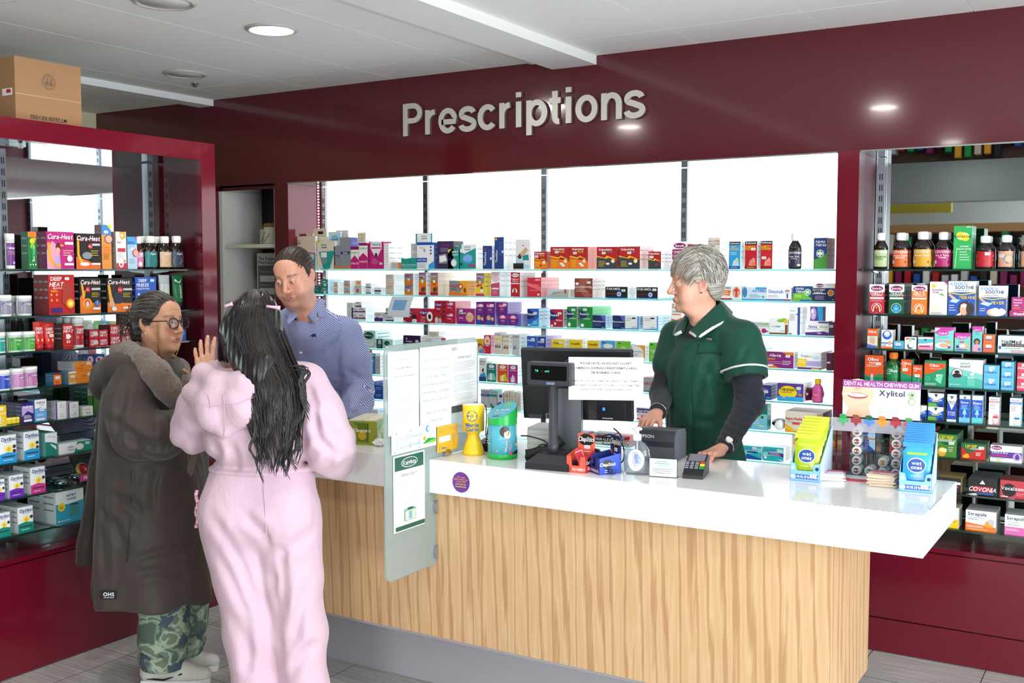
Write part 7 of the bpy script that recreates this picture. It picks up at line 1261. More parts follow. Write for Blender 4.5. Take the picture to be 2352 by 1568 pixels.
# skin colours
def srgb(h): return np.array(lin(h)[:3])
def make_head(ctr, R, s, tone, lip, brow, o):
    """the head's surface as one SD mesh; o: options. Returns verts, quads, colours and a local->world function"""
    W = lambda p: np.array(ctr)+R @ (np.array(p)*s)
    h = o.get('h', .0023); lo = np.array(ctr)-.17*s; hi = np.array(ctr)+.17*s; lo[2] -= .03; g = SD(lo, hi, h)
    E_ = lambda c, r, k=.02, op='u', A=None: g.ell(W(c), np.array(r)*s, R if A is None else R @ A, k*s, op)
    K = lambda a, b, ra, rb, k=.02, op='u': g.cap(W(a), W(b), ra*s, rb*s, k*s, op)
    fat = o.get('fat', 0.)
    E_((0, .014, .030), (.074, .094, .087)); E_((0, -.028, -.040), (.060+fat*.4, .056, .078), .035)
    for q in (-1, 1):
        K((q*.052, .006, -.045), (q*(.030+fat*.3), -.052, -.098), .018+fat*.5, .015+fat*.4, .03)
        E_((q*.043, -.052, -.028), (.022+fat*.4, .020, .022), .025)
        E_((q*.040, -.058, -.058), (.018+fat, .018+fat*.5, .024), .025)
    E_((0, -.072, -.104), (.023, .016, .016), .022)
    if fat: K((-.03, -.02, -.118), (.03, -.02, -.118), .02+fat, .02+fat, .03)
    K((-.030, -.078, .020), (.030, -.078, .020), .009, .009, .016); E_((0, -.062, .05), (.052, .024, .036), .03)
    for q in (-1, 1): E_((q*.032, -.097, .002), (.019, .014, .0115), .014, 's')
    nl = o.get('nose', 1.)
    K((0, -.085, .014), (0, -.092-.015*nl, -.033), .0080, .0100, .014); E_((0, -.096-.010*nl, -.0365), (.0108, .0105, .0090), .008)
    for q in (-1, 1): E_((q*.0128, -.094, -.040), (.0082, .011, .0078), .007); E_((q*.0065, -.1015-.004*nl, -.0475), (.004, .006, .003), .003, 's')
    # eyelids over the eyeballs
    for q in (-1, 1):
        E_((q*.0315, -.0785, -.001), (.0142, .0142, .0142), .006); op = o.get('open', 1.)
        E_((q*.0325, -.0915, -.0018), (.0138, .0095, .0050*op), .002, 's')
    # mouth
    mo = o.get('mouth', 0.)
    K((-.017, -.084, -.0675), (.017, -.084, -.0675), .0085, .0085, .012); E_((0, -.0895, -.0655), (.021, .0075, .0048), .005); E_((0, -.0880, -.0755-mo*.5), (.0185, .0080, .0055), .005)
    E_((0, -.100, -.0705-mo*.25), (.0225, .012, .0013+mo), .002, 's')
    for q in (-1, 1):
        A = rotm(-q*.34, -.12, q*.10); E_((q*.0765, .012, -.006), (.0065, .019, .031), .006, 'u', A); E_((q*.0815, .008, -.003), (.004, .010, .018), .004, 's', A); E_((q*.0745, .004, -.032), (.005, .009, .010), .006)
    K((0, .022, -.06), (0, .038, -.19), .050+fat*.4, .053+fat*.3, .03)
    for q in (-1, 1): K((q*.05, .02, -.05), (q*.018, -.01, -.17), .010, .010, .03)
    P, Q = g.mesh(); P = relax(P, Q, 1, .35); L = ((P-np.array(ctr)) @ R)/s
    c = np.tile(srgb(tone), (len(P), 1)); x, y, z = L[:, 0], L[:, 1], L[:, 2]
    def mix(w, col): 
        global _c
        w = np.clip(w, 0, 1)[:, None]; return c*(1-w)+w*srgb(col)[None, :]
    bl = lambda cx, cy, cz, rx, ry, rz: np.clip(1.6*(1-np.sqrt(((np.abs(x)-cx)/rx)**2+((y-cy)/ry)**2+((z-cz)/rz)**2)), 0, 1)
    red = o.get('red', 'd08878')
    c = mix(.5*bl(.038, -.07, -.035, .03, .04, .026), red); c = mix(.45*bl(0, -.11, -.036, .016, .02, .014), red); c = mix(.55*bl(.077, .012, -.006, .012, .03, .04), red)
    lw = np.clip(1.8*(1-np.sqrt((x/.0235)**2+((z+.0705+mo*.25)/(.0115+mo*.6))**2)), 0, 1)*(y < -.07); c = mix(lw*.85, lip)
    arch = .0225+.004*np.cos((np.abs(x)-.036)*60); bw = np.clip(1-np.abs(z-arch)/o.get('bh', .0056), 0, 1)*np.clip((.056-np.abs(x))/.008, 0, 1)*np.clip((np.abs(x)-.012)/.006, 0, 1)*(y < -.05)*(.75+.25*np.sin(x*1900+z*700)); c = mix(bw*o.get('bw', .85), brow)
    ln = np.clip(1-np.abs(np.sqrt(((np.abs(x)-.0315)/.0138)**2+((z+.0018)/.0062)**2)-1)/.16, 0, 1)*(y < -.078); c = mix(ln*o.get('lash', .5), '3a241c')
    if o.get('stubble'):
        w = np.clip((-.046-z)/.02, 0, 1)*np.clip((.035-y)/.03, 0, 1)*(.55+.45*np.random.RandomState(1).rand(len(x)))*np.clip((z+.135)/.03, 0, 1); c = mix(w*o['stubble']*(1-lw), '8a6a58')
    for f in o.get('wr', []):   # creases: (x0,z0,x1,z1)
        d = np.array([f[2]-f[0], f[3]-f[1]]); t = np.clip(((np.abs(x)-f[0])*d[0]+(z-f[1])*d[1])/(d@d), 0, 1); dd = np.hypot(np.abs(x)-f[0]-t*d[0], z-f[1]-t*d[1]); w = np.exp(-(dd/.0022)**2)*(y < -.03)
        c = mix(w*.22, o.get('crease', 'a86a58')); n_ = (np.array([0, 1, 0]) @ R.T)*s; P = P+(w*.0011)[:, None]*n_[None, :]
    return P, Q, c, W
def eyes(parent, W, R, s, iris, base, gaze=(0, 0)):
    for q in (-1, 1):
        m = MB(); c = W((q*.0315, -.0785, -.001)); r = .0128*s
        fw = R @ np.array([gaze[0], -1, gaze[1]]); fw = Vector(fw/np.linalg.norm(fw)); u = fw.orthogonal().normalized(); w = fw.cross(u); V = []; n = 20; rows = [0, .16, .22, .36, .46, .5, .9, 1.4, 2.0, 2.6]
        for a in rows[1:]:
            for k in range(n): t = 2*math.pi*k/n; d = fw*math.cos(a)+(u*math.cos(t)+w*math.sin(t))*math.sin(a); V.append(Vector(c)+d*r*(1.03 if a < .5 else 1.))
        V.append(Vector(c)+fw*r*1.03); F = [[], [], []]
        F[0] += [(k, (k+1) % n, len(V)-1) for k in range(n)]
        for i in range(len(rows)-2):
            j = 0 if i < 1 else 1 if i < 4 else 2
            F[j] += [(i*n+k, i*n+(k+1) % n, (i+1)*n+(k+1) % n, (i+1)*n+k) for k in range(n)]
        V = [v-Vector(base) for v in V]
        for j, mm in enumerate((mat('080606', .05), mat(iris, .1), mat('c9beb6', .2))): m.add(V, F[j], mm, True)
        m.build('eye', parent)
def hand_sd(wrist, d, n, thumb_side, curls, s=1., h=.0019, thumb=(.5, .35, .3), spread=.06, fore=None, tone='e2b090', nail='e8c0b0'):
    """five separate fingers; d towards the fingers, n out of the palm, thumb_side +-1"""
    d = np.array(d, float); d /= np.linalg.norm(d); n = np.array(n, float); n -= d*(n@d); n /= np.linalg.norm(n); sd = np.cross(d, n)*thumb_side; w = np.array(wrist, float)
    P = lambda a, b, c: w+(d*a+sd*b+n*c)*s
    ch = []; base = [(.088, .030), (.092, .010), (.087, -.011), (.078, -.030)]; ln = [(.041, .025, .021), (.046, .029, .022), (.042, .027, .021), (.033, .020, .018)]
    for f in range(4):
        a0, b0 = base[f]; p = P(a0, b0, -.002); pts = [p]; ang = 0.; sp = spread*(1.5-f)
        for j in range(3):
            ang += curls[f][j]; v = (d*math.cos(sp)+sd*math.sin(sp))*math.cos(ang)+n*math.sin(ang); p = p+v*ln[f][j]*s; pts.append(p)
        ch.append((pts, [.0092, .0086, .0078, .0066] if f < 3 else [.0082, .0076, .0068, .0058]))
    t0 = P(.022, .024, .006); a, b, c = thumb; pts = [t0]; v = d*math.cos(a)+sd*math.sin(a)+n*.25; v /= np.linalg.norm(v); pts.append(t0+v*.040*s); v = v+n*b*.8+d*.2; v /= np.linalg.norm(v); pts.append(pts[-1]+v*.031*s); v = v+n*c*.8+d*.1; v /= np.linalg.norm(v); pts.append(pts[-1]+v*.024*s); ch.append((pts, [.0125, .0108, .0098, .0078]))
    allp = np.array([q for c_ in ch for q in c_[0]]+[w]+([np.array(fore)] if fore is not None else [])); g = SD(allp.min(0)-.03, allp.max(0)+.03, h)
    for f in range(4): g.cap(P(.012, base[f][1]*.55, 0), ch[f][0][0], .0135*s, .0105*s, .012)
    g.cap(P(.015, .012, .006), P(.05, .022, .008), .015*s, .012*s, .014); g.cap(P(.02, -.022, .006), P(.06, -.026, .004), .012*s, .010*s, .012)
    for pts, rs in ch: g.chain(pts, [r*s for r in rs], .0045)
    for pts, rs in ch[:4]: g.ell(pts[1], np.array([.0096, .0096, .0096])*s*(rs[1]/.0092), None, .004)
    if fore is not None: g.cap(P(.01, 0, 0), fore, .0235*s, .031*s, .018, sq=(n, 1.25))
    V, Q = g.mesh(); V = relax(V, Q, 1, .4); c = np.tile(srgb(tone), (len(V), 1))
    for pts, rs in ch:
        tip, pr = pts[-1], pts[-2]; ax = (tip-pr)/np.linalg.norm(tip-pr); bk = -n-ax*((-n)@ax); bk /= max(np.linalg.norm(bk), 1e-6); q = V-(tip+bk*rs[-1]*s*.8); wt = np.clip(1.6-np.linalg.norm(q, axis=1)/(.0062*s), 0, 1)[:, None]; c = c*(1-wt)+wt*srgb(nail)
        for j in (1, 2): wk = np.exp(-(np.linalg.norm(V-pts[j], axis=1)/(.010*s))**2)[:, None]*.35; c = c*(1-wk)+wk*srgb('c88470')
    return V, Q, c, 0
def locks(strands, taper=.35, seg=5):
    """each strand: (points, radius, tone 0..1); returns one part for skin_mesh"""
    V, F, C = [], [], []; 
    for pts, r, tn in strands:
        P = [Vector(p) for p in pts]; n = len(P); ref = None; b0 = len(V)
        for i, p in enumerate(P):
            t = (P[min(i+1, n-1)]-P[max(i-1, 0)]).normalized()
            if ref is None: ref = t.orthogonal().normalized()
            ref = (ref-t*ref.dot(t)); ref = ref.normalized() if ref.length > 1e-6 else t.orthogonal().normalized(); bb = t.cross(ref); u = i/(n-1); rr = r*(1-(1-taper)*u**2)*(1 if i < n-1 else .15)*(1 if i else .6)
            for k in range(seg): a = 2*math.pi*k/seg; V.append(p+(ref*math.cos(a)+bb*math.sin(a)*.7)*rr); C.append((tn,)*3)
        for i in range(n-1):
            for k in range(seg): F.append((b0+i*seg+k, b0+i*seg+(k+1) % seg, b0+(i+1)*seg+(k+1) % seg, b0+(i+1)*seg+k))
    return np.array([tuple(v) for v in V]), F, np.array(C), 0
def arcpts(a, b, c, n=8):
    """quadratic curve a -> c bending through control b"""
    a, b, c = map(lambda q: np.array(q, float), (a, b, c)); return [a*(1-t)**2+2*b*t*(1-t)+c*t*t for t in np.linspace(0, 1, n)]
def catmull(P, k=5):
    P = [np.array(p, float) for p in P]; out = []
    for i in range(len(P)-1):
        a, b, c, d = P[max(i-1, 0)], P[i], P[i+1], P[min(i+2, len(P)-1)]
        for j in range(k): t = j/k; out.append(.5*((2*b)+(c-a)*t+(2*a-5*b+4*c-d)*t*t+(3*b-a-3*c+d)*t**3))
    return out+[P[-1]]
def strip(parent, name, pts, w, m, nrm, base, th=.002, closed=False):
    """a narrow band (piping, placket) following pts, facing nrm"""
    mb = MB(); V = []; P = [np.array(p, float) for p in pts]; N_ = np.array(nrm, float)
    for i, p in enumerate(P):
        t = P[min(i+1, len(P)-1)]-P[max(i-1, 0)]; t /= max(np.linalg.norm(t), 1e-9); n = N_ if N_.ndim == 1 else N_[i]; sdir = np.cross(t, n); sdir /= max(np.linalg.norm(sdir), 1e-9)
        V += [tuple(p-sdir*w/2-np.array(base)), tuple(p+n*th-np.array(base)), tuple(p+sdir*w/2-np.array(base))]
    F = []
    for i in range(len(P)-1): F += [(3*i, 3*i+1, 3*i+4, 3*i+3), (3*i+1, 3*i+2, 3*i+5, 3*i+4)]
    mb.add(V, F, m, True); return mb.build(name, parent)
def crease(P, lines, amp=.008, w=11):
    """press folds into cloth along lines seen in the photograph: a valley with soft ridges beside it"""
    q = P-CC; z = q@FW; X = 1176+FPX*(q@RT)/z; Y = 784-FPX*(q@UP)/z; k = np.floor(X/14).astype(int)*4096+np.floor(Y/14).astype(int); u, inv = np.unique(k, return_inverse=True); zm = np.full(len(u), 99.); np.minimum.at(zm, inv, z); fr = np.clip(1.6-(z-zm[inv])/.05, 0, 1); D = np.zeros(len(P))
    for L in lines:
        L = np.array(catmull([np.array((a, b, 0.)) for a, b in L], 6))[:, :2]; best = np.full(len(P), 1e9); tt = np.zeros(len(P)); n = len(L)-1
        for i in range(n):
            a, b = L[i], L[i+1]; e = b-a; t = np.clip(((X-a[0])*e[0]+(Y-a[1])*e[1])/max(e@e, 1e-6), 0, 1); d = np.hypot(X-a[0]-t*e[0], Y-a[1]-t*e[1]); m = d < best; best[m] = d[m]; tt[m] = (i+t[m])/n
        D += (np.exp(-(best/w)**2)-.55*np.exp(-((best-1.9*w)/w)**2))*np.clip(np.minimum(tt, 1-tt)*5, .25, 1)
    return P+(D*fr*amp)[:, None]*FW[None, :]
def drape(V, pts, r, m, name, parent, base, k=5):
    """a seam laid on the surface V along lines of sight through pixels"""
    L_ = []
    for px, py in pts:
        d = ray(px, py); d = d/np.linalg.norm(d); q = V-CC; t = q@d; dd = np.linalg.norm(q-t[:, None]*d, axis=1); ok = np.where(dd < .012)[0]
        if len(ok): L_.append(CC+d*(t[ok].min()+r*.4))
    if len(L_) > 1: mb = MB(); mb.tube([tuple(p-np.array(base)) for p in catmull(L_, k)], r, m, 5); return mb.build(name, parent)
def surf_at(V, p, nrm):
    """the vertex of V nearest the line through p along nrm, on nrm's side"""
    q = V-np.array(p); t = q@np.array(nrm); d = np.linalg.norm(q-t[:, None]*np.array(nrm), axis=1); ok = np.where(d < d.min()+.006)[0]; return V[ok[np.argmax(t[ok])]]
J = lambda px, py, d: ond(px, py, d)
def axes(th): return vec(math.sin(th), -math.cos(th), 0), vec(math.cos(th), math.sin(th), 0)   # facing, own left
UPV = vec(0, 0, 1)
def cloth(name, g, parent, base, m, it=2, lam=.5, cr=(), amp=.008, w=11):
    P, Q = g.mesh(); P = relax(P, Q, it, lam); P = crease(P, cr, amp, w) if cr else P; skin_mesh(name, [(P, Q, None, 0)], parent, [m], base); return P
def trunk(F, X, Y, Z, zs, cx, cy, rf, rl, Fv, Lv, z0, z1, k=.04, rb=None):
    """a draped trunk given by ellipses at heights zs"""
    a = lambda v: np.interp(Z, zs, v); ux, uy = X-a(cx), Y-a(cy); u = ux*Fv[0]+uy*Fv[1]; v = ux*Lv[0]+uy*Lv[1]; RF = a(rf); RL = a(rl)
    if rb is not None: RF = np.where(u < 0, a(rb), RF)
    d = (np.sqrt((u/RF)**2+(v/RL)**2)-1)*np.minimum(RF, RL)*.85; d = np.maximum(np.maximum(d, Z-z1), z0-Z)
    hh = np.maximum(k-np.abs(F-d), 0)/k; return np.minimum(F, d)-hh*hh*k*.25
def hair_cap(ctr, R, s, off, cut, h=.0032, extra=(), amp=.0016, seed=3, top=0., t0=.4):
    ctr = np.array(ctr); g = SD(ctr-.17*s, ctr+.17*s, h); W = lambda p: ctr+R @ (np.array(p)*s)
    g.ell(W((0, .016, .032+top*.5)), np.array([.074+off, .095+off, .088+off+top*.5])*s, R, 0); g.ell(W((0, .05, -.03)), np.array([.058+off, .044+off, .052+off])*s, R, .03)
    for c, r, k in extra: g.ell(W(c), np.array(r)*s, R, k)
    Wv = waves(seed, 9, 260, 520)
    def f(F, X, Y, Z):
        x = (X-ctr[0])*R[0, 0]+(Y-ctr[1])*R[1, 0]+(Z-ctr[2])*R[2, 0]; y = (X-ctr[0])*R[0, 1]+(Y-ctr[1])*R[1, 1]+(Z-ctr[2])*R[2, 1]; z = (X-ctr[0])*R[0, 2]+(Y-ctr[1])*R[1, 2]+(Z-ctr[2])*R[2, 2]
        x, y, z = x/s, y/s, z/s; an = np.arctan2(x, z+.02)
        return np.maximum(F+amp*np.sin(an*46)+amp*wob(Wv, x, y*.35, z*.35), cut(x, y, z)*s)
    g.fn(f); P, Q = g.mesh(); r = np.random.RandomState(seed); L = ((P-ctr) @ R)/s; an = np.arctan2(L[:, 0], L[:, 2]+.02)
    t = t0+.6*t0*np.sin(an*46)+.15*np.sin(an*17+L[:, 1]*30); return P, Q, np.stack([t]*3, 1), 0
def scalp(ctr, R, s, n, off, cut, flow, length, lift, rad, seed=1, steps=6, tone=(.2, .9), jit=.25, top=0.):
    """short hair: strands that start on the scalp and follow a flow over it"""
    r = np.random.RandomState(seed); c0 = np.array([0, .016, .032+top*.5]); rr = np.array([.074, .095, .088+top*.5])+off; out = []
    while len(out) < n:
        d = r.normal(size=3); d /= np.linalg.norm(d); p = c0+rr*d
        if cut(*p) > -.004: continue
        pts = []; ln = length*(.7+.6*r.rand()); q = p.copy(); jt = r.normal(size=3)*jit
        for i in range(steps+1):
            t = i/steps; pts.append(ctr+R @ (q*s)); v = np.array(flow(q), float)+jt; nn = (q-c0)/rr**2; nn /= np.linalg.norm(nn); v -= nn*(v@nn); v /= max(np.linalg.norm(v), 1e-6)
            q = q+v*ln/steps; e = (q-c0)/rr; q2 = c0+rr*e/max(np.linalg.norm(e), 1e-6)*(1+lift*t); q = q2
        out.append((pts, rad*s*(.7+.6*r.rand()), tone[0]+(tone[1]-tone[0])*r.rand()))
    return out
def disc(parent, name, p, n, r, m, base, th=.002):
    mb = MB(); n = Vector(n).normalized(); u = n.orthogonal().normalized(); w = n.cross(u); p = Vector(p)-Vector(base); V = [p+(u*math.cos(2*math.pi*k/16)+w*math.sin(2*math.pi*k/16))*r+n*th*f for f in (-1, 1) for k in range(16)]
    mb.add(V, [(k, (k+1) % 16, 16+(k+1) % 16, 16+k) for k in range(16)]+[tuple(range(16, 32)), tuple(range(15, -1, -1))], m); return mb.build(name, parent)
def shoe(parent, heel, toe, base, white, sole, accent, name='shoe'):
    h0, t0 = np.array(heel, float), np.array(toe, float); d = (t0-h0); ln = np.linalg.norm(d); d /= ln; sd = np.cross(UPV, d); g = SD(np.minimum(h0, t0)-.08, np.maximum(h0, t0)+np.array([.08, .08, .16]), .005)
    P = lambda a, b, c: h0+d*a*ln+sd*b+UPV*c
    g.cap(P(.12, 0, .06), P(.12, 0, .105), .036, .034, .02); g.cap(P(.12, 0, .05), P(.55, 0, .05), .036, .042, .03); g.cap(P(.55, 0, .045), P(.9, 0, .036), .042, .034, .03); g.cap(P(.3, 0, .075), P(.62, 0, .06), .03, .026, .03); g.half(-UPV, -.026)
    A, Q = g.mesh(); A = relax(A, Q, 2); o = skin_mesh(name, [(A, Q, None, 0)], parent, [white], base)
    s_ = MB(); pts = [(.0, .030), (.25, .036), (.5, .043), (.72, .046), (.9, .036), (1.0, .015)]; out = [P(a, b, 0) for a, b in pts]+[P(a, -b, 0) for a, b in reversed(pts)]; n = len(out); V = [tuple(p-np.array(base)+UPV*z) for z in (.001, .028) for p in out]
    s_.add(V, [(k, (k+1) % n, n+(k+1) % n, n+k) for k in range(n)]+[tuple(range(n)), tuple(range(n, 2*n))], sole); k_ = s_.build('sole', o)
    m = MB()
    for i in range(5): a = .42+.07*i; m.tube([P(a, .022, .083-.004*i)-np.array(base), P(a+.02, 0, .092-.005*i)-np.array(base), P(a, -.022, .083-.004*i)-np.array(base)], .003, cm('w'), 6)
    m.build('laces', o); m = MB(); 
    for q in (-1, 1): m.tube([P(.1, q*.037, .04)-np.array(base), P(.35, q*.043, .035)-np.array(base), P(.62, q*.046, .06)-np.array(base)], .004, accent, 6)
    m.tube([P(.02, 0, .09)-np.array(base), P(-.02, 0, .115)-np.array(base)], .006, BLACK, 6); m.build('trim_stripe', o); return o
def inner_body(pts_r, h=.013):
    """coarse body under the clothes, so that head, hands and feet belong to one figure"""
    al = np.array([p for p, r in sum(pts_r, [])]); g = SD(al.min(0)-.2, al.max(0)+.2, h)
    for ch in pts_r: g.chain([p for p, r in ch], [r for p, r in ch], .04)
    return g.mesh()
def person(name_lab, ctr, pose_cat='person', rz=0): return empty('person', (ctr[0], ctr[1], 0), 0, name_lab, 'person')
def flat_(nt, m1, c): k = N(nt, 'ShaderNodeMapping', i_Scale=(1, .0, 1), i_Location=(0, .001, 0)); nt.links.new(m1.outputs[0], k.inputs[0]); nt.links.new(k.outputs[0], c.inputs[0])
# ============================================================ man in the blue shirt
def man():
    th = math.radians(30); Fv, Lv = axes(th); base = (*J(712, 1000, 5.05)[:2], 0); root = person('man in a blue checked shirt leaning on the counter, looking down', base)
    hc = J(676, 634, 4.55); s = .99; R = rotm(math.radians(16), math.radians(17), math.radians(-5))
    hd = make_head(hc, R, s, 'd49a80', 'b0645a', '3c2a20', dict(fat=.009, stubble=.55, mouth=.0022, open=.5, bw=.95, bh=.0075, nose=1., red='c87868', wr=[(.02, -.05, .032, -.072), (.012, .045, .012, .052)])); W = hd[3]
    neck = J(703, 712, 4.66); sl, sr = J(792, 768, 4.95), J(612, 762, 4.86); el, er = J(818, 893, 4.93), J(588, 905, 4.75); wl, wr = J(812, 957, 4.66), J(640, 985, 4.5)
    ch, be, hp = J(703, 812, 4.93), J(709, 950, 5.08), J(712, 1060, 5.2)
    hw = J(806, 972, 4.63); hd_dir = onz(778, 1000, 1.02)-hw; Hl = hand_sd(hw, hd_dir, vec(0, 0, -1), -1, [(.2, .3, .2)]*4, 1.05, thumb=(.7, .2, .2), fore=wl, tone='d49a80')
    hr = J(640, 995, 4.45); Hr = hand_sd(hr, vec(.6, -.6, -.1), vec(0, 0, -1), 1, [(.2, .3, .2)]*4, 1.05, fore=wr, tone='d49a80', h=.0026)
    hips = J(712, 1100, 5.24); k1 = vec(hips[0]+.1*Lv[0], hips[1]+.1*Lv[1], .5); k2 = vec(hips[0]-.1*Lv[0], hips[1]-.1*Lv[1], .5); f1, f2 = k1*vec(1, 1, 0)+vec(0, 0, .08), k2*vec(1, 1, 0)+vec(0, 0, .08)
    bp, bq = inner_body([[(hc+R@vec(0, .04, -.15), .045), (neck-Fv*.045-UPV*.06, .03), (ch-Fv*.045, .06), (be, .09), (hips, .12)], [(sl, .05), (el, .04), (wl, .03)], [(sr, .05), (er, .04), (wr, .03)], [(hips, .1), (k1, .06), (f1, .04)], [(hips, .1), (k2, .06), (f2, .04)]])
    body = skin_mesh('body', [hd[:3]+(0,), Hl, Hr, (bp, bq, np.tile(srgb('d49a80'), (len(bp), 1)), 0)], root, [SKIN], base); eyes(body, W, R, s, '3c4a52', base, (0, -.3))
    tee = MB(); a_ = W((-.018, -.094, -.0695)); m = MB(); m.tube([np.array(W((x, -.0885+abs(x)*.35, -.0695)))-np.array(base) for x in np.linspace(-.013, .013, 7)], .0022, cm('e8e0d4')); m.build('teeth', root)
    # hair
    def cut(x, y, z):
        zh = np.interp(y, [-.12, -.075, -.05, -.022, -.006, .012, .03, .06, .12], [.082, .072, .062, .042, -.012, -.012, -.01, -.045, -.07])+.010*np.exp(-((np.abs(x)-.045)/.018)**2)*(y < -.02); return zh-z
    cp = hair_cap(hc, R, s, .0075, cut, seed=5, amp=.0009); st = scalp(hc, R, s, 1300, .0065, cut, lambda q: (q[0]*2, -.6, -.1-.6*(abs(q[0])/.08)), .017, .03, .0011, seed=2, steps=3, tone=(.1, .8), jit=.15)
    skin_mesh('hair', [cp, locks(st, seg=4)], root, [hair_mat('brown_hair', '1c130e', '3c2a1e', .55)], base)
    # shirt
    g = SD(np.minimum.reduce([sl, sr, el, er, wl, wr, hp])-.16, np.maximum.reduce([sl, sr, el, er, wl, wr, neck])+.14, .0065)
    A = np.stack([Lv, Fv, UPV], 1); g.ell(ch, (.195, .125, .24), A, .03); g.cap(neck-UPV*.075-Fv*.015, ch, .08, .115, .06); g.ell(be, (.188, .140, .24), A, .09); g.ell(hp, (.185, .14, .16), A, .08)
    g.cap(sl-Lv*.02, sr+Lv*.02, .068, .068, .07); g.cap(neck+UPV*-.005-Fv*.02, (sl+neck)/2+UPV*-.02, .055, .062, .05); g.cap(neck-Fv*.02, (sr+neck)/2+UPV*-.02, .055, .062, .05)
    g.chain([sl, (sl+el)/2+Lv*.01, el, (el+wl)/2+Lv*.012, wl], [.082, .082, .076, .068, .052], .035); g.chain([sr, er, wr], [.08, .072, .05], .035)
    Wa, Wb = waves(11, 7, 18, 34), waves(12, 6, 45, 80)
    def fold(F, X, Y, Z):
        da = np.exp(-(((X-wl[0])**2+(Y-wl[1])**2+(Z-wl[2]-.05)**2)/.014)); db = np.exp(-(((X-el[0])**2+(Y-el[1])**2+(Z-el[2])**2)/.012))
        return F+.007*wob(Wa, X, Y, Z*.6)+.0025*wob(Wb, X, Y, Z*.6)+(.0065*da+.004*db)*np.sin(Z*150+X*40+3*np.sin(Y*20))
    g.fn(fold); nk = hc+R@(vec(0, .03, -.12)*s); g.cap(nk, neck-UPV*.02+Fv*.006, .056, .056, .008, 's')
    M_SH = nodes_mat('blue_check', lambda nt: (lambda b, tc, c, n, bu, m1: (nt.links.new(tc.outputs['Object'], m1.inputs[0]), flat_(nt, m1, c), nt.links.new(c.outputs[0], b.inputs['Base Color']), nt.links.new(tc.outputs['Object'], n.inputs['Vector']), nt.links.new(n.outputs['Fac'], bu.inputs['Height']), nt.links.new(bu.outputs[0], b.inputs['Normal']), b.outputs[0])[-1])(N(nt, 'ShaderNodeBsdfPrincipled', i_Roughness=.8), N(nt, 'ShaderNodeTexCoord'), N(nt, 'ShaderNodeTexChecker', i_Scale=240.0, i_Color1=lin('3c4c92'), i_Color2=lin('c4c8e2')), N(nt, 'ShaderNodeTexNoise', i_Scale=14.0, i_Detail=5.0, i_Distortion=1.0), N(nt, 'ShaderNodeBump', i_Strength=.35, i_Distance=.02), N(nt, 'ShaderNodeMapping', i_Rotation=(0, 0, -th))))
    P = cloth('shirt', g, root, base, M_SH, cr=([(742, 735), (738, 800), (745, 870)], [(770, 790), (776, 850), (790, 905)], [(800, 850), (825, 872), (848, 872)], [(795, 900), (822, 905), (848, 895)], [(796, 925), (820, 930), (842, 920)], [(715, 830), (735, 900), (740, 960)], [(790, 735), (806, 790), (800, 850)]), amp=.007, w=8)
    # collar: stand and two pointed wings
    cg = SD(neck-.16, neck+.16, .0042); c0 = neck+UPV*.018+Fv*.0; ring = [c0+Lv*.069*math.cos(a)+Fv*.071*math.sin(a)+UPV*(.018-.030*max(0, math.sin(a))) for a in np.linspace(math.radians(78), math.radians(462), 20)]
    cg.chain(ring, [.012]*20, .008)
    for q in (-1, 1):
        a = c0+Lv*q*.048+Fv*.045+UPV*.006; b = c0+Lv*q*.014+Fv*.072-UPV*.022; t_ = c0+Lv*q*.062+Fv*.092-UPV*.075
        for u in np.linspace(0, 1, 16): cg.cap(a*(1-u)+b*u, t_*(.86)+(a*(1-u)+b*u)*.14, .0065, .005, .006)
        for u in np.linspace(0, 1, 22): r0 = c0+Lv*q*.066*math.cos(-.6+u*1.25)+Fv*.066*math.sin(-.6+u*1.25)+UPV*.014; cg.cap(r0, r0+(Lv*q*math.cos(-.6+u*1.2)+Fv*math.sin(-.6+u*1.2))*.018-UPV*(.036+.02*u), .0065, .006, .008)
    cloth('collar', cg, root, base, M_SH, 1, .3)
    # placket, buttons, emblem, cuff
    line = []
    for t in np.linspace(0, 1, 16): p = neck*(1-t)+(be-UPV*.05)*t-UPV*.06*(1-t)-Lv*.012; line.append(surf_at(P, p, Fv)+Fv*.001)
    line = list(relax_line(line)); strip(root, 'placket', line, .032, M_SH, Fv, base, .0025)
    for i in (1, 4, 7, 10): disc(root, 'button', line[i]+Fv*.003, Fv, .0055, cm('e8e8ea', .3), base)
    p = surf_at(P, ch+Lv*.105+UPV*.10, Fv); mb = MB(); q_ = [(-.012, .006), (-.006, .003), (0, .006), (.008, .004), (.012, .009), (.009, 0), (.012, -.007), (.005, -.003), (0, -.007), (-.006, -.002), (-.012, -.006), (-.009, 0)]
    mb.add([tuple(p+Lv*u*1.3+UPV*v*1.3+Fv*.0035-np.array(base)) for u, v in q_], [tuple(range(12))], cm('14205a')); mb.build('emblem', root)
    g = SD(wl-.09, wl+.09, .005); ax_ = (hw-wl)/np.linalg.norm(hw-wl); g.cap(wl-ax_*.03, wl+ax_*.03, .047, .044, 0); g.cap(wl-ax_*.1, wl+ax_*.1, .036, .036, .004, 's'); cloth('cuff', g, root, base, M_SH, 1)
    g = SD(np.minimum(f1, f2)-.12, np.maximum(hips, hips)+.22, .011); g.ell(hips, (.18, .14, .14), A, .03); g.chain([hips+Lv*.08-UPV*.05, k1, f1], [.115, .085, .075], .04); g.chain([hips-Lv*.08-UPV*.05, k2, f2], [.115, .085, .075], .04); cloth('trousers', g, root, base, cloth_mat('olive_twill', '4a4a3c'))
    for f in (f1, f2): shoe(root, f*vec(1, 1, 0)-Fv*.06, f*vec(1, 1, 0)+Fv*.2, base, mat('1c1a18', .4), mat('0c0c0c', .5), mat('1c1a18', .4))
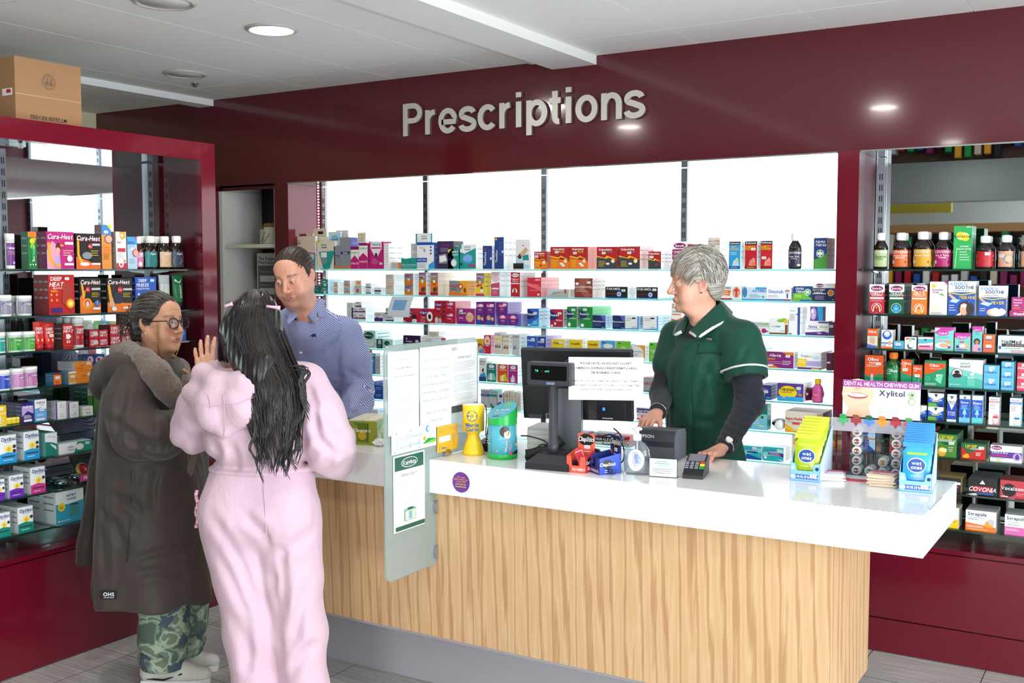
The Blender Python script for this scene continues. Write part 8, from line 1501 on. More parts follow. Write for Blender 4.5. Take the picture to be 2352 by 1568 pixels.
def relax_line(L, it=3):
    L = np.array(L)
    for _ in range(it): L[1:-1] = .5*L[1:-1]+.25*(L[:-2]+L[2:])
    return L
# ============================================================ pharmacist in green
def pharmacist():
    th = math.radians(-28); Fv, Lv = axes(th); A = np.stack([Lv, Fv, UPV], 1); base = (*J(1630, 1000, 4.48)[:2], 0); root = person('grey-haired woman in a dark green tunic standing behind the till', base)
    hc = J(1598, 647, 4.33); s = 1.0; R = rotm(math.radians(-55), math.radians(3), math.radians(2))
    hd = make_head(hc, R, s, 'dfa68c', 'b06a60', 'a08878', dict(fat=.005, nose=1.1, mouth=.0008, open=.8, bw=.4, red='c87a6c', wr=[(.018, -.045, .034, -.078), (.05, -.035, .058, -.06), (.046, .004, .06, .012), (.046, -.012, .058, -.016), (.012, -.07, .026, -.095), (.04, -.05, .05, -.08), (.0, .052, .03, .054), (.0, .066, .03, .068)])); W = hd[3]
    neck = J(1628, 712, 4.37); sl, sr = J(1708, 778, 4.24), J(1553, 772, 4.55); el, er = J(1722, 925, 4.17), J(1522, 905, 4.47); wl, wr = J(1668, 1022, 4.0), J(1514, 942, 4.28)
    ch, be, hp = J(1617, 835, 4.40), J(1610, 955, 4.42), J(1625, 1070, 4.45)
    hw = J(1652, 1034, 3.97); tip = onz(1588, 1058, 1.012); Hl = hand_sd(hw, tip-hw, vec(0, 0, -1)+vec(.1, -.1, 0), -1, [(.3, .25, .2), (.28, .3, .2), (.28, .3, .25), (.3, .35, .3)], .96, thumb=(.5, .3, .3), fore=wl, tone='dda088')
    hr = J(1507, 950, 4.25); Hr = hand_sd(hr, J(1462, 988, 4.12)-hr, vec(.1, .2, -1), 1, [(.35, .5, .3), (.5, .6, .4), (.6, .7, .4), (.7, .7, .4)], .96, thumb=(.5, .4, .4), fore=wr, tone='dda088')
    hips = J(1630, 1110, 4.46); k1 = vec(*(hips+Lv*.09)[:2], .5); k2 = vec(*(hips-Lv*.09)[:2], .5); f1, f2 = k1*vec(1, 1, 0)+vec(0, 0, .08), k2*vec(1, 1, 0)+vec(0, 0, .08)
    bp, bq = inner_body([[(hc+R@vec(0, .04, -.15), .04), (neck-Fv*.045-UPV*.06, .03), (ch-Fv*.045, .06), (be, .09), (hips, .11)], [(sl, .045), (el, .034), (wl, .026)], [(sr, .045), (er, .034), (wr, .026)], [(hips, .1), (k1, .06), (f1, .04)], [(hips, .1), (k2, .06), (f2, .04)]])
    body = skin_mesh('body', [hd[:3]+(0,), Hl, Hr, (bp, bq, np.tile(srgb('dfa68c'), (len(bp), 1)), 0)], root, [SKIN], base); eyes(body, W, R, s, '6a8090', base)
    def cut(x, y, z):
        zh = np.interp(y, [-.12, -.085, -.06, -.035, -.015, .0, .018, .04, .07, .13], [.074, .068, .058, .030, -.004, .008, .014, -.05, -.078, -.085]); return zh-z
    cp = hair_cap(hc, R, s, .016, cut, seed=8, amp=.0006, top=.012)
    flow = lambda q: (q[0]*6-.25, -1.1 if q[1] < -.005 else .35, -.35 if q[2] > .08 else -1.0)
    st = scalp(hc, R, s, 1150, .0175, cut, flow, .052, .055, .0026, seed=4, steps=6, tone=(0, 1.), jit=.17, top=.012)
    skin_mesh('hair', [cp, locks(st, seg=4, taper=.3)], root, [hair_mat('grey_hair', '6e665c', 'cfc8bc', .45)], base)
    mb = MB(); bm = bmesh.new(); bmesh.ops.create_icosphere(bm, subdivisions=2, radius=.0032); p = W((.0815, .002, -.040)); mb.add([tuple(v.co+Vector(p)-Vector(base)) for v in bm.verts], [[v.index for v in f.verts] for f in bm.faces], mat('2a3040', .2, .6), True); bm.free(); mb.build('earring', root)
    # black undershirt with long sleeves
    UM = cloth_mat('charcoal_jersey', '26272f', .8, 500, .1, .15, .06, 30, .25)
    g = SD(np.minimum.reduce([sl, sr, el, er, wl, wr, ch])-.12, np.maximum.reduce([sl, sr, el, er, wl, wr, neck])+.08, .0062); g.chain([sl, el, wl], [.066, .054, .038], .03); g.chain([sr, er, wr], [.062, .05, .036], .03); g.ell(ch+UPV*.03, (.14, .09, .16), A, .03); g.cap(neck-UPV*.03, neck-UPV*.10+Fv*.03, .062, .07, .03)
    Wr = waves(31, 6, 30, 60)
    def rib(F, X, Y, Z):
        d1 = np.exp(-((X-el[0])**2+(Y-el[1])**2+(Z-el[2])**2)/.012); d2 = np.exp(-((X-wl[0])**2+(Y-wl[1])**2+(Z-wl[2]-.04)**2)/.01); return F+.002*wob(Wr, X, Y, Z)+.0038*(d1+d2)*np.sin(Z*210+X*90+Y*40)
    g.fn(rib); nk = hc+R@vec(0, .03, -.11); g.cap(nk, neck-UPV*.01+Fv*.02, .055, .056, .006, 's'); cloth('undershirt', g, root, base, UM)
    # tunic
    GM = cloth_mat('bottle_green_twill', '0f4636', .62, 700, .06, .12, .06, 7, .3)
    g = SD(np.minimum.reduce([sr, ch, hp])-np.array([.28, .28, .14]), np.maximum.reduce([sl, sr, neck])+np.array([.2, .2, .1]), .0068)
    g.ell(ch, (.168, .118, .19), A, .03); g.ell(ch+Fv*.055-UPV*.035+Lv*.0, (.13, .08, .10), A, .06); g.ell(be, (.168, .128, .21), A, .08); g.ell(hp, (.185, .145, .20), A, .08); g.cap(sl-Lv*.02, sr+Lv*.02, .06, .056, .06); g.cap(neck-UPV*.02-Fv*.015, (sl+neck)/2-UPV*.02, .055, .058, .05); g.cap(neck-UPV*.02-Fv*.015, (sr+neck)/2-UPV*.02, .055, .056, .05)
    s_end = sl+(el-sl)*.62; g.chain([sl, sl+(el-sl)*.3, s_end], [.076, .082, .086], .035); g.chain([sr, sr+(er-sr)*.5], [.07, .075], .035)
    Wa, Wb = waves(21, 7, 14, 26), waves(22, 6, 40, 70); ax_ = (el-sl)/np.linalg.norm(el-sl)
    g.fn(lambda F, X, Y, Z: F+.008*wob(Wa, X, Y, Z*.5)+.0025*wob(Wb, X, Y, Z*.5)+.004*np.exp(-((X-ch[0]-Lv[0]*.12)**2+(Y-ch[1]-Lv[1]*.12)**2+(Z-ch[2]+.02)**2)/.02)*np.sin(Z*70-X*60))
    # sleeve hem: cut square and hollow
    def hem(F, X, Y, Z):
        t = (X-s_end[0])*ax_[0]+(Y-s_end[1])*ax_[1]+(Z-s_end[2])*ax_[2]; near = ((X-s_end[0])*Lv[0]+(Y-s_end[1])*Lv[1]) > -.105; F = np.where(near, np.maximum(F, t), F); q = np.sqrt(np.maximum((X-s_end[0])**2+(Y-s_end[1])**2+(Z-s_end[2])**2-t*t, 0)); return np.where(t > -.06, np.maximum(F, .062-q), F)
    g.fn(hem); nk = hc+R@vec(0, .03, -.10); g.cap(nk+UPV*.02, neck-UPV*.02, .056, .058, .008, 's'); V_ = neck-UPV*.02+Fv*.09; g.cap(V_+UPV*.05, neck-UPV*.13+Fv*.12, .045, .006, .008, 's')
    P = cloth('tunic', g, root, base, GM, cr=([(1640, 800), (1606, 890), (1592, 1000)], [(1692, 800), (1668, 850), (1655, 900)], [(1560, 765), (1550, 850), (1548, 960)], [(1590, 962), (1640, 968), (1690, 950)], [(1618, 830), (1650, 900), (1670, 960)], [(1720, 790), (1700, 830), (1690, 850)]), amp=.007, w=9)
    # rever collar with white piping
    cg = SD(neck-.2, neck+.2, .0045); pip = {}
    for q in (-1, 1):
        In = [neck+Fv*-.045+UPV*.028+Lv*q*.03, neck+Lv*q*.066+UPV*.02, neck+Lv*q*.062+Fv*.05-UPV*.012, neck+Lv*q*.026+Fv*.115-UPV*.085]; Ou = [neck-Fv*.085-UPV*.012+Lv*q*.045, neck+Lv*q*.112-Fv*.01-UPV*.03, neck+Lv*q*.112+Fv*.06-UPV*.058, neck+Lv*q*.075+Fv*.12-UPV*.105]
        In, Ou = catmull(In, 16), catmull(Ou, 16); Ou2 = []
        for a, b in zip(In, Ou):
            n_ = (b-neck)*vec(1, 1, .5); n_ /= np.linalg.norm(n_); b2 = surf_at(P, b-n_*.3*0, n_) if False else b; cg.cap(a, b2, .0075, .006, .004); Ou2.append(b2)
        pip[q] = Ou2
    cloth('collar', cg, root, base, GM, 1, .3)
    WP = mat('e8e8e6', .6)
    for q in (-1, 1):
        Lp = relax_line(pip[q]+[neck+Lv*q*.026+Fv*.12-UPV*.086], 1); m = MB(); m.tube([tuple(p-np.array(base)) for p in Lp], .0066, WP, 8); m.build('piping', root)
    m = MB(); up_ = np.cross(ax_, vec(0, 1, 0)); up_ /= np.linalg.norm(up_); w_ = np.cross(ax_, up_); c_ = s_end-ax_*.034; ring = []
    for a in np.linspace(0, 2*math.pi, 40, endpoint=False):
        d = up_*math.cos(a)+w_*math.sin(a); q = P-c_; t = q@d; dd = np.linalg.norm(q-t[:, None]*d, axis=1); ok = np.where((dd < .010) & (t > .03) & (t < .13))[0]; ring.append(c_+d*((np.max(t[ok]) if len(ok) else .09)+.0012))
    for _ in range(3): ring = [(ring[i-1]+2*ring[i]+ring[(i+1) % 40])/4 for i in range(40)]
    m.tube([tuple(p-np.array(base)) for p in ring], .0042, WP, 8, closed=True); m.build('piping', root)
    line = relax_line([surf_at(P, (neck-UPV*.14)*(1-t)+(hp-UPV*.03)*t+Lv*(-.012), Fv)+Fv*.0008 for t in np.linspace(0, 1, 22)], 4); strip(root, 'placket', line, .05, GM, Fv, base, .003)
    for off in (.085, -.09):
        l2 = relax_line([surf_at(P, (ch+UPV*.09)*(1-t)+(hp-UPV*.02)*t+Lv*off, Fv) for t in np.linspace(0, 1, 20)], 4); m = MB(); m.tube([tuple(p+Fv*.0014-np.array(base)) for p in l2], .0022, mat('0a3026', .7), 5); m.build('seam', root)
    l2 = relax_line([surf_at(P, ch+UPV*.06+Lv*(.085+.08*t), Fv) for t in np.linspace(0, 1, 8)], 2); m = MB(); m.tube([tuple(p+Fv*.0018-np.array(base)) for p in l2], .0026, mat('0a3026', .7), 5); m.build('pocket_edge', root)
    l2 = relax_line([surf_at(P, be-UPV*.03+Lv*(-.1+.24*t), Fv) for t in np.linspace(0, 1, 12)], 3); m = MB(); m.tube([tuple(p+Fv*.0014-np.array(base)) for p in l2], .0022, mat('0a3026', .7), 5); m.build('pocket_edge', root)
    p = surf_at(P, ch+Lv*.125+UPV*.115, Fv)-np.array(base); m = MB(); e = arc(0, 0, .024, .010, 24); m.add([tuple(p+Lv*u+UPV*v+Fv*.011) for u, v in e], [tuple(range(24))], cm('0c3a2c')); VV, FF, tw = layout('Knights', True); s_ = .034/tw; m.add([tuple(p+Lv*(x*s_-.017)+UPV*(y*s_-.003)+Fv*.0122) for x, y in VV], FF, cm('e4e4d8')); m.add([tuple(p+Lv*u+UPV*v+Fv*.0119) for u, v in ((-.016, -.007), (.016, -.007), (.016, -.0056), (-.016, -.0056))], [(0, 1, 2, 3)], cm('j')); m.build('badge', root)
    # watch and bracelet
    wa = (hw-wl)/np.linalg.norm(hw-wl); u = np.cross(wa, UPV); u /= np.linalg.norm(u); w_ = np.cross(u, wa); c_ = wl+wa*.006
    m = MB(); m.tube([tuple(c_+(u*math.cos(a)+w_*math.sin(a)*.86)*.0345-np.array(base)) for a in np.linspace(0, 6.28, 30, endpoint=False)], .0045, CHROME, 6, closed=True); wt = m.build('watch', root); fdir = (w_*.55-u*.45*np.sign((u@FW)) ); fdir /= np.linalg.norm(fdir); disc(wt, 'watch_face', c_+fdir*.036, fdir, .0135, cm('f0eee8', .25), (0, 0, 0), .004).location = tuple(-np.array(base))
    wa = (hr-wr)/np.linalg.norm(hr-wr); u = np.cross(wa, UPV); u /= np.linalg.norm(u); w_ = np.cross(u, wa); m = MB(); m.tube([tuple(wr+wa*.012+(u*math.cos(a)+w_*math.sin(a))*.036-np.array(base)) for a in np.linspace(0, 6.28, 30, endpoint=False)], .002, CHROME, 6, closed=True); m.build('bracelet', root)
    g = SD(np.minimum(f1, f2)-.12, np.maximum(hips, hips)+.2, .012); g.ell(hips, (.165, .13, .14), A, .03); g.chain([hips+Lv*.08-UPV*.05, k1, f1], [.11, .08, .07], .04); g.chain([hips-Lv*.08-UPV*.05, k2, f2], [.11, .08, .07], .04); cloth('trousers', g, root, base, cloth_mat('black_twill', '1a1a1e'))
    for f in (f1, f2): shoe(root, f*vec(1, 1, 0)-Fv*.06, f*vec(1, 1, 0)+Fv*.18, base, mat('1c1a18', .4), mat('0c0c0c', .5), mat('1c1a18', .4))
# ============================================================ woman in the long brown coat
def coat_woman():
    th = math.radians(122); Fv, Lv = axes(th); A = np.stack([Lv, Fv, UPV], 1); base = (*onz(378, 1555, 0)[:2], 0); root = person('woman in a long dark brown fleece-lined coat and camouflage trousers, wearing glasses', base)
    hc = J(364, 741, 4.38); s = 1.0; R = rotm(math.radians(101), math.radians(-2), math.radians(2))
    hd = make_head(hc, R, s, 'cf9878', 'a86458', '30221c', dict(fat=.003, nose=1.15, mouth=.0004, open=.95, bw=.95, red='b87060', lash=.8, wr=[(.018, -.045, .032, -.076), (.046, .004, .058, .012), (.022, -.022, .04, -.026), (.0, .048, .03, .052)])); W = hd[3]
    d0 = 4.38; neck = J(350, 812, d0); sr, sl = J(312, 868, 4.22), J(345, 862, 4.55); er, el = J(318, 995, 4.16), J(360, 985, 4.6); wr, wl = J(436, 968, 4.16), J(424, 935, 4.5)
    ch, be = J(338, 900, d0), J(345, 1080, d0); hem = .355
    hw = J(436, 925, 4.44); Hl = hand_sd(hw, J(428, 880, 4.42)-hw, -Fv*.6+vec(.5, -.5, 0), 1, [(.2, .3, .2), (.3, .4, .2), (.4, .4, .3), (.5, .5, .3)], .92, fore=wl, tone='cf9878', thumb=(.4, .3, .3))
    hr = J(452, 962, 4.16); Hr = hand_sd(hr, J(495, 940, 4.16)-hr, vec(.3, .2, -.6), 1, [(.4, .5, .3)]*4, .92, fore=wr, tone='cf9878', h=.0026)
    cxy = lambda p: p[:2]; zb = [0, .3, .95, 1.15, 1.4]
    fr, fl = vec(*onz(345, 1572, 0)[:2], 0), vec(*onz(392, 1540, 0)[:2], 0)
    fd = vec(.82, .57, 0); hipc = vec((fr+fl)[0]/2-.03, (fr+fl)[1]/2, .82); kr, kl = vec(*(fr+fd*.07)[:2], .45), vec(*(fl+fd*.08)[:2], .45); ar, al_ = vec(*(fr+fd*.05)[:2], .10), vec(*(fl+fd*.05)[:2], .10)
    bp, bq = inner_body([[(hc+R@vec(0, .04, -.15), .04), (neck, .042), (ch, .08), (be, .10), (hipc, .12)], [(sr, .045), (er, .035), (wr, .026)], [(sl, .045), (el, .035), (wl, .026)], [(hipc, .1), (kr, .055), (ar, .035)], [(hipc, .1), (kl, .055), (al_, .035)]])
    body = skin_mesh('body', [hd[:3]+(0,), Hl, Hr, (bp, bq, np.tile(srgb('cf9878'), (len(bp), 1)), 0)], root, [SKIN], base); eyes(body, W, R, s, '3a2418', base, (.25, .12))
    # hair drawn back into a loose knot
    def cut(x, y, z): zh = np.interp(y, [-.12, -.085, -.06, -.03, -.01, .012, .03, .06, .13], [.072, .064, .050, .018, -.012, -.022, -.045, -.078, -.085])+.006*np.abs(x)/.05*(y < -.05); return zh-z
    cp = hair_cap(hc, R, s, .010, cut, seed=13, amp=.0003, t0=.16, extra=[((.0, .115, .01), (.034, .030, .040), .02)]); K = []; r = np.random.RandomState(5)
    K = scalp(hc, R, s, 950, .0115, cut, lambda q: (-q[0]*4, 1, -.25 if q[2] > .05 else .12), .075, .0, .0022, seed=6, steps=6, tone=(.0, .42), jit=.08)+scalp(hc, R, s, 130, .0125, cut, lambda q: (-q[0]*4, 1, -.25 if q[2] > .05 else .12), .085, .0, .0020, seed=7, steps=6, tone=(.7, 1), jit=.08)
    for i in range(70):
        p0 = np.array([r.normal()*.014, .125+r.normal()*.01, .01+r.normal()*.016]); p1 = p0+np.array([r.normal()*.02, .028+r.rand()*.012, r.normal()*.022]); p2 = p1+np.array([r.normal()*.014, r.normal()*.014+.004, -.035-.035*r.rand()]); K.append(([W(p) for p in catmull([p0, p1, p2], 4)], .0022, .1+.4*r.rand()))
    skin_mesh('hair', [cp, locks(K, seg=4)], root, [hair_mat('greying_dark_hair', '1a1412', '7a726a', .42)], base)
    # glasses with a gold chain
    gm = MB(); FRM = mat('16161e', .25); ln = glass_sheet('spectacle_lens', 'eef2f6', 1.6)
    gl = empty('glasses', (0, 0, 0)); gl.parent = root; B_ = np.array(base)
    for q in (-1, 1):
        e = [W((q*.034+.0275*math.copysign(abs(math.cos(a))**.8, math.cos(a)), -.104+.10*abs(q*.034+.0275*math.cos(a))**1.6, -.004+.0205*math.copysign(abs(math.sin(a))**.8, math.sin(a))+(.003*q*math.cos(a) if math.sin(a) > 0 else 0)))-B_ for a in np.linspace(0, 2*math.pi, 32, endpoint=False)]
        gm.tube([tuple(p) for p in e], .0024, FRM, 6, closed=True); lm = MB(); lm.add([tuple(p) for p in e], [tuple(range(32))], ln); lm.build('lens', gl)
        gm.tube([tuple(W(p)-B_) for p in ((q*.061, -.094, .006), (q*.070, -.085, .006), (q*.0785, -.03, .006), (q*.081, .012, .008), (q*.079, .03, -.008))], .0024, FRM, 6)
    gm.tube([tuple(W(p)-B_) for p in ((-.009, -.104, .004), (0, -.107, .007), (.009, -.104, .004))], .0024, FRM, 6); gm.build('glasses_frame', gl)
    cm_ = MB(); GOLD = mat('b8964a', .25, .9)
    for q in (-1, 1):
        C_ = catmull([W((q*.076, -.06, .004)), W((q*.078, -.058, -.04)), W((q*.070, -.052, -.09)), W((q*.05, -.045, -.135)), W((q*.02, -.055, -.160))], 9)
        for i in range(len(C_)-1): cm_.tube([tuple(C_[i]-B_), tuple((C_[i]+C_[i+1])/2-B_+np.array([.001, .001, 0])*(-1)**i), tuple(C_[i+1]-B_)], .0016+.0012*(i % 2), GOLD, 5)
    cm_.build('glasses_chain', gl)
    m = MB(); bm = bmesh.new(); bmesh.ops.create_icosphere(bm, subdivisions=2, radius=.004); p = W((-.081, .0, -.042)); m.add([tuple(v.co+Vector(p)-Vector(base)) for v in bm.verts], [[v.index for v in f.verts] for f in bm.faces], cm('e4e0d8', .2), True); bm.free(); m.build('earring', root)
    # coat
    CM = cloth_mat('brown_shell', '453c37', .6, 600, .08, .15, .08, 5, .45)
    lo = np.minimum.reduce([sr, er, wr, fr, ch])-np.array([.38, .34, 0]); hi = np.maximum.reduce([sl, el, wr, wl, fl])+np.array([.32, .3, 0]); lo[2], hi[2] = .24, 1.46; g = SD(lo, hi, .0085)
    cpx = [J(338, 850, d0), J(338, 930, d0), J(342, 1080, d0), J(348, 1240, d0), J(352, 1390, d0)]; zs = [c[2] for c in cpx][::-1]; CX = [c[0] for c in cpx][::-1]; CY = [c[1] for c in cpx][::-1]
    zz = zs+[1.42]; CX += [neck[0]]; CY += [neck[1]]
    g.F = trunk(g.F, g.ax[0][:, None, None], g.ax[1][None, :, None], g.ax[2][None, None, :], zz, CX, CY, [.245, .235, .215, .185, .15, .07], [.25, .245, .235, .21, .18, .07], Fv, Lv, hem, 1.335, .03, rb=[.235, .225, .205, .18, .16, .07])
    g.chain([J(250, 900, 4.5), J(232, 1080, 4.54), J(212, 1250, 4.58), J(200, 1420, 4.6)], [.05, .075, .10, .125], .02, sq=(Fv, 1.7))
    g.chain([J(452, 1010, 4.50), J(462, 1200, 4.52), J(462, 1400, 4.54)], [.06, .07, .08], .03, sq=(Fv, 1.5))
    g.cap(sr+Lv*.03, sl-Lv*.03, .062, .062, .06); g.chain([sr+Lv*.01, J(296, 930, 4.2), er, J(372, 1000, 4.14), wr], [.085, .098, .098, .090, .070], .03); g.chain([sl, el, wl], [.085, .09, .06], .03)
    Wa, Wb = waves(41, 8, 9, 20), waves(42, 7, 28, 52); c0 = J(345, 1200, d0)
    def fold(F, X, Y, Z):
        an = np.arctan2((X-c0[0])*Lv[0]+(Y-c0[1])*Lv[1], (X-c0[0])*Fv[0]+(Y-c0[1])*Fv[1]); low = np.clip((1.0-Z)/.7, 0, 1)
        e = np.exp(-((X-er[0])**2+(Y-er[1])**2+(Z-er[2]-.02)**2)/.02)
        F = F+.013*low*np.sin(an*7+Z*2.2)+.010*wob(Wa, X, Y, Z*.7)+.004*wob(Wb, X, Y, Z*.8)+.007*e*np.sin(Z*75+X*50-Y*30)
        F = np.maximum(F, hem+.012*np.sin(an*3+.5)+.085*np.clip((-((X-c0[0])*Fv[0]+(Y-c0[1])*Fv[1])-.215)/.03, 0, 1)-Z); return np.where(Z < .62, np.maximum(F, -(F+.017)), F)
    g.fn(fold)
    sl0, sl1 = J(300, 1090, 4.13), J(291, 1300, 4.10); g.cap(sl0, sl1, .004, .005, .006, 's'); g.chain([sl1+vec(0, 0, .0), J(290, 1345, 4.12), J(289, 1420, 4.12)], [.006, .010, .013], .002, 's'); g.chain([J(345, 1165, 4.12), J(352, 1120, 4.12), J(358, 1085, 4.13)], [.003, .005, .006], .008, 's')
    g.cap(wr+(wr-er)*.02, wr+(wr-er)*.4, .056, .06, .004, 's'); nk = hc+R@vec(0, .03, -.10); g.cap(nk, neck+Fv*.02-UPV*.05, .062, .07, .01, 's')
    P = cloth('coat', g, root, base, CM, 2, cr=([(298, 985), (345, 1022), (425, 1012)], [(374, 945), (384, 1000), (376, 1050)], [(262, 960), (300, 1000), (330, 1060)], [(226, 1170), (262, 1205), (288, 1262)], [(300, 1292), (380, 1262), (455, 1252)], [(352, 1180), (350, 1120), (362, 1080)], [(330, 1180), (300, 1150), (250, 1140)], [(310, 1320), (370, 1310), (440, 1330)], [(290, 880), (275, 950), (268, 1030)], [(240, 1080), (236, 1200), (240, 1330)]), amp=.012, w=10); drape(P, [(301, 1080), (300, 1150), (297, 1220), (292, 1290)], .0018, mat('2a2420', .8), 'seam', root, base)
    hg = SD(J(235, 900, 4.4)-.3, J(300, 800, 4.4)+.28, .008); hg.chain([J(318, 838, 4.2), J(276, 848, 4.25), J(252, 862, 4.38), J(268, 858, 4.55)], [.05, .062, .066, .055], .03); hg.chain([J(262, 850, 4.28), J(243, 890, 4.38), J(262, 880, 4.5)], [.05, .05, .045], .04); Wh = waves(43, 6, 20, 40); hg.fn(lambda F, X, Y, Z: F+.007*wob(Wh, X, Y, Z)); cloth('hood', hg, root, base, CM)
    FL = cloth_mat('teddy_fleece', '76665a', .95, 130, .8, .5, .22, 90, .5)
    fg = SD(np.minimum(J(250, 800, 4.4), J(470, 1250, 4.4))-.25, np.maximum(J(250, 780, 4.4), J(470, 780, 4.5))+.2, .0062)
    fg.chain([J(272, 808, 4.40), J(296, 806, 4.27), J(330, 826, 4.19), J(360, 856, 4.17), J(386, 892, 4.19), J(404, 925, 4.22)], [.036, .036, .042, .05, .048, .034], .03)
    fg.chain([J(272, 806, 4.44), J(320, 806, 4.54), J(375, 820, 4.53), J(408, 850, 4.46), J(424, 888, 4.38), J(420, 925, 4.32)], [.034, .034, .036, .044, .044, .032], .03)
    fg.chain([J(448, 1010, 4.22), J(452, 1080, 4.18), J(456, 1150, 4.18), J(462, 1215, 4.2)], [.028, .034, .034, .026], .02); fg.chain([J(300, 806, 4.36), J(330, 828, 4.36)], [.04, .04], .03)
    Wf, Wg = waves(44, 12, 170, 300), waves(45, 8, 380, 520); fg.fn(lambda F, X, Y, Z: F+.0055*wob(Wf, X, Y, Z)+.003*wob(Wg, X, Y, Z)); nk = hc+R@vec(0, .02, -.07); fg.cap(nk, neck+Fv*.05-UPV*.03, .060, .05, .01, 's'); fg.cap(nk, nk+UPV*.06, .062, .085, .01, 's')
    cloth('fleece_lining', fg, root, base, FL, 1, .3)
    nrm = vec(*(-FW[:2]), 0)/np.linalg.norm(FW[:2]); q = J(250, 1366, 4.15); sv = P[np.linalg.norm(np.cross(P-CC, (q-CC)/np.linalg.norm(q-CC)), axis=1) < .03]; dd = (sv@FW).min() if len(sv) else 4.1
    q = J(250, 1366, dd-CC@FW-.006); u = vec(math.cos(YAW), math.sin(YAW), 0); m = MB(); w2, h2 = .030, .0165; m.add([tuple(q+u*a+UPV*b+nrm*.001-np.array(base)) for a, b in ((-w2, -h2), (w2, -h2), (w2, h2), (-w2, h2))], [(0, 1, 2, 3)], cm('14161e')); VV, FF, tw = layout('OHS', True, .12); s_ = .042/tw; m.add([tuple(q+u*(x*s_-.021)+UPV*(y*s_-.004)+nrm*.0016-np.array(base)) for x, y in VV], FF, cm('w')); m.add([tuple(q+u*a+UPV*b+nrm*.0016-np.array(base)) for a, b in ((-.02, -.0115), (.02, -.0115), (.02, -.009), (-.02, -.009))], [(0, 1, 2, 3)], cm('s')); m.build('coat_patch', root)
    # camouflage trousers
    def camo(nt):
        b = N(nt, 'ShaderNodeBsdfPrincipled', i_Roughness=.85); tc = N(nt, 'ShaderNodeTexCoord'); n = N(nt, 'ShaderNodeTexNoise', i_Scale=14.0, i_Detail=2.0, i_Distortion=.8); nt.links.new(tc.outputs['Object'], n.inputs['Vector'])
        r = N(nt, 'ShaderNodeValToRGB'); r.color_ramp.interpolation = 'CONSTANT'; e = r.color_ramp.elements; e[0].color = lin('56685a'); e[1].color = lin('7f9480'); e[1].position = .43; e.new(.5).color = lin('a3b59c'); e.new(.58).color = lin('6f7c66'); nt.links.new(n.outputs['Fac'], r.inputs[0])
        v = N(nt, 'ShaderNodeTexVoronoi', i_Scale=13.0); n2 = N(nt, 'ShaderNodeTexNoise', i_Scale=30.0); mx0 = N(nt, 'ShaderNodeMix', data_type='RGBA'); mx0.inputs[0].default_value = .06; nt.links.new(tc.outputs['Object'], n2.inputs['Vector']); nt.links.new(tc.outputs['Object'], mx0.inputs[6]); nt.links.new(n2.outputs['Color'], mx0.inputs[7]); nt.links.new(mx0.outputs[2], v.inputs['Vector'])
        l = N(nt, 'ShaderNodeMath', operation='LESS_THAN'); l.inputs[1].default_value = .34; nt.links.new(v.outputs['Distance'], l.inputs[0]); mx = N(nt, 'ShaderNodeMix', data_type='RGBA'); mx.inputs[7].default_value = lin('4a5664'); nt.links.new(l.outputs[0], mx.inputs[0]); nt.links.new(r.outputs[0], mx.inputs[6]); nt.links.new(mx.outputs[2], b.inputs['Base Color']); return b.outputs[0]
    g = SD(np.minimum(fr, fl)-np.array([.2, .2, 0])+vec(0, 0, .04), np.maximum(fr, fl)+np.array([.25, .25, 1.0]), .0075); g.ell(hipc, (.14, .12, .16), A, .03)
    hr_, hl_ = hipc-Lv*.08, hipc+Lv*.08; g.chain([hr_, kr, vec(*(fr+fd*.06)[:2], .22), ar+vec(0, 0, .0)], [.115, .105, .100, .092], .02); g.chain([hl_, kl, vec(*(fl+fd*.06)[:2], .22), al_], [.115, .10, .095, .088], .02); Wt = waves(46, 7, 25, 50)
    g.fn(lambda F, X, Y, Z: F+.006*wob(Wt, X, Y, Z)+.006*np.clip((.24-Z)/.1, 0, 1)*np.sin(Z*95+X*22+Y*16)); g.half(-UPV, -.075); cloth('trousers', g, root, base, nodes_mat('camouflage', camo))
    SW = mat('cfccc2', .7, var=.06, vscale=50); SO = mat('e4e2da', .6); LM = mat('c8cc5a', .6)
    shoe(root, fr-fd*.03, fr+fd*.245, base, SW, SO, BLACK); shoe(root, fl-fd*.07, fl+fd*.20, base, SW, SO, LM)
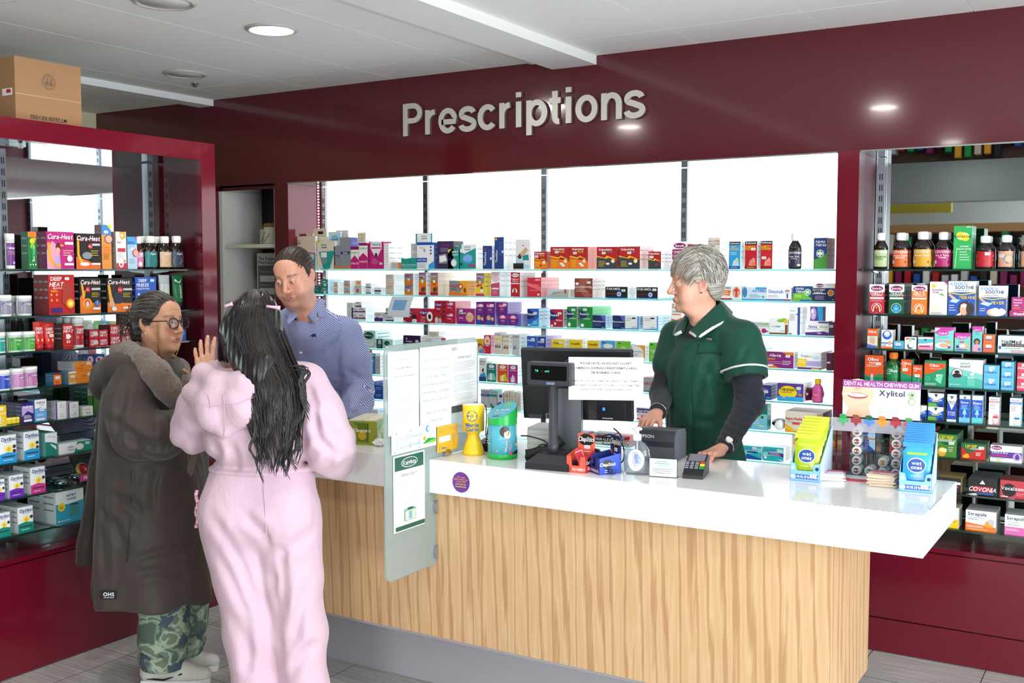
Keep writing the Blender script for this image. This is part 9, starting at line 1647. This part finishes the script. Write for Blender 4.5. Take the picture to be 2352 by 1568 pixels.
# ============================================================ woman in pink with her back to the viewer
def pink_woman():
    th = math.radians(221); Fv, Lv = axes(th); A = np.stack([Lv, Fv, UPV], 1); base = (*J(615, 1000, 3.86)[:2], 0); root = person('long-haired woman in a pale pink hooded tracksuit, seen from behind', base)
    hc = J(588, 752, 3.84); s = 1.0; R = rotm(math.radians(226), math.radians(4), 0)
    hd = make_head(hc, R, s, 'd8a080', 'b06860', '201814', dict(h=.003, nose=1.1)); W = hd[3]
    neck = J(588, 838, 3.86); sl, sr = J(492, 880, 3.90), J(700, 880, 3.84); el, er = J(444, 990, 3.94), J(756, 1020, 3.82); wl, wr = J(470, 892, 4.08), J(775, 1062, 3.93)
    ch, wa, hp = J(600, 930, 3.86), J(603, 1060, 3.87), J(598, 1170, 3.87)
    hw = J(474, 868, 4.10); Hl = hand_sd(hw, J(470, 815, 4.14)-hw, Fv*.8+vec(0, .1, 0), -1, [(.02, .18, .12), (.05, .18, .12), (.08, .2, .15), (.12, .25, .2)], .98, thumb=(.75, .15, .15), spread=.10, fore=wl, tone='dca688', nail='e8a8a0')
    hr = J(766, 1068, 3.97); Hr = hand_sd(hr, Fv*.35+Lv+vec(0, 0, .1), vec(0, 0, -1), 1, [(.2, .3, .2)]*4, .96, fore=wr, tone='d8a080', h=.003)
    hl_, hr_ = J(540, 1215, 3.88), J(662, 1215, 3.86); kl, kr = J(580, 1450, 3.88), J(690, 1450, 3.86); al_, ar = J(606, 1690, 3.88), J(708, 1690, 3.86)
    bp, bq = inner_body([[(hc+R@vec(0, .04, -.15), .045), (neck, .05), (ch, .10), (wa, .10), (hp, .13)], [(neck, .04), (sl, .045)], [(neck, .04), (sr, .045)], [(sl, .045), (el, .036), (wl, .028)], [(sr, .045), (er, .036), (wr, .028)], [(hl_, .09), (kl, .055), (al_, .035)], [(hr_, .09), (kr, .055), (ar, .035)]])
    body = skin_mesh('body', [hd[:3]+(0,), Hl, Hr, (bp, bq, np.tile(srgb('c88a68'), (len(bp), 1)), 0)], root, [SKIN], base); eyes(body, W, R, s, '3a2418', base)
    PK = cloth_mat('pink_sweat_jersey', 'd8b8c6', .9, 500, .12, .35, .03, 7, .28)
    # trousers
    g = SD(np.minimum.reduce([hl_, hr_, al_, ar])-np.array([.3, .3, 0])+vec(0, 0, .0), np.maximum.reduce([hl_, hr_, al_, ar])+np.array([.3, .3, .28]), .0075); g.lo[2] = .02; g.ax[2] = g.lo[2]+g.h*np.arange(g.n[2])
    g.ell(hp, (.213, .135, .15), A, .03); g.ell(wa-UPV*.05, (.19, .13, .12), A, .05); g.ell(J(545, 1175, 3.83), (.115, .10, .13), A, .07); g.ell(J(650, 1175, 3.81), (.112, .10, .13), A, .07)
    g.chain([hl_, J(562, 1330, 3.88), kl, J(592, 1570, 3.88), al_], [.125, .105, .098, .094, .10], .025); g.chain([hr_, J(676, 1330, 3.86), kr, J(699, 1570, 3.86), ar], [.122, .103, .092, .088, .096], .025)
    Wa, Wb = waves(51, 7, 12, 24), waves(52, 6, 32, 55); g.fn(lambda F, X, Y, Z: F+.007*wob(Wa, X, Y, Z*.35)+.003*wob(Wb, X, Y, Z*.5)+.004*np.clip((.75-Z)/.4, 0, 1)*np.sin(Z*26+X*25+Y*18))
    g.chain([J(612, 1225, 3.74), J(622, 1330, 3.765), J(634, 1480, 3.775), J(642, 1600, 3.775)], [.004, .010, .012, .012], .03, 's'); P = cloth('trousers', g, root, base, PK, cr=([(482, 1180), (545, 1280), (590, 1400)], [(500, 1260), (560, 1400), (580, 1540)], [(732, 1205), (680, 1250), (640, 1275)], [(738, 1470), (700, 1500), (660, 1560)], [(560, 1180), (590, 1210), (612, 1226)], [(530, 1400), (560, 1480), (565, 1560)], [(715, 1330), (690, 1400), (676, 1480)], [(640, 1240), (650, 1330), (648, 1420)]), amp=.009, w=12)
    # hoodie
    g = SD(np.minimum.reduce([sl, sr, el, er, wl, wr, wa])-np.array([.2, .2, .16]), np.maximum.reduce([sl, sr, el, er, wl, wr, neck])+np.array([.2, .2, .1]), .0072)
    g.ell(ch, (.195, .125, .17), A, .03); g.ell(J(602, 1010, 3.84), (.205, .15, .12), A, .08); g.cap(sl-Lv*.03, sr+Lv*.03, .066, .066, .06); g.cap(neck-UPV*.03, (sl+neck)/2-UPV*.015, .05, .06, .05); g.cap(neck-UPV*.03, (sr+neck)/2-UPV*.015, .05, .06, .05)
    g.chain([sl, J(462, 940, 3.9), el, wl], [.078, .080, .076, .052], .035); g.chain([sr, J(730, 950, 3.82), er, wr], [.082, .086, .088, .066], .035); g.ell(J(762, 1058, 3.86), (.05, .07, .055), None, .04)
    wb = J(603, 1072, 3.87); g.cap(wb+UPV*.02, wb-UPV*.022, .165, .165, .012, sq=(Fv, 1.38)) if False else g.ell(wb, (.196, .145, .03), A, .012)
    Wa, Wb = waves(53, 8, 12, 24), waves(54, 7, 35, 60)
    def fold(F, X, Y, Z):
        e1 = np.exp(-((X-er[0])**2+(Y-er[1])**2+(Z-er[2]+.03)**2)/.012)+np.exp(-((X-el[0])**2+(Y-el[1])**2+(Z-el[2])**2)/.01); w = np.exp(-((Z-wb[2]-.055)/.03)**2)
        return F+.009*wob(Wa, X, Y, Z*.6)+.003*wob(Wb, X, Y, Z)+.006*e1*np.sin(Z*85-X*35)+.004*w*np.sin((X*Lv[0]+Y*Lv[1])*95)
    g.fn(fold); nk = hc+R@vec(0, .03, -.08); g.cap(nk, neck-UPV*.01, .056, .066, .008, 's'); g.ell(neck+UPV*.03+Lv*.05, (.105, .075, .05), A, .01, 's'); cloth('hoodie', g, root, base, PK, cr=([(480, 1000), (500, 1040), (490, 1070)], [(530, 1020), (545, 1055), (540, 1075)], [(700, 1000), (690, 1040), (700, 1070)], [(720, 960), (735, 1010), (770, 1040)], [(745, 1075), (765, 1050), (790, 1040)], [(425, 950), (450, 975), (480, 985)], [(705, 880), (722, 930), (725, 990)], [(735, 930), (765, 960), (785, 1000)]), amp=.009, w=10)
    hg = SD(J(510, 930, 3.72)-.26, J(510, 930, 3.72)+.26, .0062); B1 = [J(452, 868, 3.84), J(470, 838, 3.88), J(480, 842, 3.96)]
    hg.chain([J(440, 902, 3.80), J(478, 922, 3.71), J(540, 915, 3.67), J(600, 880, 3.68)], [.036, .036, .034, .034], .015); hg.chain([J(470, 846, 3.90), J(466, 858, 3.80), J(500, 880, 3.72), J(560, 880, 3.69), J(612, 862, 3.70), J(648, 850, 3.76)], [.026, .034, .040, .042, .036, .028], .025)
    hg.chain([J(458, 905, 3.79), J(490, 955, 3.72), J(515, 990, 3.70)], [.04, .05, .022], .03); hg.chain([J(590, 885, 3.70), J(560, 945, 3.69), J(520, 985, 3.70)], [.04, .048, .024], .03); hg.ell(J(522, 932, 3.73), (.10, .055, .07), A, .04); hg.ell(J(508, 905, 3.80)+UPV*.02, (.085, .05, .04), A, .02, 's')
    Wh = waves(55, 6, 18, 36); hg.fn(lambda F, X, Y, Z: F+.005*wob(Wh, X, Y, Z)); hg.cap(nk, neck, .058, .07, .01, 's'); HP = cloth('hood', hg, root, base, PK)
    SM = mat('e0bac8', .9)
    for pts in ([(512, 900), (515, 935), (517, 970), (515, 1003)], [(428, 914), (455, 925), (490, 932), (540, 928), (590, 908)], [(476, 905), (482, 918), (484, 936)]): drape(HP, pts, .0013, SM, 'seam', root, base)
    drape(P, [(604, 1092), (606, 1130), (609, 1170), (611, 1215), (616, 1240)], .0013, SM, 'seam', root, base)
    # hair
    HB = SD(J(610, 870, 3.74)-np.array([.2, .2, .36]), J(610, 800, 3.74)+np.array([.2, .2, .34]), .0058)
    HB.ell(W((0, .016, .032)), np.array([.086, .105, .099]), R, 0); HB.chain([W((0, .05, -.01)), J(582, 800, 3.755), J(606, 850, 3.70), J(624, 910, 3.675)], [.088, .082, .070, .052], .05, sq=(Fv, 1.35)); HB.chain([J(540, 760, 3.80), J(530, 815, 3.84)], [.055, .03], .04)
    Wc = waves(56, 9, 180, 330)
    def hf(F, X, Y, Z):
        u = (X-hc[0])*Lv[0]+(Y-hc[1])*Lv[1]; x = (X-hc[0])*R[0, 0]+(Y-hc[1])*R[1, 0]; y = (X-hc[0])*R[0, 1]+(Y-hc[1])*R[1, 1]; z = Z-hc[2]
        F = F+.0018*np.sin(u*330+3*np.sin(Z*9))+.0014*wob(Wc, X, Y, Z*.12); return np.maximum(F, np.interp(y, [-.13, -.07, -.03, .0, .02], [.075, .062, .02, -.12, -.6])-z)
    HB.fn(hf); hp_, hq = HB.mesh(); r = np.random.RandomState(9); tt = .35+.3*np.sin(((hp_-hc)@Lv)*330+3*np.sin(hp_[:, 2]*9)); ST = []
    lane = lambda y, u: (np.interp(y, [665, 700, 760, 820, 880, 950, 1010, 1060, 1100], [566, 535, 510, 528, 560, 574, 584, 594, 600])+u*np.interp(y, [665, 700, 760, 820, 880, 950, 1010, 1060, 1100], [42, 100, 142, 146, 138, 122, 104, 82, 62]))
    dep = lambda y, u: np.interp(y, [665, 700, 760, 820, 880, 950, 1100], [3.80, 3.712, 3.682, 3.66, 3.637, 3.632, 3.638])+.16*(2*abs(u-.48))**3*np.clip((1000-y)/200, .25, 1)
    for i in range(430):
        u = r.rand(); ye = r.choice([r.uniform(880, 1000), r.uniform(980, 1098)], p=[.4, .6]); ys = np.linspace(664+10*r.rand(), ye, 13); ph, am = r.uniform(0, 6.28), r.uniform(1.5, 8); du = r.normal()*.05; cl = round(u*7)/7
        pts = []
        for k, y in enumerate(ys):
            t = k/12; uu = u+du*t+(cl-u)*.75*max(0, (y-880)/200); a = am*np.clip((y-860)/120, 0, 1.3); pts.append(J(lane(y, uu)+a*math.sin((y-860)/24+round(u*7)*1.7+.25*ph), y, dep(y, u)-.004*r.rand()+.008*np.clip((y-860)/120, 0, 1)*math.cos((y-860)/24+round(u*7)*1.7)))
        ST.append((catmull(pts, 2), .0032, .1+.75*r.rand()))
    for (x0, y0, x1, y1, x2, y2, x3, y3) in ((675, 850, 706, 850, 688, 880, 712, 945), (678, 850, 712, 858, 692, 900, 709, 960), (665, 840, 700, 845, 690, 870, 704, 905), (575, 940, 588, 990, 574, 1030, 592, 1062), (590, 960, 606, 1030, 588, 1060, 604, 1108), (650, 990, 664, 1040, 650, 1060, 662, 1096), (668, 980, 684, 1020, 668, 1050, 682, 1078)):
        for k in range(7): o = r.normal(size=8)*2.2; ST.append((catmull([J(x0+o[0], y0, 3.655), J(x1+o[1], y1+o[2], 3.65), J(x2+o[3], y2+o[4], 3.645), J(x3+o[5], y3+o[6]*3, 3.65)], 6), .0022, .1+.6*r.rand()))
    for k in range(36): u = r.rand(); ST.append((catmull([J(560+8*u, 672, 3.80), J(520+14*u, 715, 3.77), J(504+26*u, 770, 3.79), J(500+26*u, 812+10*r.rand(), 3.86), J(505+18*u, 838+8*r.rand(), 3.93)], 4), .003, .1+.6*r.rand()))
    skin_mesh('hair', [(hp_, hq, np.stack([tt]*3, 1), 0), locks(ST, seg=5, taper=.45)], root, [hair_mat('long_black_hair', '060506', '2a2320', .32)], base)
    for a, b in (((516, 703), (534, 697)), ((612, 703), (643, 707))):
        d = 3.70 if a[0] < 600 else 3.685; m = MB(); m.tube([tuple(J(a[0]+(b[0]-a[0])*t, a[1]+(b[1]-a[1])*t, d)-np.array(base)) for t in (0, .4, .8, 1)], [.005, .0045, .006, .008], cm('efb8cc', .3), 10); m.build('hair_clip', root)
    m = MB(); 
    for k in range(16): p = J(452-2*math.sin(k*.9), 1128+5.4*k, 3.80)-np.array(base); m.box(*(p-.0045), *(p+.0045), cm(['q', 'e8c8d0', 'c88a98'][k % 3], .3), bev=.0015)
    m.build('beaded_strap', root)
    for p in (al_, ar): shoe(root, p*vec(1, 1, 0)-Fv*.06, p*vec(1, 1, 0)+Fv*.17, base, mat('e8e4e4', .6), mat('f0eeee', .5), cm('q'))
man(); pharmacist(); coat_woman(); pink_woman()
